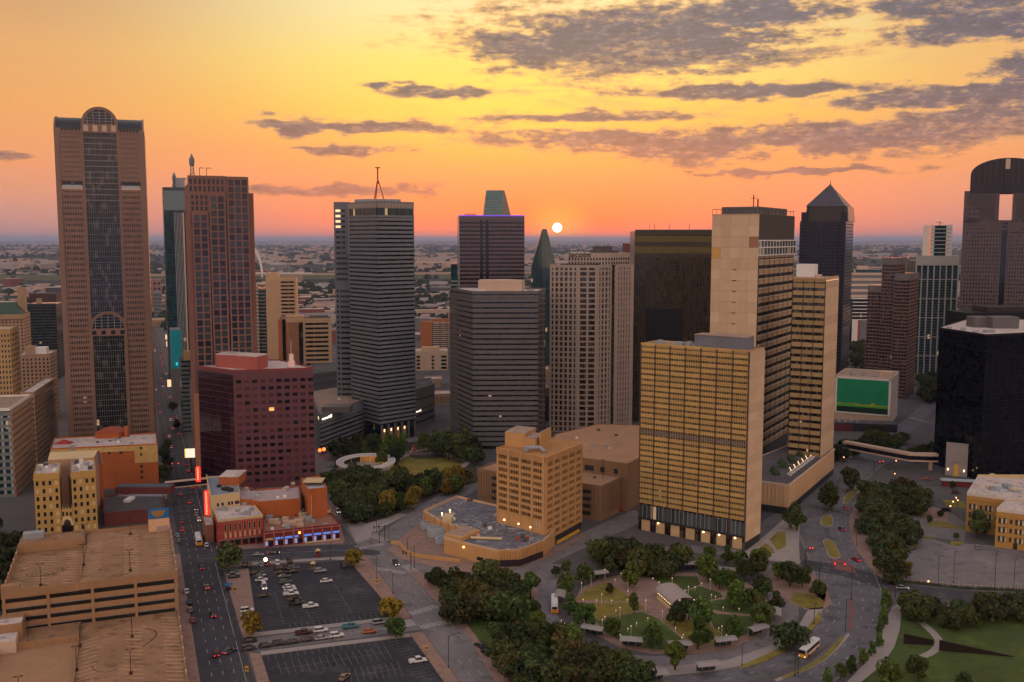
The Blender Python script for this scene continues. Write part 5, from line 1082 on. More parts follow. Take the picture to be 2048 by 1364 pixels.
B = low('marquee_block', 'brown entrance block with marquee sign board at the theatre corner', 7, [CJ(185, 808), CJ(285, 800), CJ(268, 690), CJ(148, 685)], mat('brown_render', (.28, .12, .075), .85), roofw)
redg = glow('red_neon', (1, .022, .012), 1.2); redw = glow('neon_letters', (1, .62, .36), 1.1)
def vsign(label, px, py0, py1, yd, wd, n, letters):
    z0, z1 = row_z(0, yd, py1), row_z(0, yd, py0); x = col_x(px, yd, (z0 + z1) / 2); B = Bd(); B.root = thing('vertical_sign', label, 'sign', (x, yd, 0), R0(6))
    mb = MB().box(-wd / 2, wd / 2, 0, .5, z0, z1); mb.box(-wd * .34, wd * .34, .05, .45, z1, z1 + .5); part(B, 'sign_board', mb, redg)
    for i in range(n):
        z = z1 - (z1 - z0) * (i + .8) / (n + .6); k = (z1 - z0) / (n + .6) * .62
        mb = MB().box(-wd * .18, -wd * .06, -.08, -.005, z, z + k).box(wd * .02, wd * .18, -.08, -.005, z + k * .1, z + k * .35).box(-wd * .06, wd * .18, -.08, -.005, z + k * .65, z + k); part(B, 'sign_letter', mb, redw)
    part(B, 'bracket', MB().box(wd / 2, wd / 2 + 1.6, .15, .35, z0 + .5, z0 + .8).box(wd / 2, wd / 2 + 1.6, .15, .35, z1 - .8, z1 - .5), dark)
vsign('long red neon vertical sign on the cream theatre front', 413, 983, 1032, 440, 2.2, 11, 1); vsign('shorter red neon vertical sign further up the street', 396, 935, 964, 480, 2.3, 6, 1)
B = thing('lit_billboard', 'bright white lit billboard over the street', 'billboard', (*at(382, 945), 0), R0(10)); Q = Bd(); Q.root = B
part(Q, 'screen', MB().box(-2.4, 2.4, 0, .5, 8.5, 13.5), glow('billboard_white', (1, .80, .62), 1.0)); part(Q, 'screen_edge', MB().box(-3.0, -2.4, 0, .5, 8.5, 13.5), glow('billboard_amber', (1, .6, .1), 1.2)); part(Q, 'post', MB().box(-.3, .3, .5, 1.0, 0, 9), dark)
# --- orange brick block and terracotta apartment house on the left
B = low('orange_brick_hall', 'large orange brick block with yellow band and pale roof, left of the street', 22, [(101, 900), (315, 890), (312, 868), (108, 878)], obrick, roofw)
Wl = B.Wl[0]; L = Wl[3]; yb = mat('mottled_yellow_brick', (.50, .34, .13), .85, .4, .6, grain=.3)
wb(B, Wl, 'yellow_band', yb, 0, L * .78, 19.5, 2.6, .3); wb(B, Wl, 'yellow_corner', yb, L * .78, L * .22, 13.0, 9.2, .33)
for s_, z in ((.43, 18.3), (.53, 18.3), (.64, 18.3), (.83, 20.2), (.83, 16.8), (.83, 10.5), (.83, 7.5), (.83, 4.5)): wb(B, Wl, 'window', dark, s_ * L, 1.2, z, 1.3, .36)
for x in (-.2,): wb(B, Wl, 'vent_pipe', metal, .19 * L, 1.6, 18.5, 5.5, .9)
p = B.at(217, 876); part(B, 'arched_bulkhead', arch(p[0], 22, 6.5, .05, p[1] - 2, p[1] + 8, 14, ey=.4), mat('brick_red_metal', (.34, .085, .05), .7)); part(B, 'bulkhead_base', MB().box(p[0] - 6.5, p[0] + 6.5, p[1] - 2, p[1] + 8, 22, 24.6), obrick)
for o in B.root.children:
    if o.name.startswith('arched_bulkhead'): o.location.z = 2.5
p = B.at(252, 875); part(B, 'chimney', MB().box(p[0] - 1, p[0] + 1, p[1], p[1] + 2.5, 22, 28), obrick)
p = B.at(125, 888); part(B, 'red_hip', MB().frus([(p[0] - 5, p[1] - 2), (p[0] + 5, p[1] - 2), (p[0] + 5, p[1] + 4), (p[0] - 5, p[1] + 4)], 22, [(p[0] - .5, p[1]), (p[0] + .5, p[1]), (p[0] + .5, p[1] + 2), (p[0] - .5, p[1] + 2)], 24), brick)
B = low('orange_brick_wing', 'orange brick wall block between terracotta house and street', 21, [(190, 935), (205, 930), (200, 905), (186, 908)], obrick, roofd)
B = pbld('terracotta_house', 'ochre terracotta apartment house with two wings and arched gateway', 'building', 29, [(66, 948), (118, 944), (121, 930), (72, 935)])
def wing(pix, nm, cols):
    P_ = [(at(x, y, 29)[0] - B.p[0], at(x, y, 29)[1] - B.p[1]) for x, y in pix]; part(B, nm, MB().prism(P_, 0, 29), ochre); part(B, 'wing_roof', MB().prism([(x * .98 + .1, y * .98 + .2) for x, y in P_], 29.003, 29.3), roofw)
    for i in range(4):
        a, b_ = P_[i], P_[(i + 1) % 4]; Wl = (a[0], a[1], math.atan2(b_[1] - a[1], b_[0] - a[0]), math.dist(a, b_)); wb(B, Wl, 'parapet', ochre, .1 * (i % 2), Wl[3] - .2 * (i % 2), 28.4, 1.5, .3, -.2); wb(B, Wl, 'cornice', ochre, 0, Wl[3], 27.0, .5, .35)
        if i == 0:
            for r in range(8):
                wb(B, Wl, 'sill_course', ochre, 0, Wl[3], 3.4 * r + .2, .3, .2)
                for c_ in range(cols): wb(B, Wl, 'window', random.choice([g_dark] * 4 + [creamw]), Wl[3] * (c_ + .3) / cols, Wl[3] / cols * .42, 3.4 * r + .8, 1.8, .08)
    for k in range(8):
        u, v = random.random() * .8 + .1, random.random() * .8 + .1; x = P_[0][0] + (P_[1][0] - P_[0][0]) * u + (P_[3][0] - P_[0][0]) * v; y = P_[0][1] + (P_[1][1] - P_[0][1]) * u + (P_[3][1] - P_[0][1]) * v
        part(B, 'rooftop_unit', MB().box(x - .8, x + .8, y - .6, y + .6, 29.3, 30.2 + random.random()), random.choice([metal, metal, white, roofd]))
wing([(67, 952), (118, 949), (121, 928), (75, 932)], 'left_wing', 4); wing([(142, 948), (191, 944), (189, 921), (143, 925)], 'right_wing', 4)
P_ = [(at(x, y, 29)[0] - B.p[0], at(x, y, 29)[1] - B.p[1]) for x, y in ((96, 925), (188, 920), (196, 905), (100, 910))]; part(B, 'rear_range', MB().prism(P_, 0, 30), mat('pink_plaster', (.42, .26, .19), .9)); part(B, 'rear_roof', MB().prism(P_, 30.003, 30.3), creamw)
a, b_ = [(at(x, y, 29)[0] - B.p[0], at(x, y, 29)[1] - B.p[1]) for x, y in ((118, 949), (142, 948))]; wdg = math.dist(a, b_); cx = (a[0] + b_[0]) / 2; yy = (a[1] + b_[1]) / 2
part(B, 'gateway', MB().box(a[0], b_[0], yy, yy + 1.2, 9.5, 13.5), ochre); o = part(B, 'gateway_arch', arch(cx, 6.5, wdg / 2 + .3, wdg / 2 - .7, yy - .15, yy + 1.1, 14, ey=1.5), creamw)
for i in range(3): part(B, 'gateway_window', MB().box(a[0] + wdg * (i + .25) / 3, a[0] + wdg * (i + .75) / 3, yy - .06, yy + .1, 10.6, 12.3), g_dark)
for i in range(4): part(B, 'pinnacle', MB().tube((a[0] + wdg * (i + .3) / 3.6, yy + .5, 13.5), (a[0] + wdg * (i + .3) / 3.6, yy + .5, 15.4), .22, 5, .03), creamw)
part(B, 'courtyard_wall', MB().box(a[0], b_[0], yy + 8, yy + 8.4, 0, 26), mat('dark_courtyard', (.10, .07, .045), .9)); 
for i in range(6):
    for j in range(2): part(B, 'window', MB().box(a[0] + 1 + j * 2.6, a[0] + 2.3 + j * 2.6, yy + 7.9, yy + 8.05, 6 + i * 3.2, 7.8 + i * 3.2), g_dark)
B = low('dark_roof_store', 'low dark roofed store with pale strip beside the garage', 5.5, [(208, 1030), (330, 1018), (325, 985), (208, 995)], mat('maroon_store_wall', (.16, .045, .04), .85), roofd)
p = B.at(255, 1000); part(B, 'pale_strip', MB().box(p[0] - 8, p[0] + 16, p[1] + 6, p[1] + 9.5, 5.6, 5.9), metal); part(B, 'raised_roof', MB().box(p[0] - 10, p[0] + 17, p[1] + 10, p[1] + 17, 5.6, 9), MATS['maroon_store_wall']); part(B, 'raised_roof_top', MB().box(p[0] - 9.5, p[0] + 16.5, p[1] + 10.4, p[1] + 16.6, 9.003, 9.3), mat('slate_blue_roof', (.10, .12, .15), .8)); part(B, 'skylight', MB().box(p[0], p[0] + 3, p[1] - 5, p[1] + 2, 5.6, 6.8), white)
# pedestrian bridge over the left street
a, b_ = at(332, 997), at(416, 988); B = thing('street_footbridge', 'pale concrete footbridge crossing the left street beside the theatre', 'bridge', (a[0], a[1], 0), math.atan2(b_[1] - a[1], b_[0] - a[0])); Q = Bd(); Q.root = B; L = math.dist(a, b_)
part(Q, 'deck', MB().box(0, L, -1.4, 1.4, 5.2, 5.8), cream); part(Q, 'roof', MB().box(-.3, L + .3, -1.6, 1.6, 8.2, 8.5), cream); part(Q, 'glazing', MB().box(.1, L - .1, -1.3, 1.3, 5.8, 8.2), g_navy)
for i in range(2): part(Q, 'pier', MB().box(L * i - .5, L * i + .5, -1, 1, 0, 5.2), cream)
# --- parking garage (two decks)
zu, zl = 18.0, 5.0
ul = [EA(16, -57), EA(16, -4.4), EA(76, -4.6), EA(76, -57)]
B = thing('parking_garage', 'tan concrete parking garage with two empty roof decks, lower left', 'parking garage', (*ul[0], 0), math.atan2(NA[1], NA[0])); Q = Bd(); Q.root = B
wd, dp = 52.6, 60.0; Q.h = zu
def deck(nm, x0, x1, y0, y1, z, m=garm): return part(Q, nm, MB().box(x0, x1, y0, y1, z - .5, z), m)
dL = -78
# upper deck: left half sunk below the right half, with a ramp edge
part(Q, 'dark_core', MB().box(1, wd - 1, 3, dp - 1, 0, zu - 2.6), mat('painted_garage_shade', (.05, .045, .045), .9))  # dark colour of the core stands for shade inside the parking levels
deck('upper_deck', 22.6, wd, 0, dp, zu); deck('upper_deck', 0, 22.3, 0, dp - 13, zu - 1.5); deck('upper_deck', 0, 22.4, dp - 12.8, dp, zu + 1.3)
part(Q, 'ramp_wall', MB().box(22.3, 22.6, 9, dp - 12, zu - 1.5, zu + .9), garw); part(Q, 'ramp_wall', MB().box(0, 22.3, dp - 12.9, dp - 12.6, zu - 1.5, zu + 2.2), garw)
for (x0, x1, y0, y1) in ((0, wd, dp - .3, dp), (wd - .3, wd, .3, dp - .3), (0, .3, .3, dp - .3)): part(Q, 'parapet', MB().box(x0, x1, y0, y1, zu - 1.6, zu + 1.1), garw)
nf = 4; fh = (zu - zl) / nf
for i in range(nf): part(Q, 'spandrel_beam', MB().box(-.2, wd + .2, -.35, 0, zl + fh * i + fh * .48, zl + fh * (i + 1) + (1.0 if i == nf - 1 else 0)), garw)
for i in range(nf - 1): part(Q, 'guard_rail', MB().box(0, wd, .4, .5, zl + fh * i + fh * .32, zl + fh * i + fh * .40), metal)
for i in range(5): part(Q, 'column', MB().box(wd * i / 4 - .45 + (.4 if i == 0 else -.4 if i == 4 else 0), wd * i / 4 + .45 + (.4 if i == 0 else -.4 if i == 4 else 0), -.55, .3, zl - 1, zu + .3), garw)
for k, (y0, y1) in enumerate(((3, dp),)): pass
# lower deck
part(Q, 'lower_core', MB().box(0, wd, dL, .2, 0, zl - .55), garw)
deck('lower_deck', 22.6, wd, dL, 0, zl); deck('lower_deck', 0, 22.3, dL, -14, zl - 1.6); deck('lower_deck', 0, 22.4, -13.8, 0, zl + .6)
part(Q, 'ramp_wall', MB().box(22.3, 22.6, -58, -10, zl - 1.6, zl + 1), garw); part(Q, 'ramp_wall', MB().box(0, 22.3, -14.0, -13.7, zl - 1.6, zl + 1.5), garw); part(Q, 'ramp_wall', MB().box(22.6, wd, -58.3, -58, zl, zl + .9), garw)
for (x0, x1) in ((wd - .3, wd), (0, .3)):
    part(Q, 'parapet', MB().box(x0, x1, dL, -.4, zl - 1.6, zl + 1.1), garw)
    for i in range(9): part(Q, 'parapet_post', MB().box(x0 - .1, x1 + .1, dL + i * 8.6, dL + i * 8.6 + .6, zl - 1.6, zl + 1.35), cream)
for i in range(8): part(Q, 'parapet_post', MB().box(-.1, .4, 1 + i * 7.8, 1.6 + i * 7.8, zu - 1.6, zu + 1.35), cream); part(Q, 'parapet_post', MB().box(wd - .4, wd + .1, 1 + i * 7.8, 1.6 + i * 7.8, zu - 1.6, zu + 1.35), cream)
part(Q, 'stair_tower', MB().box(-.6, 6.2, -9, .2, 0, zl + 6), garw); part(Q, 'stair_roof', MB().box(-.5, 6.1, -8.9, -4.5, zl + 6.003, zl + 6.3), roofw); part(Q, 'stair_lower', MB().box(-.5, 5, -16, -9, 0, zl + 3.2), cream); part(Q, 'stair_lower_roof', MB().box(-.4, 4.9, -15.9, -9.1, zl + 3.203, zl + 3.4), roofw)
part(Q, 'stair_head', MB().box(-.4, 5, .3, 3, zu - 2, zu + 2.2), garw)
# billboard head house, at the far right corner of the upper deck
part(Q, 'head_house', MB().box(wd - 8, wd - .4, dp - 7, dp - .4, zu, zu + 5), mat('peach_wall', (.62, .38, .24), .85)); part(Q, 'blue_mural', MB().box(wd - 8, wd - .4, dp - 7.1, dp - 6.9, zu + 5, zu + 9), mat('blue_mural', (.015, .14, .38), .6)); part(Q, 'mural_disc', arch(wd - 4.4, zu + 8.2, 2.6, .05, dp - 7.25, dp - 7.12, 12, math.pi, 2 * math.pi), mat('mural_brown', (.30, .18, .07), .7)); part(Q, 'grey_patch', MB().box(wd - 5, wd - .8, dp - 7.1, dp - 7.01, zu + .3, zu + 2), mat('mauve_patch', (.36, .26, .27), .85))
part(Q, 'deck_plant', MB().box(1, 8, dp - 5, dp - 1, zu + 1.3, zu + 3.4), metal)
# faded stall lines on the decks, at an angle
fade = mat('faded_stall_paint', (.54, .34, .19), .9, .5, .5)
def chev(x, y0, y1, dx, dy, z, step=2.9):
    mm = MB(); y = y0
    while y < y1: ribbon(mm, [(x, y), (x + dx, y + dy)], .3, 0, z, z + .006); y += step
    mk('stall_lines', mm.mesh('stall_lines', fade), B)
for x, dx, y0, y1, z in ((wd - .5, -5, 6, 56, zu), (41, -5, 6, 52, zu), (34.5, 5, 6, 52, zu) if False else (36, 4.6, 4, 50, zu), (23, 5, 10, 46, zu), (21.8, -5, 4, 42, zu - 1.5), (.6, 5, 2, 40, zu - 1.5), (13, -5, 4, 40, zu - 1.5), (wd - .5, -5, dL + 2, -6, zl), (41, -5, -56, -12, zl), (23, 5, -54, -14, zl), (21.8, -5, dL + 2, -20, zl - 1.6), (.6, 5, dL + 2, -20, zl - 1.6), (12.5, -5, dL + 2, -22, zl - 1.6)): chev(x, y0, y1, dx, 2.2, z + .004)
tyre = mat('tyre_mark', (.035, .028, .025), .9)
def skid(pts, z, wd_=.4):
    mm = MB(); ribbon(mm, smooth_line(pts, 8), wd_, 0, z + .012, z + .018); mk('tyre_mark', mm.mesh('tyre_mark', tyre), B)
skid([(42, -12), (45, -16), (44.5, -21), (41, -27)], zl); skid([(27, -36), (28, -40), (31, -42), (34, -41)], zl, .25)
for k in range(4): skid([(9 + 4 * math.cos(a * .7 + k) + k * 1.6, 22 + 3.5 * math.sin(a * .7 + k * 1.3)) for a in range(9)], zu - 1.5, .22)
for i in range(5):
    part(Q, 'drain_patch', MB().box(37, 38.3, -24 - i * 7, -22.6 - i * 7, zl + .003, zl + .03), MATS['brown_render']); part(Q, 'drain_patch', MB().box(10, 11.2, -26 - i * 7, -24.8 - i * 7, zl - 1.597, zl - 1.57), MATS['brown_render'])
for (x, y, z) in ((10.5, 8, zu - 1.5), (23, 20, zu), (38, 8, zu), (38, 52, zu), (22.5, dp - 14, zu), (23, -20, zl), (38, -18, zl), (37.6, -46, zl), (9, -50, zl - 1.6), (8, -12, zl), (22.9, -38, zl)):
    part(Q, 'deck_lamp', MB().cyl(x, y, .5, z, z + .8, 8).cyl(x, y, .11, z, z + 7.5, 6).box(x - 1.2, x - .3, y - .25, y + .25, z + 7.4, z + 7.6).box(x + .3, x + 1.2, y - .25, y + .25, z + 7.4, z + 7.6), mat('lamp_brown_steel', (.06, .03, .02), .6))
# --- tan ribbed office with podium
tanr = mat('ribbed_tan_concrete', (.52, .30, .125), .85, .14, .15, streak=.12)
B = pbld('tan_ribbed_office', 'ten storey tan concrete office with ribbed walls and rooftop screens', 'building', 39, [(995, 898), (1090, 918), (1163, 889), (1075, 873)])
core(B, g_brn); zb = 11.5
for k, cols, sub in ((0, 4, 7), (1, 5, 7)):
    Wl = B.Wl[k]; L = Wl[3]; z0 = zb if k == 0 else 4.0; rows = 9 if k == 0 else 11
    ph = (37 - z0) / rows
    for i in range(rows + 1): wb(B, Wl, 'spandrel', tanr, 0, L, z0 + ph * i - (.0 if i else .0), ph * .42 if i < rows else 2.6, .45)
    for i in range(cols + 1): wb(B, Wl, 'pier', tanr, min(max(L * i / cols - .6, 0), L - 1.2), 1.2, 4, 36, .6)
    for i in range(cols * sub):
        if i % sub: wb(B, Wl, 'fin', tanr, L * i / (cols * sub) - .09, .18, z0, 37 - z0, .22)
    n = int(L / .9)
    for i in range(n): wb(B, Wl, 'cornice_block', tanr, L * i / n, .5, 37.2, 2.6, .75)
wb(B, B.Wl[0], 'blank_wall', tanr, .05, B.Wl[0][3] - .1, 0, zb, .42)
for s_ in (.16, .47, .72): wb(B, B.Wl[0], 'wall_lamp', lampw, B.Wl[0][3] * s_, .45, 8.2, .5, .8)
wb(B, B.Wl[0], 'letter_emblem', cream, B.Wl[0][3] * .84, 1.9, 8.6, 3.0, .5); 
for z in (9.0, 9.9, 10.8): wb(B, B.Wl[0], 'emblem_bar', mat('emblem_brown', (.14, .06, .03), .8), B.Wl[0][3] * .84 + .5, .9, z, .28, .56)
wb(B, B.Wl[1], 'dark_base', dark, 0, B.Wl[1][3], 0, 3.9, .1); wb(B, B.Wl[1], 'yellow_kerb_wall', mat('yellow_paint', (.62, .34, .03), .8), B.Wl[1][3] * .3, B.Wl[1][3] * .62, 0, 1.1, .8)
roof(B, mat('ochre_gravel', (.42, .22, .09), .95, .25, .2), parapet=tanr, ph=.7)
pt = lambda px, py: (at(px, py, 39)[0] - B.p[0], at(px, py, 39)[1] - B.p[1])
for quad, hz in (([(1010, 893), (1050, 897), (1072, 884), (1033, 880)], 6.5), ([(1050, 899), (1070, 902), (1088, 892), (1066, 888)], 5.2), ([(1078, 900), (1081, 900.6), (1102, 889), (1099, 888)], 7.5)):
    part(B, 'roof_screen', MB().prism([pt(*p) for p in quad], 39, 39 + hz), tanr); part(B, 'screen_cap', MB().prism([pt(*p) for p in quad], 39 + hz + .003, 39 + hz + .2), roofm)
p = pt(1052, 905); mb = MB().cyl(p[0], p[1], 1.3, 39.6, 41.6, 10).tube((p[0], p[1], 41), (p[0] + 6, p[1] + 1, 41), .9, 8).tube((p[0] + 6, p[1] + 1, 41), (p[0] + 8, p[1] - 2, 40), .8, 8); part(B, 'duct', mb, metal)
hpz = 6.5
B = pbld('office_podium', 'low podium with stained grey roof in front of the ribbed office', 'building', hpz, [(848, 1023), (880, 1042), (925, 1058), (888, 1077), (940, 1090), (997, 1103), (1040, 1101), (1086, 1084), (1110, 1060), (1000, 1014), (914, 994)])
core(B, tanr, name='wall'); stain = mat('stained_grey_roof', (.16, .16, .18), .9, .6, .22, grain=.35, obj=0, stain=.55, patch=1.6)
cx = sum(p[0] for p in B.pts) / 11; cy_ = sum(p[1] for p in B.pts) / 11; part(B, 'roof', MB().prism([(cx + (x - cx) * .975, cy_ + (y - cy_) * .975) for x, y in B.pts], hpz - .5, hpz + .02), stain)
for k in range(11): wb(B, B.Wl[k], 'parapet', mat('pale_tan_coping', (.58, .40, .26), .85), .1 * (k % 2), B.Wl[k][3] - .2 * (k % 2), hpz - .3 + .003 * k, 1.0, .45, -.3)
for k in (5, 6):
    n = int(B.Wl[k][3] / 1.1)
    for i in range(n): wb(B, B.Wl[k], 'stone_fin', tanr, B.Wl[k][3] * i / n, .6, 3.0, 4.2, .5)
    wb(B, B.Wl[k], 'dark_base', mat('plum_base', (.035, .02, .028), .7), 0, B.Wl[k][3], 0, 2.9, .15)
n = int(B.Wl[0][3] / 5)
for k in (0, 1):
    for i in range(3): wb(B, B.Wl[k], 'pilaster', tanr, B.Wl[k][3] * i / 3, 1.0, 0, hpz + .6, .5)
for s_, wd_ in ((.25, 3.2), (.62, 1.2), (.78, 2.6)): wb(B, B.Wl[4], 'window', g_dark, B.Wl[4][3] * s_, wd_, 1.0, 1.4, .1)
wb(B, B.Wl[3], 'wall_lamp', glow('amber_wall_lamp', (1, .5, .1), 8), B.Wl[3][3] * .75, .5, 4.8, .5, .5)
pt = lambda px, py, z=hpz: (at(px, py, z)[0] - B.p[0], at(px, py, z)[1] - B.p[1])
part(B, 'raised_roof', MB().prism([pt(888, 1076), pt(922, 1084), pt(960, 1067), pt(928, 1058)], hpz, hpz + 1.6), tanr); part(B, 'raised_roof_top', MB().prism([pt(891, 1073), pt(922, 1080), pt(954, 1066), pt(928, 1060)], hpz + 1.603, hpz + 1.7), roofm)
part(B, 'roof_box', MB().prism([pt(885, 1044), pt(903, 1046), pt(908, 1038), pt(890, 1034)], hpz, hpz + 2), creamw)
for (x, y) in ((1045, 1075), (1055, 1078), (1063, 1081), (1050, 1083), (1036, 1080), (930, 1005), (938, 1002), (946, 1001), (960, 1050), (970, 1053)): p = pt(x, y); part(B, 'rooftop_unit', MB().box(p[0] - .9, p[0] + .9, p[1] - .7, p[1] + .7, hpz + .02, hpz + 1.1), random.choice([metal, roofd, rust]))
for (x, y) in ((900, 1026), (884, 1032)): p = pt(x, y); part(B, 'roof_lamp', MB().cyl(p[0], p[1], .06, hpz, hpz + 1.2, 5).dome(p[0], p[1], hpz + 1.2, .4, .4, .4, 8, 2), lampw)
p = pt(975, 1080); part(B, 'duct', MB().tube((p[0] - 7, p[1] + 1, hpz + .7), (p[0] + 6, p[1] - .5, hpz + .7), .6, 8), creamw)
# yard with chillers
for k, (x, y, w1, d1, h1) in enumerate(((872, 1073, 7, 5, 4.2), (852, 1058, 4.5, 3.5, 3), (886, 1088, 6, 3, 2.8))):
    p = at(x, y); B = Bd(); B.root = thing('chiller_unit', ['large pale blue chiller in the yard below the podium', 'smaller pale blue tank box nearest the upper street in the yard', 'pale blue equipment group beside the yellow podium wall'][k], 'machine', (p[0], p[1], 0), R0(18))
    part(B, 'casing', MB().box(-w1 / 2, w1 / 2, -d1 / 2, d1 / 2, .3, h1), mat('pale_blue_casing', (.36, .42, .47), .5)); part(B, 'fan_deck', MB().box(-w1 * .4, w1 * .3, -d1 * .35, d1 * .35, h1, h1 + .5).cyl(-w1 * .2, 0, .8, h1 + .5, h1 + .8, 10).cyl(w1 * .1, 0, .8, h1 + .5, h1 + .8, 10), metal); part(B, 'side_tank', MB().cyl(w1 * .5, d1 * .2, d1 * .3, .3, h1 * .8, 10), MATS['pale_blue_casing'])
wl_ = smooth_line([at(*CC(*p)) for p in ((385, 330), (440, 340), (480, 380), (520, 415), (640, 440), (760, 455), (900, 470))], 6); mb = MB(); ribbon(mb, wl_, .5, 0, 0, 1.6); o = mk('yard_wall', mb.mesh('yard_wall', tanr)); tag(o, 'low curving tan wall round the chiller yard', 'wall')
# --- brown convention hall and its ribbed garage
brn = mat('brown_ribbed_concrete', (.26, .155, .085), .9, .15, .1, streak=.12)
B = pbld('ribbed_hall', 'large brown ribbed concrete hall behind the tan office', 'building', 16, [(956, 940), (1203, 975), (1310, 926), (1250, 880), (1060, 900)])
core(B, brn, name='wall'); roof(B, mat('brown_gravel', (.36, .21, .12), .95, .2, .08), parapet=brn, ph=.8)
for k in (0, 1, 4):
    n = int(B.Wl[k][3] / 1.5)
    for i in range(n): wb(B, B.Wl[k], 'rib', brn, B.Wl[k][3] * i / n, .5, 2.5, 13.3, .35)
for i in range(4): wb(B, B.Wl[0], 'garage_slot', dark, B.Wl[0][3] * .12, B.Wl[0][3] * .30, 2.2 + 3.4 * i, 1.6, .4); wb(B, B.Wl[0], 'garage_slot', dark, B.Wl[0][3] * .86, B.Wl[0][3] * .06, 2.2 + 3.4 * i, 1.6, .4)
wb(B, B.Wl[1], 'entrance', brick, B.Wl[1][3] * .3, B.Wl[1][3] * .25, 0, 3, .15)
B = pbld('hall_upper_block', 'broad flat brown roofed hall rising above the ribbed hall', 'building', 23, [(1090, 903), (1165, 917), (1256, 929), (1310, 900), (1285, 852), (1197, 849), (1110, 870)])
core(B, brn, name='wall'); roof(B, MATS['brown_gravel'], parapet=brn, ph=.5)
for s_, wd_ in ((.05, 5), (.4, 2.2), (.7, 2)): wb(B, B.Wl[1], 'louvre', dark, B.Wl[1][3] * s_, wd_, 17.5, 2.6, .1)
p = at(1206, 958, 16); B2 = thing('hall_lamp_post', 'lone dark lamp post on the ribbed hall roof', 'lamp post', (p[0], p[1], 16.2)); Q = Bd(); Q.root = B2; part(Q, 'pole', MB().cyl(0, 0, .12, 0, 9, 6), dark); part(Q, 'lamp_head', MB().box(-.8, .8, -.2, .2, 9, 9.25), dark)
p = at(1272, 946, 16); B2 = thing('violet_floodlight', 'violet lit floodlight at the hall corner beside the hotel', 'lamp', (p[0], p[1], 16.2)); Q = Bd(); Q.root = B2; part(Q, 'post', MB().cyl(0, 0, .1, 0, 1.4, 6), dark); part(Q, 'lamp_head', MB().dome(0, 0, 1.4, .7, .7, .7, 8, 3), glow('violet_lamp', (.75, .12, 1), 6))
# --- yellow brick school
sch = mat('school_ochre_brick', (.42, .235, .065), .85, .16, .3, streak=.06)
def school(label, h, pix, n):
    B = pbld('brick_school', label, 'building', h, pix); core(B, sch, name='wall'); roof(B, roofw, parapet=mat('white_stone_coping', (.58, .52, .46), .85), ph=.7)
    for k in (0, 4):
        if k >= len(B.Wl): continue
        Wl = B.Wl[k]; L = Wl[3]
        wb(B, Wl, 'string_course', sch, 0, L, h - 2.4, .5, .25)
        for r in range(3):
            for c_ in range(n):
                s0 = L * (c_ + .18) / n; bw = L / n * .52
                wb(B, Wl, 'window_frame', dark, s0 - .1, bw + .2, 2.6 + r * 3.9, 2.5, .1)
                for q_ in range(4): wb(B, Wl, 'pane', creamw if q_ % 2 else MATS['pane_grey'], s0 + bw * q_ / 4 + .06, bw / 4 - .12, 2.8 + r * 3.9, 2.1, .14)
                wb(B, Wl, 'slit_window', dark, L * (c_ + .84) / n, .9, 2.9 + r * 3.9, 2.0, .1)
    Wl = B.Wl[0]; wb(B, Wl, 'door', mat('dark_door', (.03, .02, .015), .6), Wl[3] * .55, 1.6, 0, 2.6, .2)
    cx = sum(p[0] for p in B.pts) / len(B.pts); cy_ = sum(p[1] for p in B.pts) / len(B.pts)
    for i in range(9): x = cx + random.uniform(-7, 7); y = cy_ + random.uniform(-5, 5); part(B, 'rooftop_unit', MB().box(x - 1.6, x + 1.6, y - 1.1, y + 1.1, h + .25, h + 1.3 + random.random()), random.choice([metal, MATS['pale_blue_casing'], creamw]))
    return B
B = school('ochre brick school wing with arched white gable behind the nearer wing', 17, [(1934, 988), (1998, 996), (2090, 1002), (2080, 962), (1955, 955)], 2)
p = B.pts[4]; part(B, 'curved_gable', arch(p[0] + 7, 16.4, 2.6, .05, p[1] - .5, p[1] + .2, 12), creamw); part(B, 'gable_wall', MB().box(p[0], p[0] + 32, p[1] - .3, p[1] + .15, 16, 18.4), creamw)
B = school('nearest ochre brick school wing at the right edge', 16, [(1993, 1020), (2060, 1028), (2150, 1036), (2160, 990), (2030, 985)], 2)
# --- church facade slab in front of the black tower
p = at(1907, 958); B = Bd(); B.root = thing('portal_slab', 'pale stone portal slab with arched doorway before the black tower', 'monument', (*at(1890, 950), 0), R0(-31)); L = 11
part(B, 'slab', MB().box(0, L, 0, 1.4, 0, 18), mat('grey_portal_stone', (.30, .27, .27), .85)); part(B, 'slab_cap', MB().box(-.15, L + .15, -.15, 1.5, 18, 18.4), MATS['grey_portal_stone']); part(B, 'door_hood', MB().box(L * .28, L * .72, -.25, 0, 8.2, 8.6), MATS['grey_portal_stone'])
part(B, 'door', MB().box(L * .38, L * .62, -.08, .05, 0, 5.5), mat('glowing_amber_door', (.3, .15, .03), .6, emit=.5)); part(B, 'door_arch', arch(L * .5, 5.5, L * .12, .02, -.08, .05, 10), MATS['glowing_amber_door'])  # lit doorway is put in as a door glowing by itself
for s_ in (.12, .86): part(B, 'wall_lamp', MB().cyl(L * s_, -.2, .16, 3, 4, 8), lampw)
# --- skybridge on the right
ln = [at(1688, 913), at(1700, 915), at(1820, 939), at(1860, 940), at(1872, 940)]; B = Bd(); B.root = thing('skybridge', 'long pale bent skybridge crossing the boulevard towards the black tower', 'bridge', (0, 0, 0))
for nm, w1, z0, z1, m in (('deck', 4.6, 5.0, 5.9, cream), ('glazing', 4.0, 5.9, 8.3, g_navy), ('roof', 4.8, 8.3, 9.6, cream)): mb = MB(); ribbon(mb, ln, w1, 0, z0, z1); part(B, nm, mb, m)
for p in (ln[1], ln[-2]): part(B, 'pier', MB().box(p[0] - .8, p[0] + .8, p[1] - .8, p[1] + .8, 0, 5), cream)
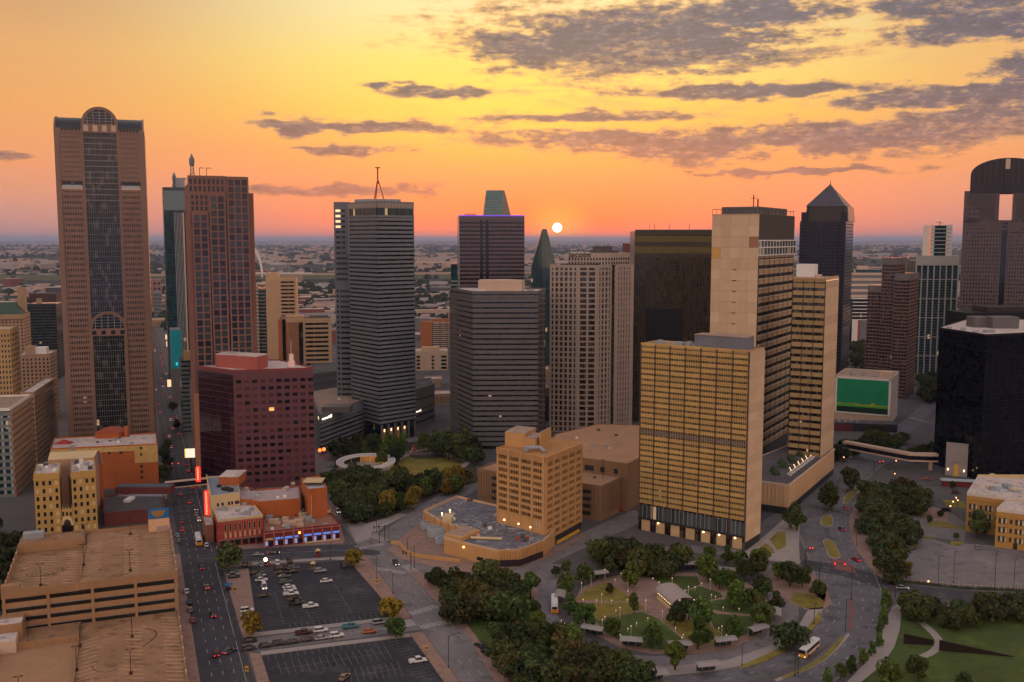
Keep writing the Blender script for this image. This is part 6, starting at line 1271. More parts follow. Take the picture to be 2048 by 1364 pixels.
# --- steel wedge sculpture
a, b_, c = at(*CE(1150, 705)), at(*CE(1420, 740)), at(*CE(1985, 805)); B = Bd(); B.root = thing('steel_wedge', 'long dark rusted steel wedge sculpture lying across the lawn and path', 'sculpture', (*a, 0))
def wedge(p, q, h0, h1):
    dx, dy = q[0] - p[0], q[1] - p[1]; L = math.hypot(dx, dy); nx, ny = -dy / L * .7, dx / L * .7; f_ = lambda r: (r[0] - a[0], r[1] - a[1])
    P0, Q0 = f_(p), f_(q)
    return MB().add([(P0[0], P0[1], 0), (Q0[0], Q0[1], 0), (Q0[0] + nx, Q0[1] + ny, 0), (P0[0] + nx, P0[1] + ny, 0), (P0[0], P0[1], h0), (Q0[0], Q0[1], h1), (Q0[0] + nx, Q0[1] + ny, h1), (P0[0] + nx, P0[1] + ny, h0)], [(3, 2, 1, 0), (4, 5, 6, 7), (0, 1, 5, 4), (1, 2, 6, 5), (2, 3, 7, 6), (3, 0, 4, 7)])
cor = mat('dark_corten_steel', (.018, .010, .008), .8); m1 = at(*CE(1370, 715)); m2 = at(*CE(1415, 755))
part(B, 'west_plate', wedge(a, m1, 3.4, 1.8), cor); part(B, 'east_plate', wedge(m2, c, 3.5, .15), cor)
# --- ring pavilion in the park
B = Bd(); p = at(732, 938); B.root = thing('ring_pavilion', 'white ring shaped park canopy lit warm underneath', 'pavilion', (p[0], p[1], 0))
rx, ry = 16.5, 19.5; n = 48
def ring(r0, r1, z0, z1):
    vs = []; 
    for i in range(n):
        a = 2 * math.pi * i / n
        for r, z in ((r0, z0), (r1, z0), (r1, z1), (r0, z1)): vs.append((rx * r * math.cos(a), ry * r * math.sin(a), z))
    fs = []
    for i in range(n):
        k, j = 4 * i, 4 * ((i + 1) % n); fs += [(k, j, j + 1, k + 1), (k + 1, j + 1, j + 2, k + 2), (k + 2, j + 2, j + 3, k + 3), (k + 3, j + 3, j, k)]
    return MB().add(vs, fs)
part(B, 'canopy', ring(.78, 1.0, 4.2, 4.6), mat('ring_white', (.50, .47, .45), .6)); part(B, 'canopy_rim', ring(.985, 1.01, 4.0, 4.9), white); part(B, 'inner_rim', ring(.765, .785, 4.0, 4.8), white); part(B, 'ring_floor', ring(.02, 1.0, .1, .2), conc)
for i in range(16): a = 2 * math.pi * i / 16; part(B, 'post', MB().cyl(rx * .9 * math.cos(a), ry * .9 * math.sin(a), .14, .2, 4.2, 6), white)
for i in range(14): a = math.pi * (.05 + .5 * i / 13); part(B, 'soffit_lamp', MB().box(rx * .84 * math.cos(a) - .35, rx * .84 * math.cos(a) + .35, ry * .84 * math.sin(a) - .35, ry * .84 * math.sin(a) + .35, 4.05, 4.18), lampw)
part(B, 'glowing_wall', MB().add([(rx * .95 * math.cos(a), ry * .95 * math.sin(a), z) for a in [math.pi * (.02 + .6 * i / 12) for i in range(13)] for z in (.2, 4.1)], [(2 * i, 2 * i + 2, 2 * i + 3, 2 * i + 1) for i in range(12)]), mat('glowing_timber_wall', (.42, .19, .06), .8, emit=.25))  # lamplight on the timber wall is put in as its own glow
# playground swings
B = Bd(); p = at(847, 905); B.root = thing('play_frame', 'red and white play frame at the top of the park lawn', 'playground', (p[0], p[1], 0))
for x in (-6, 6): part(B, 'red_post', MB().box(x - .6, x + .6, -.5, .5, 0, 4.5), mat('play_red', (.42, .03, .03), .6)); part(B, 'brace', MB().tube((x, 0, 3.5), (x - 2, -3, 0), .18, 5).tube((x, 0, 3.5), (x + 2.5, 3, 0), .18, 5), white)
part(B, 'beam', MB().tube((-6, 0, 4.2), (6, 0, 4.2), .22, 6).tube((-6, 1, 3.2), (9, 3, 1.2), .15, 5).tube((6, -1, 3.2), (-6, -3, 1.0), .15, 5), creamw); part(B, 'safety_floor', MB().prism([(12 * math.cos(a), 8 * math.sin(a)) for a in [i * math.pi / 8 for i in range(16)]], .12, .22), mat('rubber_floor', (.16, .10, .10), .9))
# --- transit pavilion and shelters
vm = mat('standing_seam_roof', (.36, .30, .27), .55, .12, .3)
p = at(*CD(1150, 612)); q2 = at(*CD(1040, 500)); q3 = at(*CD(1250, 640))
ax_ = math.atan2(q2[1] - p[1], q2[0] - p[0])
B = Bd(); B.root = thing('station_pavilion', 'barrel vaulted station pavilion with ribbed metal roof in the transit circle', 'pavilion', (*at(*CD(1230, 590)), 0), math.atan2(q2[1] - q3[1] + 10, q2[0] - q3[0]) - math.pi / 2)
B.root.scale = (.75, .75, .75)
part(B, 'vault_roof', arch(0, 3.6, 6.2, 5.9, -9, 11, 18, ey=.55), vm)
for i in range(21): part(B, 'roof_seam', arch(0, 3.6, 6.27, 6.15, -9 + i, -8.88 + i, 14, ey=.55), metal)
part(B, 'hall', MB().box(-5.6, 5.6, -7.5, 10, 0, 3.7), glass('pavilion_glass', (.03, .035, .04), (1.6, 1.6, 9), .15, le=.5)); part(B, 'tympanum', arch(0, 3.6, 5.8, .05, -7.6, -7.3, 14, ey=.52), glass('tympanum_glass', (.05, .06, .07), (1, 1, 1), .05)); part(B, 'plinth', MB().box(-6.2, 6.2, -8.6, 10.4, 0, .35), conc); part(B, 'side_wall', MB().box(-5.8, -5.5, -7, 9.5, .3, 2.0), creamw); part(B, 'side_wall', MB().box(5.5, 5.8, -7, 9.5, .3, 2.0), creamw)
for i in range(8): part(B, 'eave_lamp', MB().box(-6.1, -5.8, -6.5 + i * 2, -6.1 + i * 2, 3.3, 3.5), lampw)
part(B, 'pink_neon', MB().box(3.4, 5.4, -9.15, -9.0, 5.2, 5.5), glow('pink_neon', (1, .35, .5), 4))
shl = [(820, 285, 0), (1090, 282, 0), (1362, 295, 0), (1645, 345, -12), (615, 372, 20), (575, 815, -25), (880, 908, -10), (1255, 940, 4), (1610, 905, 14), (1870, 815, 32), (1475, 1105, 12), (1060, 1178, 16), (2010, 690, 75), (315, 545, 82)]
wh = ['at the rear left of', 'in the middle of the rear row of', 'right of middle in the rear row of', 'behind trees at the rear right of', 'on the rear left curve of', 'on the lower left curve of', 'second from left along the front of', 'nearest the centre front of', 'on the front right of', 'on the far right curve of', 'outside the loop road, facing', 'outside the loop at the front left of', 'hidden by trees at the right end of', 'beside the stopped bus at the left end of']
for k, (x, y, an) in enumerate(shl):
    B = Bd(); B.root = thing('bus_shelter', 'curved roof bus shelter ' + wh[k] + ' the transit circle', 'bus shelter', (*at(*CD(x, y + 22)), .13), R0(an), 'bus shelters round the transit circle')
    L = 3.8
    part(B, 'roof', MB().add([(sx_ * L, y_, z) for y_, z in [(-2.0, 2.9), (-1.2, 3.3), (0, 3.5), (1.2, 3.3), (2.0, 2.9)] for sx_ in (-1, 1)] + [(sx_ * L, y_, z - .12) for y_, z in [(-2.0, 2.9), (-1.2, 3.3), (0, 3.5), (1.2, 3.3), (2.0, 2.9)] for sx_ in (-1, 1)], [(2 * i, 2 * i + 1, 2 * i + 3, 2 * i + 2) for i in range(4)] + [(10 + 2 * i, 12 + 2 * i, 13 + 2 * i, 11 + 2 * i) for i in range(4)] + [(0, 10, 11, 1), (8, 9, 19, 18), (0, 2, 12, 10), (2, 4, 14, 12), (4, 6, 16, 14), (6, 8, 18, 16), (1, 11, 13, 3), (3, 13, 15, 5), (5, 15, 17, 7), (7, 17, 19, 9)]), mat('shelter_roof', (.27, .25, .235), .5, spec=.4))
    for sx_ in (-.85, -.3, .3, .85): part(B, 'post', MB().cyl(sx_ * L, .9, .09, 0, 3.3, 6), metal)
    part(B, 'bench', MB().box(-L * .6, L * .6, .5, .95, .4, .5), dark); part(B, 'back_panel', MB().box(-L * .8, L * .8, 1.0, 1.06, .4, 2.3), MATS['pane_grey'])
# ================================================================== trees
def leafmat(name, col, var=.5, warm=0.):
    m = bpy.data.materials.new(name); m.use_nodes = True; t = NT(m.node_tree); b = t.n['Principled BSDF']
    r = t.n.new('ShaderNodeNewGeometry').outputs['Random Per Island']; oi = t.n.new('ShaderNodeObjectInfo').outputs['Random']
    k = t.m('MULTIPLY', t.m('ADD', 1 - var, t.m('MULTIPLY', r, 2 * var)), t.m('ADD', .55, t.m('MULTIPLY', oi, .9)))
    c = t.scale(t.mix(t.m('FRACT', t.m('MULTIPLY', oi, 5.7)), (*col, 1), (col[0] * 1.5, col[1] * 1.02, col[2] * .8, 1)), k)
    c = t.mix(t.m('MULTIPLY', t.m('GREATER_THAN', t.m('FRACT', t.m('MULTIPLY', r, 7.13)), 1 - warm), .8), c, (.13, .055, .018, 1))
    t.l.new(c, b.inputs['Base Color']); b.inputs['Roughness'].default_value = .7; b.inputs['Specular IOR Level'].default_value = .2
    tr = t.n.new('ShaderNodeBsdfTranslucent'); t.l.new(c, tr.inputs[0]); ms = t.n.new('ShaderNodeMixShader'); ms.inputs[0].default_value = .25
    t.l.new(b.outputs[0], ms.inputs[1]); t.l.new(tr.outputs[0], ms.inputs[2]); t.l.new(ms.outputs[0], t.n['Material Output'].inputs[0])
    return m
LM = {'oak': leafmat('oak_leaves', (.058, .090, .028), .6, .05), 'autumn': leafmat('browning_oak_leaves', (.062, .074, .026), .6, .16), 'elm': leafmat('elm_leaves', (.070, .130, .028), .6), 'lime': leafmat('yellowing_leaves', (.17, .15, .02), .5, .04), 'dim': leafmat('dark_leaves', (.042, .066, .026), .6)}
bark = mat('bark', (.07, .05, .035), .95)
def crown(seed, kind):
    rnd = random.Random(seed); mb = MB(); cl_ = []
    if kind == 'oak': n, rx, rz, cz, ns, sz = 21, .86, .42, .62, 78, .098
    elif kind == 'cone': n, rx, rz, cz, ns, sz = 15, .55, .80, .95, 80, .10
    else: n, rx, rz, cz, ns, sz = 14, .62, .62, .90, 86, .11
    for i in range(n):
        for _ in range(30):
            p = Vector((rnd.uniform(-1, 1), rnd.uniform(-1, 1), rnd.uniform(-1, 1)))
            if .15 < p.length < 1: break
        if kind == 'cone': p.x *= (1 - .55 * (p.z * .5 + .5)); p.y *= (1 - .55 * (p.z * .5 + .5))
        cl_.append((Vector((p.x * rx * .8, p.y * rx * .8, cz + p.z * rz * .8)), rnd.uniform(.17, .36) * (1 if kind != 'cone' else .8)))
    for c, r in cl_:
        for _ in range(ns):
            d = Vector((rnd.gauss(0, 1), rnd.gauss(0, 1), rnd.gauss(.25, 1))).normalized(); p = c + d * r * rnd.uniform(.72, 1.06)
            nn = (d + Vector((rnd.gauss(0, .6), rnd.gauss(0, .6), rnd.gauss(.3, .6)))).normalized(); u = nn.orthogonal().normalized(); v = nn.cross(u); a = rnd.uniform(0, 6.28); u, v = u * math.cos(a) + v * math.sin(a), v * math.cos(a) - u * math.sin(a)
            s = sz * rnd.uniform(.55, 1.25)
            mb.add([tuple(p + u * s), tuple(p + v * s * .7 + nn * s * .25), tuple(p - u * s), tuple(p - v * s * .7 + nn * s * .25)], [(0, 1, 2, 3)])
    return mb, cl_
def trunk(cl_, kind, seed):
    mb = MB(); top = {'oak': .42, 'cone': .7}.get(kind, .62); mb.tube((0, 0, 0), (.02, .01, top), .055, 7, .035)
    for c, r in cl_[:7]: mb.tube((.02, .01, top * .85), tuple(c * .9 + Vector((0, 0, .05))), .028, 5, .01)
    return mb
CR = {}
for kind in ('oak', 'round', 'cone'):
    for s in range(3):
        mb, cl_ = crown(s * 11 + len(kind), kind); CR[kind, s] = (mb, trunk(cl_, kind, s))
_tm = {}
def tree_meshes(kind, s, lm):
    k = (kind, s, lm)
    if k not in _tm:
        mb, tb = CR[kind, s]; _tm[k] = (mb.mesh('crown', LM[lm]), tb.mesh('trunk', bark))
    return _tm[k]
def tree(xy, r, kind, lm, label, group, hs=1.0, z=0.):
    o = thing(dict(oak='oak_tree', round='street_tree', cone='conical_tree')[kind], label, 'tree', (xy[0], xy[1], z), random.uniform(0, 6.28), group)
    c, t_ = tree_meshes(kind, random.randrange(3), lm); k = r / (.80 if kind == 'oak' else .55 if kind == 'cone' else .68)
    for nm, me in (('crown', c), ('trunk', t_)): mk(nm, me, o, (0, 0, 0), 0, (k, k, k * hs * random.uniform(.92, 1.1)))
    return o
def ptree(px, py, rp, kind, lm, label, group=None, hs=1.0):
    """tree whose crown centre is seen at (px, py) with radius rp photo pixels"""
    b_ = at(px, py + rp * .95); d = math.hypot(b_[1], H); r = rp * d / F; return tree(b_, r, kind, lm, label, group, hs)
def clump(pix_poly, n, r0, r1, kinds, lms, label, group, seed):
    rnd = random.Random(seed); pts = []; xs = [p[0] for p in pix_poly]; ys = [p[1] for p in pix_poly]
    def inside(x, y):
        c = False
        for i in range(len(pix_poly)):
            (x1, y1), (x2, y2) = pix_poly[i], pix_poly[i - 1]
            if (y1 > y) != (y2 > y) and x < (x2 - x1) * (y - y1) / (y2 - y1) + x1: c = not c
        return c
    best = []
    for _ in range(n * 40):
        x, y = rnd.uniform(min(xs), max(xs)), rnd.uniform(min(ys), max(ys))
        if not inside(x, y): continue
        r_ = (r0 + r1) / 2; d_ = math.hypot(at(x, y)[1], H); w_ = at(x, y + r_ * F / d_ * .8)
        if all(math.dist(w_, q_) > r0 * 1.15 for q_ in pts): pts.append(w_)
        if len(pts) >= n: break
    for w_ in pts: tree(w_, rnd.uniform(r0, r1), rnd.choice(kinds), rnd.choice(lms), label, group, rnd.uniform(.9, 1.15))
# dark oaks round the transit circle and the corner
clump([(905, 1160), (960, 1140), (1030, 1155), (1038, 1205), (1020, 1230), (960, 1235), (905, 1215)], 14, 4.8, 6.8, ['oak'], ['oak', 'oak', 'autumn'], 'dark spreading oak in the grove left of the stopped bus', 'oaks in the corner grove', 1)
clump([(990, 1262), (1060, 1255), (1130, 1280), (1200, 1310), (1290, 1335), (1330, 1390), (1060, 1390), (1010, 1330)], 24, 4.4, 6.4, ['oak'], ['oak', 'autumn', 'autumn', 'oak'], 'browning oak in the dense grove along the bottom edge', 'oaks in the bottom grove', 2)
clump([(1170, 1100), (1260, 1085), (1330, 1098), (1390, 1125), (1380, 1140), (1280, 1128), (1180, 1120)], 13, 5.0, 7.0, ['oak'], ['oak', 'dim', 'oak', 'autumn'], 'dark oak in the row before the broad front hotel slab', 'oaks before the hotel', 3)
ptree(868, 1148, 24, 'oak', 'oak', 'lone oak with forked pale trunk beside the crossing'); 
circ_t = [(690, 300, 70), (500, 360, 75), (380, 440, 80), (380, 600, 75), (860, 370, 85), (1010, 325, 55), (520, 690, 95), (740, 780, 68), (1070, 850, 95), (1220, 690, 72), (1440, 680, 105), (1400, 840, 105), (1480, 320, 95), (1570, 410, 60), (1690, 530, 95), (1830, 540, 70), (1640, 390, 72), (1760, 320, 80), (1920, 460, 66), (1910, 700, 90), (1700, 790, 80), (1330, 640, 70), (960, 230, 66), (1260, 230, 60)]
for (x, y, r) in circ_t: px, py = CD(x, y); ptree(px, py, r * .2539, 'round', random.choice(['elm', 'elm', 'oak']), 'round crowned tree on the lawns inside the transit circle', 'trees inside the transit circle')
px, py = CD(900, 620); ptree(px, py, 11, 'cone', 'elm', 'thin airy young tree in the middle of the transit lawn', None, 1.3); px, py = CD(700, 465); ptree(px, py, 10, 'round', 'oak', 'small round dark tree alone on the rear left transit lawn')
for (x, y, r) in [(85, 470, 75), (140, 740, 58), (115, 650, 50), (410, 890, 90), (1220, 1030, 80)]: px, py = CD(x, y); ptree(px, py, r * .2539, 'cone', 'elm', 'upright green tree along the outer kerb of the loop road', 'trees along the loop road', 1.0)
for (x, y, r) in [(280, 335, 36), (360, 300, 42)]: px, py = CD(x, y); ptree(px, py, r * .2539, 'round', 'oak', 'small tree on the traffic island above the loop road', 'trees on the loop island')
for (x, y, r) in [(1495, 200, 55), (1620, 210, 60), (1720, 240, 60), (1880, 245, 80), (2030, 340, 60)]: px, py = CD(x, y); ptree(px, py, r * .2539, 'round', 'elm', 'street tree in the row between hotel and transit circle', 'trees between hotel and circle')
for (x, y, r) in [(60, 130, 75), (300, 190, 88), (390, 210, 70), (500, 300, 60), (90, 270, 70), (60, 440, 80), (180, 390, 70)]: px, py = CE(x, y); ptree(px, py, r * .2676, 'round', 'oak', 'dark tree on the corner island beside the boulevard', 'trees on the corner island')
px, py = CE(290, 610); ptree(px, py, 34, 'oak', 'dim', 'broad dark oak behind the yellow bus', None)
for (x, y, r) in [(1015, 400, 48), (1000, 480, 36), (992, 535, 44), (965, 605, 30), (962, 690, 38), (910, 760, 38), (845, 815, 40), (755, 880, 46), (675, 922, 46), (575, 968, 44)]: px, py = CE(x, y); ptree(px, py, r * .2676, 'cone', 'elm', 'small street tree in the row along the curved plaza', 'row along the curved plaza')
clump([CE(1230, 400), CE(1330, 360), CE(1600, 420), CE(1620, 530), CE(1420, 560), CE(1250, 520)], 6, 4.2, 5.6, ['oak'], ['dim', 'oak'], 'dark oak clump above the steel wedge sculpture', 'oaks above the wedge', 5)
clump([CE(1720, 380), CE(2048, 360), CE(2150, 470), CE(1800, 470)], 6, 4.4, 6.0, ['oak'], ['dim'], 'dark oak at the right edge beside the cross road', 'oaks at the right edge', 6)
for (x, y, r, lm) in [(1260, 900, 80, 'oak'), (1040, 960, 90, 'elm'), (1600, 980, 60, 'dim')]: px, py = CE(x, y); ptree(px, py, r * .2676, 'round', lm, dict(oak='loose reddish green bush tree left of the path end', elm='pale green tree at the bottom edge of the park', dim='dark tree at the bottom edge below the wedge')[lm])
clump([CF(900, 430), CF(1250, 400), CF(1340, 500), CF(1200, 620), CF(960, 640), CF(850, 580)], 17, 4.8, 6.8, ['oak'], ['dim', 'oak', 'oak', 'autumn'], 'dark oak in the grove east of the boulevard', 'oaks east of the boulevard', 7)
clump([CF(830, 650), CF(960, 640), CF(1200, 700), CF(1240, 800), CF(1170, 860), CF(1000, 930), CF(960, 800), CF(870, 720)], 12, 4.4, 6.0, ['oak', 'round'], ['dim', 'oak'], 'dark tree in the belt between boulevard and parking lot', 'trees beside the parking lot', 8)
clump([CF(1000, 960), CF(1100, 930), CF(1140, 1060), CF(1090, 1100), CF(1000, 1060)], 5, 3.6, 4.8, ['oak', 'round'], ['dim', 'oak'], 'small dark tree at the parking lot corner', 'trees at the lot corner', 9)
px, py = CF(1160, 1060); ptree(px, py, 16, 'round', 'lime', 'yellowing tree at the corner of the right parking lot')
for (x, y, r, lab) in [(350, 660, 95, 'large dark tree at the hotel corner beside the boulevard'), (610, 505, 95, 'dark tree on the upper boulevard median'), (750, 385, 70, 'tree with pale lower branches near the skybridge'), (1690, 720, 90, 'dark tree in front of the school wing')]: px, py = CF(x, y); ptree(px, py, r * .2676, 'round', 'oak', lab)
for (x, y, r) in [(1425, 630, 26), (1340, 670, 24), (1538, 795, 24), (1510, 420, 26)]: px, py = CF(x, y); ptree(px, py, r * .2676, 'round', 'dim', 'small clipped tree in the school car park', 'clipped trees by the school')
# park in the middle
clump([CG(200, 560), CG(500, 520), CG(950, 560), CG(1000, 660), CG(780, 720), CG(640, 800), CG(640, 960), CG(480, 1000), CG(330, 800)], 30, 5.0, 7.0, ['oak'], ['dim', 'dim', 'oak'], 'dark oak in the dense grove at the front of the park', 'oaks in the park grove', 11)
clump([CG(760, 860), CG(1180, 740), CG(1250, 800), CG(900, 930), CG(760, 980)], 9, 3.4, 4.6, ['round'], ['lime', 'elm', 'elm'], 'light green street tree along the park front kerb', 'light trees along the park kerb', 12)
clump([CG(1300, 640), CG(1640, 560), CG(1700, 620), CG(1420, 740)], 8, 3.4, 4.6, ['round'], ['lime', 'lime', 'elm'], 'yellow green tree at the park corner near the ribbed hall', 'yellow trees at the park corner', 13)
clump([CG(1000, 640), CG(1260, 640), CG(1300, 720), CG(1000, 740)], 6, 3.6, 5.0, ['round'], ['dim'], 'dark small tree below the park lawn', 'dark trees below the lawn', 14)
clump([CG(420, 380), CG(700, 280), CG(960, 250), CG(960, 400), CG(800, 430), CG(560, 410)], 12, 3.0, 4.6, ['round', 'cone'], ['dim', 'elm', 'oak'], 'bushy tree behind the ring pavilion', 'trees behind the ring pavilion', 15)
clump([CG(1150, 260), CG(1500, 240), CG(1720, 300), CG(1720, 420), CG(1640, 420), CG(1420, 350), CG(1200, 300)], 16, 4.0, 6.0, ['round', 'cone'], ['dim', 'elm', 'oak'], 'tree in the grove under the charcoal tower', 'grove under the charcoal tower', 16)
clump([CG(250, 330), CG(560, 230), CG(700, 200), CG(700, 250), CG(300, 380)], 8, 4.0, 5.5, ['round'], ['dim'], 'dark street tree before the grey annex', 'trees before the grey annex', 17)
px, py = CG(1355, 610); ptree(px, py, 11, 'round', 'dim', 'dark round tree at the lower edge of the park lawn')
# street trees of the lots
ptree(457, 1112, 29, 'round', 'oak', 'large dark street tree at the lot corner opposite the red brick building', None, .72); ptree(708, 1118, 18, 'round', 'lime', 'yellow green tree at the upper right lot corner'); ptree(784, 1213, 26, 'round', 'lime', 'yellowing tree at the lower right corner of the upper lot', None, .8); ptree(504, 1253, 21, 'round', 'lime', 'yellowing tree at the lower left corner of the upper lot'); ptree(793, 1254, 22, 'round', 'elm', 'olive bush tree at the top right corner of the lower lot', None, .8)
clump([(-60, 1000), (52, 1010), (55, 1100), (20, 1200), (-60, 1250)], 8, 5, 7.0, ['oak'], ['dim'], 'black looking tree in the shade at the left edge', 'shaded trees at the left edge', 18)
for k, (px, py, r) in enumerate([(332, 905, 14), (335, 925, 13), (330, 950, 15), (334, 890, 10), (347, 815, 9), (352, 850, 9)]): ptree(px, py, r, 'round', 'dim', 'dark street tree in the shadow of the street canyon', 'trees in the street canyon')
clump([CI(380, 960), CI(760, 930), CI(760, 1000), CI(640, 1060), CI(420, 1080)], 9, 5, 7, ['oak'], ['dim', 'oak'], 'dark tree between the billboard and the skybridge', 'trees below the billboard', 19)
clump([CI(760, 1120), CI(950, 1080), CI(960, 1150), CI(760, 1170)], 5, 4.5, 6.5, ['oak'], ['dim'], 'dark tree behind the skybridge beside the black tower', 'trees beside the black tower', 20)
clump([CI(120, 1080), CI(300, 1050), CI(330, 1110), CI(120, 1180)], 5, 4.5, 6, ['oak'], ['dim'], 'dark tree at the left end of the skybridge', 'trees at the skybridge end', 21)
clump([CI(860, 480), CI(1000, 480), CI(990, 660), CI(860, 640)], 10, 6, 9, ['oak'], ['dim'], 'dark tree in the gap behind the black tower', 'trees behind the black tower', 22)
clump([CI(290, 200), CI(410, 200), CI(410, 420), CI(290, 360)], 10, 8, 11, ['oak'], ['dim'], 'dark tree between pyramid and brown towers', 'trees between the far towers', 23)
# ================================================================== vehicles
def carpaint(name, col, metal_=.2):
    m = mat('paint_' + name, col, .3, .03, .5, spec=.6, metal=metal_, grain=.0, obj=0); return m
PC = dict(black=carpaint('black', (.010, .010, .012)), white=carpaint('white', (.62, .62, .62), 0), silver=carpaint('silver', (.30, .32, .34), .5), grey=carpaint('grey', (.09, .095, .105), .4), red=carpaint('red', (.30, .02, .015)), maroon=carpaint('maroon', (.07, .012, .018)), teal=carpaint('teal', (.02, .16, .20)), orange=carpaint('orange', (.52, .09, .012)), tan=carpaint('tan', (.28, .18, .09)), green=carpaint('green', (.03, .09, .08)))
cglass = glass('car_glass', (.012, .014, .018), (9, 9, 9), 0, rough=.06, spec=.8); tyrem = mat('tyre_rubber', (.015, .015, .015), .9); rimm = mat('wheel_rim', (.25, .25, .26), .35, metal=.7)
tail = glow('tail_light', (1, .02, .015), 1.8); tail0 = mat('tail_lens', (.25, .01, .01), .3, spec=.6); head = glow('head_light', (1, .86, .62), 2.5); head0 = mat('head_lens', (.5, .5, .5), .2, spec=.7)
# profile: list of (x, half width low, z low, z shoulder); body lofted along x with rounded shoulders
KIND = dict(sedan=(4.7, .90, [(-2.35, .52), (-2.2, .82), (-1.3, .92), (1.0, .90), (2.1, .72), (2.35, .50)], [(-1.85, .9), (-1.15, 1.42), (.25, 1.44), (1.15, .9)]),
            suv=(4.8, .97, [(-2.4, .6), (-2.3, 1.0), (-1.4, 1.06), (1.1, 1.04), (2.2, .9), (2.4, .6)], [(-2.25, 1.04), (-1.95, 1.74), (.3, 1.78), (1.2, 1.04)]),
            pickup=(5.6, .99, [(-2.8, .65), (-2.75, 1.02), (-.9, 1.04), (1.3, 1.05), (2.6, .95), (2.8, .6)], [(-.75, 1.04), (-.6, 1.80), (.7, 1.82), (1.45, 1.04)]),
            van=(5.4, 1.0, [(-2.7, .6), (-2.65, 1.1), (-1.5, 1.14), (1.7, 1.12), (2.4, .98), (2.7, .6)], [(-2.62, 1.1), (-2.5, 2.2), (1.2, 2.22), (2.05, 1.1)]))
def loft(prof, hw, zb, taper):
    mb = MB(); secs = []
    for x, zt in prof:
        w0 = hw * (1 - taper * (abs(x) / abs(prof[0][0])) ** 4); secs.append([(x, -w0 * .95, zb), (x, -w0, zb + (zt - zb) * .45), (x, -w0 * .90, zt - .04), (x, -w0 * .6, zt), (x, w0 * .6, zt), (x, w0 * .90, zt - .04), (x, w0, zb + (zt - zb) * .45), (x, w0 * .95, zb)])
    vs = [v for s in secs for v in s]; fs = []
    for i in range(len(secs) - 1):
        for j in range(8): a, b_ = i * 8 + j, i * 8 + (j + 1) % 8; fs.append((a, b_, b_ + 8, a + 8))
    fs += [tuple(range(8)), tuple(range(len(vs) - 1, len(vs) - 9, -1))]; return mb.add(vs, fs)
_cm = {}
def car_mesh(kind, what, m):
    k = (kind, what, m.name)
    if k in _cm: return _cm[k]
    L, hw, body, cab = KIND[kind]; mb = MB()
    if what == 'body':
        mb = loft(body, hw, .30, .12)
        if kind == 'pickup': mb.box(-2.7, -.8, -hw * .97, -hw * .86, .95, 1.2).box(-2.7, -.8, hw * .86, hw * .97, .95, 1.2).box(-2.78, -2.7, -hw * .95, hw * .95, .9, 1.2)
    elif what == 'windows':
        (x0, z0), (x1, z1), (x2, _), (x3, _) = cab; w0, w1 = hw * .90, hw * .74
        mb.add([(x0, -w0, z0 - .03), (x3, -w0, z0 - .03), (x3, w0, z0 - .03), (x0, w0, z0 - .03), (x1, -w1, z1), (x2, -w1, z1), (x2, w1, z1), (x1, w1, z1)], [(4, 5, 6, 7), (0, 1, 5, 4), (1, 2, 6, 5), (2, 3, 7, 6), (3, 0, 4, 7)])
    elif what == 'roof':
        (x0, z0), (x1, z1), (x2, _), (x3, _) = cab; w1 = hw * .75
        mb.frus([(x1 - .08, -w1), (x2 + .10, -w1), (x2 + .10, w1), (x1 - .08, w1)], z1 - .03, [(x1 + .1, -w1 * .9), (x2 - .1, -w1 * .9), (x2 - .1, w1 * .9), (x1 + .1, w1 * .9)], z1 + .07)
        for sg in (-1, 1):
            for xa, xb in ((x0, x1), (x3, x2), ((x0 + x3) / 2 - .1, (x1 + x2) / 2 - .1)): mb.tube((xa, sg * hw * .905, z0 - .02), (xb, sg * hw * .75, z1), .045, 4)
    elif what == 'wheel': mb.tube((0, -.11, 0), (0, .11, 0), .34, 12)
    elif what == 'rim': mb.tube((0, -.125, 0), (0, .125, 0), .20, 8)
    elif what == 'light': mb.box(-.04, .05, -.2, .2, -.09, .09)
    _cm[k] = mb.mesh(what, m, what == 'body'); return _cm[k]
NCAR = [0]
def car(xy, azd, kind, col, label, group=None, on=None, far=False, z=.05):
    """azd: heading in degrees, clockwise from straight ahead; on: 'tail', 'head' or None"""
    L, hw, body, cab = KIND[kind]; o = thing({'suv': 'suv', 'van': 'delivery_van', 'pickup': 'pickup_truck', 'sedan': 'car'}[kind], label, {'suv': 'car', 'van': 'van', 'pickup': 'truck', 'sedan': 'car'}[kind], (xy[0], xy[1], z), R0(90 - azd), group)
    mk('body', car_mesh(kind, 'body', PC[col]), o); mk('windows', car_mesh(kind, 'windows', cglass), o); mk('roof', car_mesh(kind, 'roof', PC[col]), o)
    for sx_ in (-1, 1):
        for sy in (-1, 1):
            wh_ = mk('wheel', car_mesh(kind, 'wheel', tyrem), o, (sx_ * L * .30, sy * hw * .90, .34))
            if not far: mk('rim', car_mesh(kind, 'rim', rimm), wh_)
    for sy in (-1, 1):
        zt = body[1][1] - .17
        mk('taillight', car_mesh(kind, 'light', tail if on in ('tail', 'both') else tail0), o, (-L / 2 + .04, sy * hw * .62, zt)); mk('headlight', car_mesh(kind, 'light', head if on in ('head', 'both') else head0), o, (L / 2 - .06, sy * hw * .62, zt - .12))
    NCAR[0] += 1; return o
def pc(px, py, az, kind, col, label, group=None, on=None, far=False): return car(at(px, py + 3), az, kind, col, label, group, on, far)
A1, A2 = -21.3, 70.0
L1 = 'in the upper parking lot'
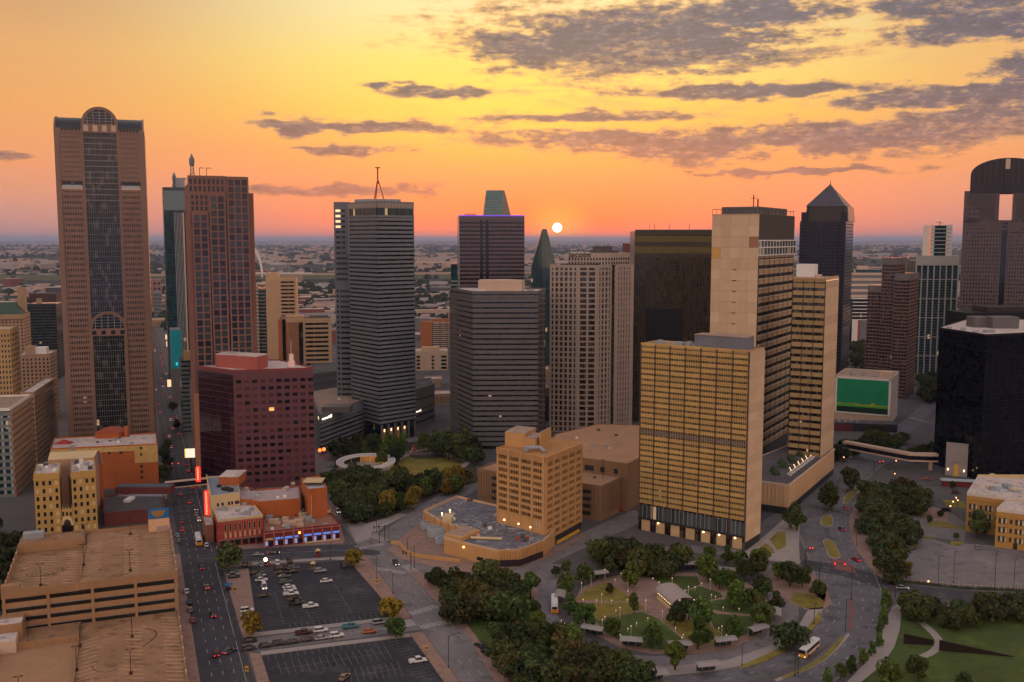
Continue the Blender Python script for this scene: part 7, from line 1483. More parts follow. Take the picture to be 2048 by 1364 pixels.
for x, y, a, k, c, lab, on in [
    (365, 285, A1, 'suv', 'black', 'black suv under the large corner tree of the upper lot', None), (405, 283, A1, 'suv', 'green', 'dark green suv beside the corner tree of the upper lot', None), (500, 278, A1, 'sedan', 'silver', 'silver car in the back row of the upper lot', None), (550, 272, A1, 'sedan', 'red', 'red car in the back row of the upper lot', None), (632, 264, A1, 'suv', 'white', 'white suv at the back kerb of the upper lot', None), (735, 255, A1, 'suv', 'black', 'black suv at the back kerb right of the white one', None),
    (265, 338, A2, 'suv', 'green', 'grey green suv at the left edge of the upper lot', None), (272, 360, A2, 'sedan', 'silver', 'silver car between two dark ones at the left edge', None), (280, 380, A2, 'sedan', 'black', 'black car third in the left edge group of the upper lot', None),
    (465, 350, A2, 'suv', 'black', 'black suv by the bright lamp in the upper lot', None), (490, 372, A2, 'sedan', 'grey', 'dark grey car below the suv by the bright lamp', None), (503, 405, A2, 'sedan', 'white', 'white car in the left column of the upper lot', None), (525, 465, 160, 'van', 'white', 'white box van facing the camera in the upper lot', 'head'), (525, 537, A2, 'sedan', 'black', 'black car alone below the white van', None),
    (660, 313, A2, 'suv', 'black', 'black suv at the top of the middle column', None), (665, 345, A2, 'sedan', 'black', 'black car second in the middle column', None), (692, 377, A2, 'sedan', 'grey', 'grey car third in the middle column', None), (700, 425, A2, 'suv', 'green', 'dark green suv fourth in the middle column', None), (728, 463, A2, 'sedan', 'white', 'white car fifth in the middle column', None), (738, 484, A2, 'sedan', 'white', 'second white car of the middle column, just below the first', None), (745, 521, A2, 'pickup', 'white', 'white pickup in the middle column', None), (778, 566, A2, 'sedan', 'black', 'black car below the white pickup', None), (795, 600, A2, 'pickup', 'black', 'black pickup at the foot of the middle column', None), (765, 310, A2, 'suv', 'grey', 'grey suv right of the middle column top', None), (768, 336, A2, 'sedan', 'black', 'black car right of the middle column, below the grey suv', None),
    (985, 333, A2, 'suv', 'silver', 'silver suv alone at the top right of the upper lot', None), (1035, 415, A2, 'sedan', 'white', 'white car alone right of centre in the upper lot', None), (905, 623, A2, 'pickup', 'white', 'white pickup alone low in the upper lot', None), (385, 658, A2, 'suv', 'white', 'white suv at the lower left of the upper lot', None), (390, 702, A2, 'sedan', 'white', 'white car below the white suv at the lower left', None), (1175, 290, A1, 'suv', 'black', 'black suv under the yellow green tree of the upper lot', None),
    (850, 840, A2, 'pickup', 'maroon', 'maroon pickup parked on the street between the lots', None), (990, 822, A2, 'suv', 'white', 'white suv on the upper kerb between the lots', None), (1235, 790, A2, 'pickup', 'teal', 'bright teal pickup on the street between the lots', None), (1470, 756, A2, 'suv', 'silver', 'silver suv at the right end of the street between the lots', None), (410, 906, A2, 'sedan', 'black', 'black car on the upper kerb at the left end of the lot street', None), (405, 971, A2, 'sedan', 'black', 'first black car of the lower kerb row between the lots', None), (540, 948, A2, 'sedan', 'black', 'second black car of the lower kerb row between the lots', None), (655, 930, A2, 'suv', 'black', 'third black car, an suv, of the lower kerb row', None), (765, 916, A2, 'sedan', 'black', 'fourth black car of the lower kerb row', None), (885, 898, A2, 'sedan', 'black', 'fifth black car of the lower kerb row', None), (998, 885, A2, 'sedan', 'silver', 'silver car in the lower kerb row between the lots', None), (1120, 864, A2, 'suv', 'white', 'white suv in the lower kerb row between the lots', None), (1390, 830, A2, 'sedan', 'orange', 'bright orange car on the street between the lots', None),
    (1785, 1072, A2, 'pickup', 'white', 'white pickup at the right edge of the lower lot', None), (1185, 1205, 20, 'sedan', 'tan', 'small tan car in the middle of the lower lot', None),
    (475, 198, A2 + 12, 'sedan', 'silver', 'silver car driving past the red brick building', None), (605, 184, A2 + 12, 'sedan', 'black', 'black car with headlights before the shop row', 'both'), (1605, 272, A1 + 180, 'suv', 'black', 'black suv crossing the big junction', 'both')]:
    px, py = CB(x, y); pc(px, py, a, k, c, lab, None, on)
for px, py, a, k, c, lab, on in [
    (404, 1134, A1, 'sedan', 'black', 'black car at the left street crossing', 'tail'), (414, 1173, A1, 'sedan', 'tan', 'tan orange car driving up the left street', 'tail'), (427, 1230, A1, 'suv', 'black', 'black suv in the middle of the left street', 'tail'), (385, 1240, A1, 'sedan', 'red', 'red car at the left kerb of the left street', None), (432, 1308, A1, 'suv', 'maroon', 'maroon suv with tail lights low in the left street', 'tail'), (459, 1302, 30, 'sedan', 'grey', 'grey car with tail lights turning beside the maroon suv', 'tail'), (373, 1182, A1, 'sedan', 'white', 'white car parked at the left kerb', None), (379, 1204, A1, 'sedan', 'black', 'black car parked behind the white one at the left kerb', None), (380, 1219, A1, 'sedan', 'tan', 'tan car parked third at the left kerb', None), (357, 1082, A1, 'suv', 'grey', 'grey suv parked by the garage wall', None), (355, 1070, A1, 'sedan', 'silver', 'silver car parked further up by the garage wall', None), (364, 1058, A1, 'sedan', 'red', 'red car with lights on beside the garage', 'tail'), (363, 1042, A1, 'sedan', 'black', 'black car ahead of the red one beside the garage', 'tail'), (392, 1016, A1 + 180, 'sedan', 'black', 'black car parked under the neon sign', 'head'), (393, 1028, A1 + 180, 'sedan', 'silver', 'silver car parked under the neon sign', None), (398, 1038, A1 + 180, 'sedan', 'white', 'white car parked nearest the marquee block', 'head'), (405, 1072, A1, 'sedan', 'red', 'dark red car beside the marquee block', None), (413, 1089, A1, 'sedan', 'white', 'white car beside the yellow bus on the left street', None),
    (959, 1291, -35, 'sedan', 'black', 'first black car parked along the grove kerb', None), (972, 1305, -35, 'sedan', 'black', 'second black car parked along the grove kerb', None), (997, 1333, -38, 'sedan', 'black', 'third black car parked along the grove kerb', None), (1012, 1348, -40, 'sedan', 'maroon', 'maroon car parked last along the grove kerb', None), (676, 1022, 160, 'suv', 'white', 'white suv beside the theatre stage tower', 'head'), (682, 905, 80, 'sedan', 'black', 'black car at the crossing behind the ring pavilion', 'tail'), (661, 930, 70, 'sedan', 'silver', 'silver car at the crossing left of the ring pavilion', None), (777, 896, 70, 'suv', 'grey', 'grey suv passing the lit arcade', 'head'),
    (1804, 1175, 100, 'sedan', 'silver', 'silver car waiting on the cross road by the right lot', 'both'), (1712, 1118, -20, 'sedan', 'red', 'red car at the boulevard crossing', 'tail'), (1683, 1057, -4, 'sedan', 'maroon', 'dark red car on the boulevard beside the upper median', 'tail'), (1693, 1015, 10, 'sedan', 'red', 'red car on the boulevard under the oaks', 'tail'), (1691, 979, 30, 'sedan', 'tan', 'car with lights on behind the median tree', 'head'), (1955, 1094, 20, 'sedan', 'silver', 'silver car parked before the nearest school wing', None), (1822, 1096, 80, 'sedan', 'black', 'black car under the trees of the right lot', None), (1893, 1020, 80, 'suv', 'black', 'black suv in the school car park', None), (1722, 880, 90, 'sedan', 'white', 'white car in the yard below the billboard', None), (1710, 880, 90, 'sedan', 'black', 'black car in the yard below the billboard', None), (1758, 896, 40, 'sedan', 'white', 'white car under the trees below the billboard', None), (1858, 886, 40, 'sedan', 'silver', 'pale car on the upper boulevard beside the black tower', None), (1854, 957, 110, 'sedan', 'red', 'red lit car before the portal slab', 'tail'), (1920, 965, 110, 'sedan', 'red', 'red lit car right of the portal slab', 'tail'), (1911, 984, 110, 'sedan', 'maroon', 'red lit car beside the low kiosk by the school', 'tail')]:
    pc(px, py, a, k, c, lab, None, on)
# far traffic in the street canyon
rnd = random.Random(5)
for i in range(46):
    s = 175 + i * 17 + rnd.uniform(-4, 4); t_ = rnd.choice([1.2, 4.3, 7.6, 10.8, 13]); p = EA(s, t_)
    kk_ = rnd.choice(['sedan', 'suv']); cc_ = rnd.choice(['black', 'grey', 'white', 'red', 'silver']); k_ = cc_ + dict(sedan=' car', suv=' suv')[kk_]; car(p, A1, kk_, cc_, '%s with red tail lights in the distant canyon traffic' % k_, 'traffic in the street canyon', 'tail', True)
# buses
def bus(xy, azd, label):
    o = thing('city_bus', label, 'bus', (xy[0], xy[1], .06), R0(90 - azd)); Q = Bd(); Q.root = o; yb = mat('bus_yellow', (.60, .30, .02), .35, .05, .5, spec=.5, obj=0); wb_ = mat('bus_white', (.62, .62, .62), .4, .06, .5, obj=0)
    sec = lambda x, k: [(x, -1.28 * k, .35), (x, -1.3 * k, 1.6), (x, -1.22 * k, 2.8), (x, -.9 * k, 3.05), (x, .9 * k, 3.05), (x, 1.22 * k, 2.8), (x, 1.3 * k, 1.6), (x, 1.28 * k, .35)]
    def body(xs, lo, hi): 
        mb = MB(); vs = []; 
        for x, k in xs: vs += [(a, b_, min(max(c, lo), hi)) for a, b_, c in sec(x, k)]
        n = len(xs); fs = [(i * 8 + j, i * 8 + (j + 1) % 8, (i + 1) * 8 + (j + 1) % 8, (i + 1) * 8 + j) for i in range(n - 1) for j in range(8)] + [tuple(range(8)), tuple(range(8 * n - 1, 8 * n - 9, -1))]; return mb.add(vs, fs)
    part(Q, 'body', body([(-6, .96), (-5.8, 1), (5.6, 1), (6, .95)], .35, 1.55), yb); part(Q, 'upper_body', body([(-5.98, .95), (-5.8, .99), (5.6, .99), (5.9, .94)], 1.55, 3.05), wb_)
    part(Q, 'white_stripe', MB().box(-5.2, 3.6, -1.325, 1.325, .8, 1.35), wb_)
    for sy in (-1, 1):
        for i in range(6): part(Q, 'window', MB().box(-5.3 + i * 1.75, -3.72 + i * 1.75, sy * 1.31 - .02, sy * 1.31 + .02, 1.6, 2.6), cglass)
    part(Q, 'windscreen', MB().box(5.86, 5.98, -1.12, 1.12, 1.3, 2.75), cglass); part(Q, 'rear_window', MB().box(-6.04, -5.96, -.9, .9, 1.8, 2.6), cglass); part(Q, 'rear_panel', MB().box(-6.06, -5.9, -1.2, 1.2, .5, 1.7), yb)
    part(Q, 'roof_unit', MB().box(-5, -2.6, -.8, .8, 3.05, 3.35), wb_); part(Q, 'roof_unit', MB().box(.6, 2, -.6, .6, 3.05, 3.25), wb_)
    for x in (-3.6, 3.7):
        for sy in (-1, 1): mk('wheel', MB().tube((0, -.16, 0), (0, .16, 0), .48, 14).mesh('wheel', tyrem), o, (x, sy * 1.18, .48))
    for sy in (-1, 1): part(Q, 'headlight', MB().box(5.96, 6.04, sy * .95 - .15, sy * .95 + .15, .7, .9), head); part(Q, 'taillight', MB().box(-6.09, -6.03, sy * 1.0 - .1, sy * 1.0 + .1, 1.0, 1.3), tail)
    mb = MB().tube((5.9, -1.3, 2.5), (6.3, -1.5, 2.4), .05, 4).tube((5.9, 1.3, 2.5), (6.3, 1.5, 2.4), .05, 4); part(Q, 'mirror', mb, dark)
bus(at(1618, 1305), 218, 'yellow and white city bus on the boulevard at lower right'); bus(at(1109, 1216), 2, 'yellow backed bus standing on the loop road of the transit circle'); bus(at(397, 1085), A1, 'yellow backed bus on the left street beside the red brick building')
# ================================================================== street furniture
poleM = mat('dark_pole', (.035, .035, .04), .6); greyp = mat('grey_pole', (.22, .21, .20), .5)
def post_mesh(h, arm, m): return MB().cyl(0, 0, .10, 0, h, 6).cyl(0, 0, .22, 0, .5, 8).tube((0, 0, h - .2), (arm, 0, h + .3), .05, 5).mesh('pole', m)
def headm(x, h, m): return MB().box(x - .35, x + .35, -.14, .14, h + .2, h + .36).mesh('lamp_head', m)
_pm = {}
def lamp(xy, h, arm, rz, label, group=None, lit=False, m=None):
    m = m or poleM; o = thing('street_lamp', label, 'street lamp', (xy[0], xy[1], .1), rz, group); k = (h, arm, m.name, lit)
    if k not in _pm: _pm[k] = (post_mesh(h, arm, m), headm(arm, h, lamps if lit else m))
    mk('pole', _pm[k][0], o); mk('lamp_head', _pm[k][1], o); return o
def plamp(px, py, h, arm, rz, label, group=None, lit=False, m=None): return lamp(at(px, py), h, arm, rz, label, group, lit, m)
# path lamps of the transit circle
pth = [(668, 400), (560, 450), (485, 510), (748, 420), (850, 510), (852, 470), (497, 578), (603, 583), (643, 600), (722, 585), (845, 580), (755, 665), (668, 715), (787, 710), (647, 810), (850, 810), (873, 860), (790, 860), (1007, 725), (918, 765), (990, 650), (1120, 740), (1225, 805), (1285, 860), (1275, 880), (1197, 470), (1095, 440), (1047, 410), (1325, 540), (1300, 505), (1378, 478), (1392, 570), (1410, 555), (1507, 540), (1540, 555), (1445, 575), (1497, 480), (1430, 450), (1600, 640), (1725, 650), (1565, 805), (1588, 860), (1625, 860), (325, 745), (353, 772), (1232, 360), (913, 320), (795, 370), (180, 785), (1310, 570)]
pl_ = MB().cyl(0, 0, .07, 0, 1.15, 6).mesh('pole', mat('pale_post', (.6, .54, .46), .6)); ph_ = MB().cyl(0, 0, .13, 1.15, 1.5, 8).mesh('lamp_head', glow('path_lamp', (1, .74, .5), .75)); pt_ = MB().cyl(0, 0, .08, 0, 4.2, 6).mesh('pole', MATS['pale_post'])
tall = {0, 1, 2, 5, 8, 13, 14, 16, 20, 21, 25, 28, 36, 41, 45}
for i, (x, y) in enumerate(pth):
    p = at(*CD(x, y)); t_ = i in tall; o = thing('path_lamp', 'tall pale lamp post beside the transit circle paths' if t_ else 'short glowing bollard lamp along the transit circle paths', 'lamp', (p[0], p[1], .15), 0, 'tall lamps of the transit circle' if t_ else 'bollard lamps of the transit circle')
    mk('pole', pt_ if t_ else pl_, o); mk('lamp_head', ph_, o, (0, 0, 3.0 if t_ else 0))
# street lamps and signals
for px, py, h, arm, rz, lab in [(897, 1336, 10, 3.4, .5, 'tall dark street lamp at the kerb of the lower lot'), (753, 1158, 9, 1.5, 2.8, 'slim street lamp at the upper lot pavement'), (786, 1188, 8, 1.2, 2.8, 'slim street lamp nearer the yellowing tree'), (912, 1212, 9, -3.2, .2, 'curved grey street lamp at the grove corner'), (829, 1136, 9, 2.5, 1.0, 'street lamp with bent arm before the chiller yard'), (562, 1119, 10, 1.0, 0, 'dark pole on the kerb opposite the shop row'), (661, 1120, 7, .8, 0, 'short lamp post at the kiosk corner'), (471, 1301, 9, 1.0, 0, 'signal pole at the lower end of the left street'), (1691, 1263, 11, 1.6, 0, 'tall lamp on the brick median of the boulevard'), (1703, 1200, 12, -.6, 0, 'thin tall pole at the boulevard junction'), (1596, 1348, 11, 1.2, 1, 'tall dark lamp at the bottom of the median strip'), (1876, 1170, 11, 1.2, 0, 'lamp post on the fence line of the right lot'), (1907, 1166, 12, .6, 0, 'second lamp post on the fence line of the right lot'), (1989, 1178, 14, .6, 0, 'tall thin pole at the right end of the lot fence'), (2027, 1182, 12, .6, 0, 'last thin pole at the lot fence by the frame edge'), (1713, 1092, 12, .8, 0, 'lamp post on the pavement under the boulevard trees'), (1590, 1352, 9, 0.8, 0, 'thin post beside the yellow bus lane'), (1628, 1248, 7, 0.6, 0, 'pale lamp on the verge near the right bus shelter'), (1484, 1332, 7, .6, 0, 'pale lamp at the verge end near the bottom'), (815, 1104, 6, .5, 0, 'slim pole at the tan wall corner')]:
    plamp(px, py, h, arm, rz, lab)
for px, py, h in [(759, 1085, 8), (778, 1085, 8), (753, 1063, 7), (718, 1118, 6)]: plamp(px, py, h, 1.0, .4, 'short signal pole at the big junction by the shop row', 'signal poles at the junction')
# mast arm signals
def mast(px, py, L, rz, label, col):
    p = at(px, py); o = thing('traffic_signal', label, 'traffic light', (p[0], p[1], .1), rz); Q = Bd(); Q.root = o
    part(Q, 'pole', MB().cyl(0, 0, .16, 0, 7, 8), poleM); part(Q, 'arm', MB().tube((0, 0, 6.3), (L, 0, 6.6), .09, 6), poleM)
    for k in (.55, .92): part(Q, 'signal_head', MB().box(L * k - .2, L * k + .2, -.2, .2, 5.6, 6.8), mat('signal_black', (.02, .02, .02), .6)); part(Q, 'signal_lamp', MB().box(L * k - .17, L * k + .17, -.26, -.2, 6.3, 6.65) if col == 'r' else MB().box(L * k - .17, L * k + .17, -.26, -.2, 5.7, 6.05), glow('red_signal', (1, .03, .03), 7) if col == 'r' else glow('green_signal', (.05, 1, .5), 4))
for px, py, L, rz, lab, c in [(1639, 1158, 10, -.2, 'long mast arm signal over the boulevard junction', 'r'), (1790, 1196, 6, 2.6, 'signal mast at the right corner of the boulevard junction', 'r'), (1611, 1130, 4, .6, 'signal mast at the hotel side of the boulevard', 'r'), (1748, 947, 6, .3, 'red signal on the upper boulevard before the skybridge', 'r'), (1790, 960, 4, 3, 'red signal near the skybridge pier', 'r'), (822, 1140, 5, 2.4, 'signal mast at the crossing by the lone oak', 'r'), (770, 1082, 5, 3.4, 'signal mast at the upper street crossing', 'r'), (328, 950, 9, .0, 'red signal arm over the left street canyon', 'r')]: mast(px, py, L, rz, lab, c)
# round amber street globes
gl = glow('amber_globe', (1, .46, .15), 4)
def globe(px, py, lab, grp, h=4.2, m=gl, r=.32):
    p = at(px, py); o = thing('globe_lamp', lab, 'street lamp', (p[0], p[1], .1), 0, grp); Q = Bd(); Q.root = o; part(Q, 'pole', MB().cyl(0, 0, .08, 0, h, 6), poleM); part(Q, 'globe', MB().dome(0, 0, h, r, r, r, 8, 3).dome(0, 0, h, r, r, -r, 8, 3), m)
for x, y in ((1090, 285), (700, 258), (1080, 385), (1538, 570), (1515, 600), (1550, 590), (1495, 635), (1775, 700), (1760, 750), (1730, 810), (945, 700), (1330, 1215)): px, py = CF(x, y); globe(px, py, 'amber globe street lamp among the trees on the right', 'amber globe lamps on the right')
px, py = CB(540, 325); globe(px, py, 'very bright white yellow lamp among the cars of the upper lot', None, 4.0, glow('bright_lot_lamp', (1, .74, .28), 16), .7)
for px, py in ((648, 912), (640, 914)): globe(px, py, 'orange glowing lantern at the foot of the plum block', 'orange lanterns', 4, glow('orange_lantern', (1, .16, .03), 3), 1.1)
for px, py in ((336, 690), (338, 705), (342, 790)):
    p = at(px, py); o = thing('lit_street_sign', 'small glowing shop sign far up the street canyon', 'sign', (p[0], p[1], 0), R0(15), 'glowing signs in the street canyon'); Q = Bd(); Q.root = o; part(Q, 'screen', MB().box(-2.6, 2.6, 0, .4, 7, 13), glow('warm_screen', (1, .66, .36), .9)); part(Q, 'post', MB().box(-.25, .25, .4, .8, 0, 7.5), dark)
o = thing('lit_street_screen', 'orange glowing screen at the far end of the left side street', 'screen', (*at(98, 870), 0), R0(14)); Q = Bd(); Q.root = o; part(Q, 'screen', MB().box(-2.4, 2.4, 0, .4, 3, 8), glow('orange_screen', (1, .30, .16), 1.0)); part(Q, 'post', MB().box(-.25, .25, .4, .8, 0, 3.4), dark)
# fences of the right lot, wheel stops, kiosks
fpts = [at(*CF(x, y)) for x, y in ((1010, 1118), (1240, 1140), (1560, 1175), (1900, 1190), (2100, 1200))]; Q = Bd(); Q.root = thing('lot_fence', 'pale post and hedge fence along the front of the right parking lot', 'fence'); mb = MB(); ribbon(mb, fpts, .08, 0, .9, 1.0); part(Q, 'top_rail', mb, cream)
for a, b_ in zip(fpts, fpts[1:]):
    for i in range(8): part(Q, 'fence_post', MB().box(a[0] + (b_[0] - a[0]) * i / 8 - .08, a[0] + (b_[0] - a[0]) * i / 8 + .08, a[1] + (b_[1] - a[1]) * i / 8 - .08, a[1] + (b_[1] - a[1]) * i / 8 + .08, 0, 1.4), cream)
hl = MB()
for i in range(60):
    t_ = i / 60 * 3.99; k = int(t_); u = t_ - k; x = fpts[k][0] + (fpts[k + 1][0] - fpts[k][0]) * u; y = fpts[k][1] + (fpts[k + 1][1] - fpts[k][1]) * u - 1.2; r = random.uniform(.5, 1.0); hl.dome(x, y, 0, r, r, r, 7, 3)
tag(mk('hedge', hl.mesh('hedge', mat('hedge_leaf', (.03, .04, .016), .9, .4, .8))), 'clipped dark hedge bushes along the right lot fence', 'hedge', kind='stuff')
for px, py, lab, c in ((636, 1112, 'red parking pay kiosk at the back of the upper lot', 'red'), (626, 1138, 'yellow pay station post in the upper lot', 'tan')): p = at(px, py); o = thing('pay_kiosk', lab, 'kiosk', (p[0], p[1], 0)); Q = Bd(); Q.root = o; part(Q, 'cabinet', MB().box(-.7, .7, -.6, .6, 0, 2.4), PC[c]); part(Q, 'cap', MB().frus([(-1, -.9), (1, -.9), (1, .9), (-1, .9)], 2.4, [(-.3, -.3), (.3, -.3), (.3, .3), (-.3, .3)], 3.1), creamw); part(Q, 'sign_panel', MB().box(-.5, .5, -.66, -.6, 1.2, 2.0), dark)
p = at(457, 1180); o = thing('blue_umbrella_stand', 'blue umbrella stand on the lot pavement beside the left street', 'umbrella', (p[0], p[1], .12)); Q = Bd(); Q.root = o; part(Q, 'canopy', MB().frus([(1.7 * math.cos(a), 1.7 * math.sin(a)) for a in [i * math.pi / 4 for i in range(8)]], 2.1, [(.1 * math.cos(a), .1 * math.sin(a)) for a in [i * math.pi / 4 for i in range(8)]], 2.8), mat('umbrella_blue', (.02, .12, .24), .7)); part(Q, 'pole', MB().cyl(0, 0, .05, 0, 2.2, 6), poleM); part(Q, 'counter', MB().box(-.8, .8, -.4, .4, 0, 1.0), dark)
for px, py in (CB(285, 535), CB(1452, 470), CB(1855, 1025), CB(385, 1200)): p = at(px, py); o = thing('lot_sign', 'small yellow and black parking sign on a post at the lot edge', 'sign', (p[0], p[1], .1), 0, 'parking signs at the lot edges'); Q = Bd(); Q.root = o; part(Q, 'post', MB().cyl(0, 0, .05, 0, 2.6, 6), poleM); part(Q, 'panel', MB().box(-.5, .5, -.05, .05, 1.5, 3.2), mat('sign_yellow', (.55, .32, .03), .6)); part(Q, 'panel_band', MB().box(-.4, .4, -.08, -.05, 2.0, 2.5), dark)
p = at(1815, 1000 + 10); 
for (x, y, w1, d1, lab) in ((1560, 420, 9, 5, 'low pale roofed shelter beside the school'),): p = at(*CF(x, y)); o = thing('low_shelter', lab, 'shelter', (p[0], p[1], 0), R0(-12)); Q = Bd(); Q.root = o; part(Q, 'roof', MB().box(-w1, w1, -d1 / 2, d1 / 2, 3, 3.4), MATS['pale_blue_casing']); part(Q, 'wall', MB().box(-w1 * .9, w1 * .9, -d1 * .4, d1 * .4, 0, 3), MATS['dark_red_brick'])
# a pedestrian on the lot pavement
def person(xy, rz, label, shirt, trousers):
    me = bpy.data.meshes.new('person'); V = [(0, 0, .95), (0, 0, 1.2), (0, 0, 1.42), (0, 0, 1.55), (0, 0, 1.70), (.2, 0, 1.40), (.26, .02, 1.12), (.25, .1, .88), (-.2, 0, 1.40), (-.26, -.02, 1.12), (-.25, -.1, .88), (.1, 0, .88), (.12, .1, .48), (.12, .02, .06), (.12, .16, .03), (-.1, 0, .88), (-.12, -.08, .48), (-.12, -.16, .08), (-.12, -.04, .03)]
    me.from_pydata(V, [(0, 1), (1, 2), (2, 3), (3, 4), (2, 5), (5, 6), (6, 7), (2, 8), (8, 9), (9, 10), (0, 11), (11, 12), (12, 13), (13, 14), (0, 15), (15, 16), (16, 17), (17, 18)], [])
    o = tag(mk('person', me, None, (xy[0], xy[1], .12), rz), label, 'person'); md = o.modifiers.new('skin', 'SKIN'); R_ = [.15, .15, .15, .06, .11, .075, .055, .05, .075, .055, .05, .095, .075, .05, .045, .095, .075, .05, .045]
    for i, r in enumerate(R_): me.skin_vertices[0].data[i].radius = (r, r * .8)
    me.skin_vertices[0].data[0].use_root = True; sb = o.modifiers.new('sub', 'SUBSURF'); sb.levels = 1; sb.render_levels = 1; me.materials.append(mat('cloth_' + shirt, dict(dark=(.03, .03, .04), white=(.5, .5, .5))[shirt], .9))
person(at(444, 1157), .4, 'person in dark clothes walking on the lot pavement', 'dark', 'dark'); person(at(454, 1208), 1.4, 'person in pale clothes walking beside the left street', 'white', 'dark')
# ---- far low-rise city: individual roofs to about four kilometres, the rest as one mass
rnd = random.Random(3); fm = [mat('far_' + n, c, .9, .1, .05, obj=.15) for n, c in (('white', (.36, .33, .34)), ('peach', (.40, .29, .25)), ('tan', (.26, .20, .17)), ('red', (.20, .08, .07)), ('grey', (.17, .165, .18)), ('slate', (.09, .088, .105)))]
fr_ = [mat('far_roof_' + n, c, .95, .1, .05, obj=.15) for n, c in (('pale', (.46, .40, .38)), ('pink', (.38, .28, .25)), ('grey', (.20, .19, .20)))]
nB = 0; tries = 0
while nB < 290 and tries < 4000:
    tries += 1; v = rnd.random(); y = 1250 + 3000 * v ** 1.4; x = (rnd.uniform(-60, 2110) - 1024) / F * y
    if 3000 + x * .18 < y < 3950 + x * .25: continue
    s = abs((x - PA[0]) * NA[0] + (y - PA[1]) * NA[1] - 7)
    if s < 30: continue
    w1, d1, h1 = rnd.uniform(18, 75), rnd.uniform(15, 50), rnd.choice([5, 6, 7, 8, 9, 12, 16, 22]); fi, ri = rnd.randrange(6), rnd.randrange(3); Q = Bd(); Q.root = thing('low_rise_building', ('low ' if h1 < 11 else 'taller ') + ['white', 'peach', 'tan', 'red', 'grey', 'slate'][fi] + ' block with ' + ['pale', 'pink', 'grey'][ri] + ' roof on the plain beyond', 'building', (x, y, 0), R0(rnd.choice([21, 21, -31, 0]) + rnd.uniform(-3, 3)), 'low rise buildings beyond the towers')
    mk('wall', boxmesh(fm[fi], round(w1), round(d1), h1), Q.root); part(Q, 'roof', MB().box(.4, round(w1) - .4, -round(d1) + .4, -.4, h1 - .3, h1 + .5), fr_[ri]); nB += 1
    for i in range(rnd.randrange(0, 3)): part(Q, 'rooftop_unit', MB().box(4 + i * 6, 7 + i * 6, -9, -6, h1 + .5, h1 + 2.5), rnd.choice(fm))
mb = MB(); mb2 = MB()
for i in range(1500):
    y = 1350 + 2900 * rnd.random() ** 1.2; x = (rnd.uniform(-60, 2110) - 1024) / F * y
    if 3000 + x * .18 < y < 3950 + x * .25 or abs((x - PA[0]) * NA[0] + (y - PA[1]) * NA[1] - 7) < 40: continue
    w1, d1, h1 = rnd.uniform(10, 34), rnd.uniform(8, 26), rnd.choice([4, 5, 6, 8]); (mb if i % 3 else mb2).box(x, x + w1, y, y + d1, 0, h1)
for i in range(4200):
    y = 4200 * (1 + 7 * rnd.random() ** 1.8); x = (rnd.uniform(-60, 2110) - 1024) / F * y; k = 1 + y / 9000
    if noise.noise((x * .0006, y * .00035, 3.)) < -.12: continue
    w1, d1, h1 = rnd.uniform(14, 60) * k, rnd.uniform(14, 40) * k, rnd.choice([5, 6, 8, 10, 14, 24]); (mb if i % 2 else mb2).box(x, x + w1, y, y + d1, 0, h1)
tag(mk('far_city', mb.mesh('far_city', fm[0])), 'pale specks of the far suburbs below the horizon', 'city', kind='stuff'); tag(mk('far_suburbs', mb2.mesh('far_suburbs', fm[1])), 'rosy specks of the far suburbs below the horizon', 'city', kind='stuff')
mb = MB()
for i in range(9500):
    u = rnd.random(); y = 1250 * (1 + 14 * u ** 2.2); x = (rnd.uniform(-60, 2110) - 1024) / F * y
    nz = noise.noise((x * .0009, y * .0006, 0.))
    if nz < -.02 and rnd.random() < .8: continue
    if 3000 + x * .18 < y < 3950 + x * .25 and rnd.random() < .9: continue
    if abs((x - PA[0]) * NA[0] + (y - PA[1]) * NA[1] - 7) < 20: continue
    r = rnd.uniform(5, 10) * (1 + y / 6000); mb.dome(x, y, 0, r, r, r * rnd.uniform(.7, 1.1) + 2, 6, 2)
tag(mk('far_woods', mb.mesh('far_woods', mat('far_tree_green', (.022, .032, .022), .95, .35, .01))), 'dark far woods spread over the plain', 'woods', kind='stuff')
# white arch bridge, lattice mast
Yd = 3300; B = Bd(); x0 = col_x(505, Yd, 60); B.root = thing('white_arch_bridge', 'slender white arched bridge pylon beyond the brown stepped tower', 'bridge', (x0, Yd, 0))
ztop = row_z(0, Yd, 494); part(B, 'arch', MB().add([(a, 0, b_) for a, b_ in []], []) if False else arch(0, 0, 34, 29, -3, 3, 24, ey=ztop / 34), white); part(B, 'deck', MB().box(-160, 200, -8, 8, 14, 17), white)
for i in range(9): part(B, 'stay_cable', MB().tube((0, 0, ztop * (.6 + .04 * i)), (60 + 14 * i, 0, 17), .5, 4), white)
Yd = 3600; B = Bd(); B.root = thing('lattice_radio_mast', 'dark lattice radio mast on the plain beyond the beige slab tower', 'mast', (col_x(575, Yd, 60), Yd, 0)); lattice(B, 'mast', 0, 0, 0, row_z(0, Yd, 492), 7, dgrey, False)
Yd = 4600; B = Bd(); B.root = thing('far_viaduct', 'long pale viaduct crossing the green flood plain', 'bridge', (col_x(820, Yd, 10), Yd, 0), R0(8)); part(B, 'deck', MB().box(0, 900, -9, 9, 18, 24), cream)
for i in range(14): part(B, 'pier', MB().box(20 + i * 65, 26 + i * 65, -5, 5, 0, 18), cream)
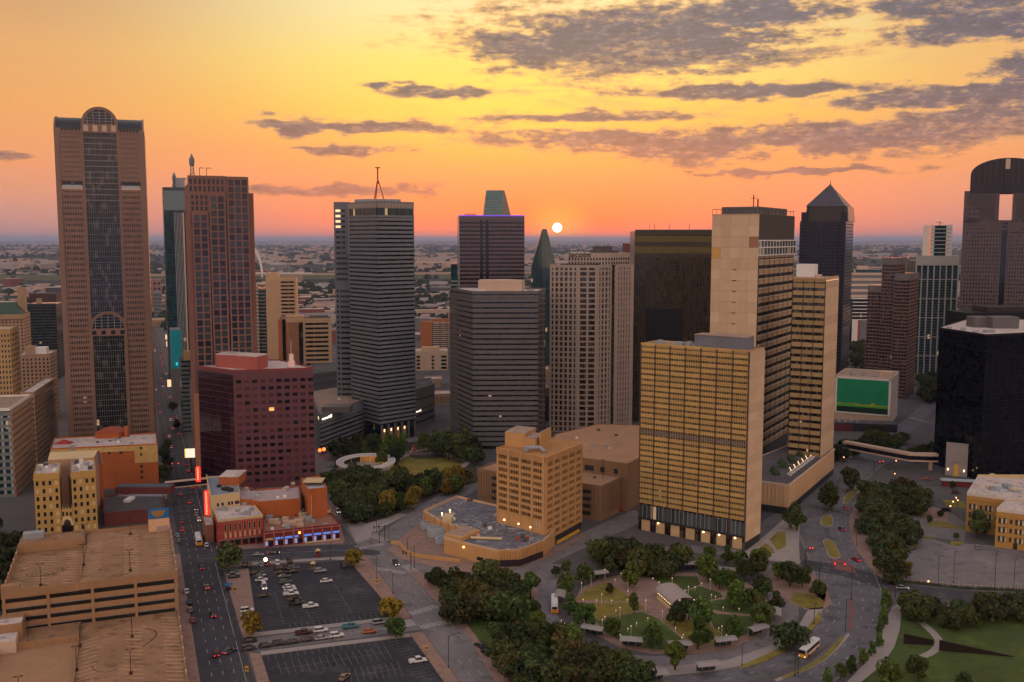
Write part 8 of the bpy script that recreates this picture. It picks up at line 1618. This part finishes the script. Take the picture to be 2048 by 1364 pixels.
for nm, h_, n_ in (('ribbed_hall', 16.3, 16), ('hall_upper_block', 23.3, 12), ('office_podium', 6.6, 14), ('black_glass_tower', 79.4, 10), ('charcoal_tower', None, 8), ('podium_annex', 24.3, 8), ('billboard_building', None, 8), ('orange_brick_hall', 22.2, 12), ('theatre_hall', 13.7, 8), ('shop_row', 6.5, 10)):
    r_ = bpy.data.objects[nm]; rf = [c for c in r_.children if c.name.split('.')[0] == 'roof'][0]; vs = [v.co for v in rf.data.vertices]; zt_ = max(v.z for v in vs); cx = sum(v.x for v in vs) / len(vs); cy_ = sum(v.y for v in vs) / len(vs); Q = Bd(); Q.root = r_
    for i in range(n_):
        v = rnd.choice(vs); u = rnd.uniform(.1, .78); x = cx + (v.x - cx) * u + rnd.uniform(-2, 2); y = cy_ + (v.y - cy_) * u + rnd.uniform(-2, 2); s_ = rnd.uniform(.35, 1.1)
        if i % 4 == 3: part(Q, 'roof_pipe', MB().tube((x, y, zt_ + .3), (x + rnd.uniform(-7, 7), y + rnd.uniform(-5, 5), zt_ + .3), .14, 5), metal)
        else: part(Q, 'roof_vent', MB().box(x - s_, x + s_, y - s_ * .7, y + s_ * .7, zt_ - .05, zt_ + s_ * 1.1).cyl(x, y, s_ * .4, zt_ + s_ * 1.1, zt_ + s_ * 1.4, 8), rnd.choice([metal, metal, white, roofd, cream]))
# ---- alike trees and posts are told apart by their order across the picture
ORD = 'first second third fourth fifth sixth seventh eighth ninth tenth eleventh twelfth thirteenth fourteenth fifteenth sixteenth seventeenth eighteenth nineteenth twentieth twenty-first twenty-second twenty-third twenty-fourth twenty-fifth twenty-sixth twenty-seventh twenty-eighth twenty-ninth thirtieth thirty-first thirty-second thirty-third thirty-fourth thirty-fifth thirty-sixth'.split()
same = {}
for o in COL.objects:
    if o.parent is None and o.get('category') and o.get('group'): same.setdefault(o['label'], []).append(o)
for lab, os_ in same.items():
    if 1 < len(os_) <= 36 and 'plain' in lab or 'canyon traffic' in lab:
        os_.sort(key=lambda o: o.location.y)
        for i, o in enumerate(os_): o['label'] = lab + (', nearest one' if i == 0 else ', farthest one' if i == len(os_) - 1 else ', ' + ORD[i] + ' nearest') if len(os_) > 1 else lab
    elif 1 < len(os_) <= 36:
        os_.sort(key=lambda o: o.location.x / o.location.y)
        for i, o in enumerate(os_): o['label'] = lab + ', ' + (ORD[i] + ' from left' if i < len(os_) - 1 else 'rightmost one') if i else lab + ', leftmost one'
# ------------------------------------------------------------------ evening haze
hz = bpy.data.materials.new('haze'); hz.use_nodes = True; t = NT(hz.node_tree); t.n.remove(t.n['Principled BSDF']); pv = t.n.new('ShaderNodeVolumePrincipled')
pv.inputs['Color'].default_value = (.44, .60, 1.0, 1); pv.inputs['Density'].default_value = 3.4e-5; pv.inputs['Anisotropy'].default_value = .25
t.l.new(pv.outputs[0], t.n['Material Output'].inputs['Volume'])
tag(mk('haze', MB().box(-76000, 76000, -700, 101000, -2, 262).mesh('haze', hz)), kind='stuff')
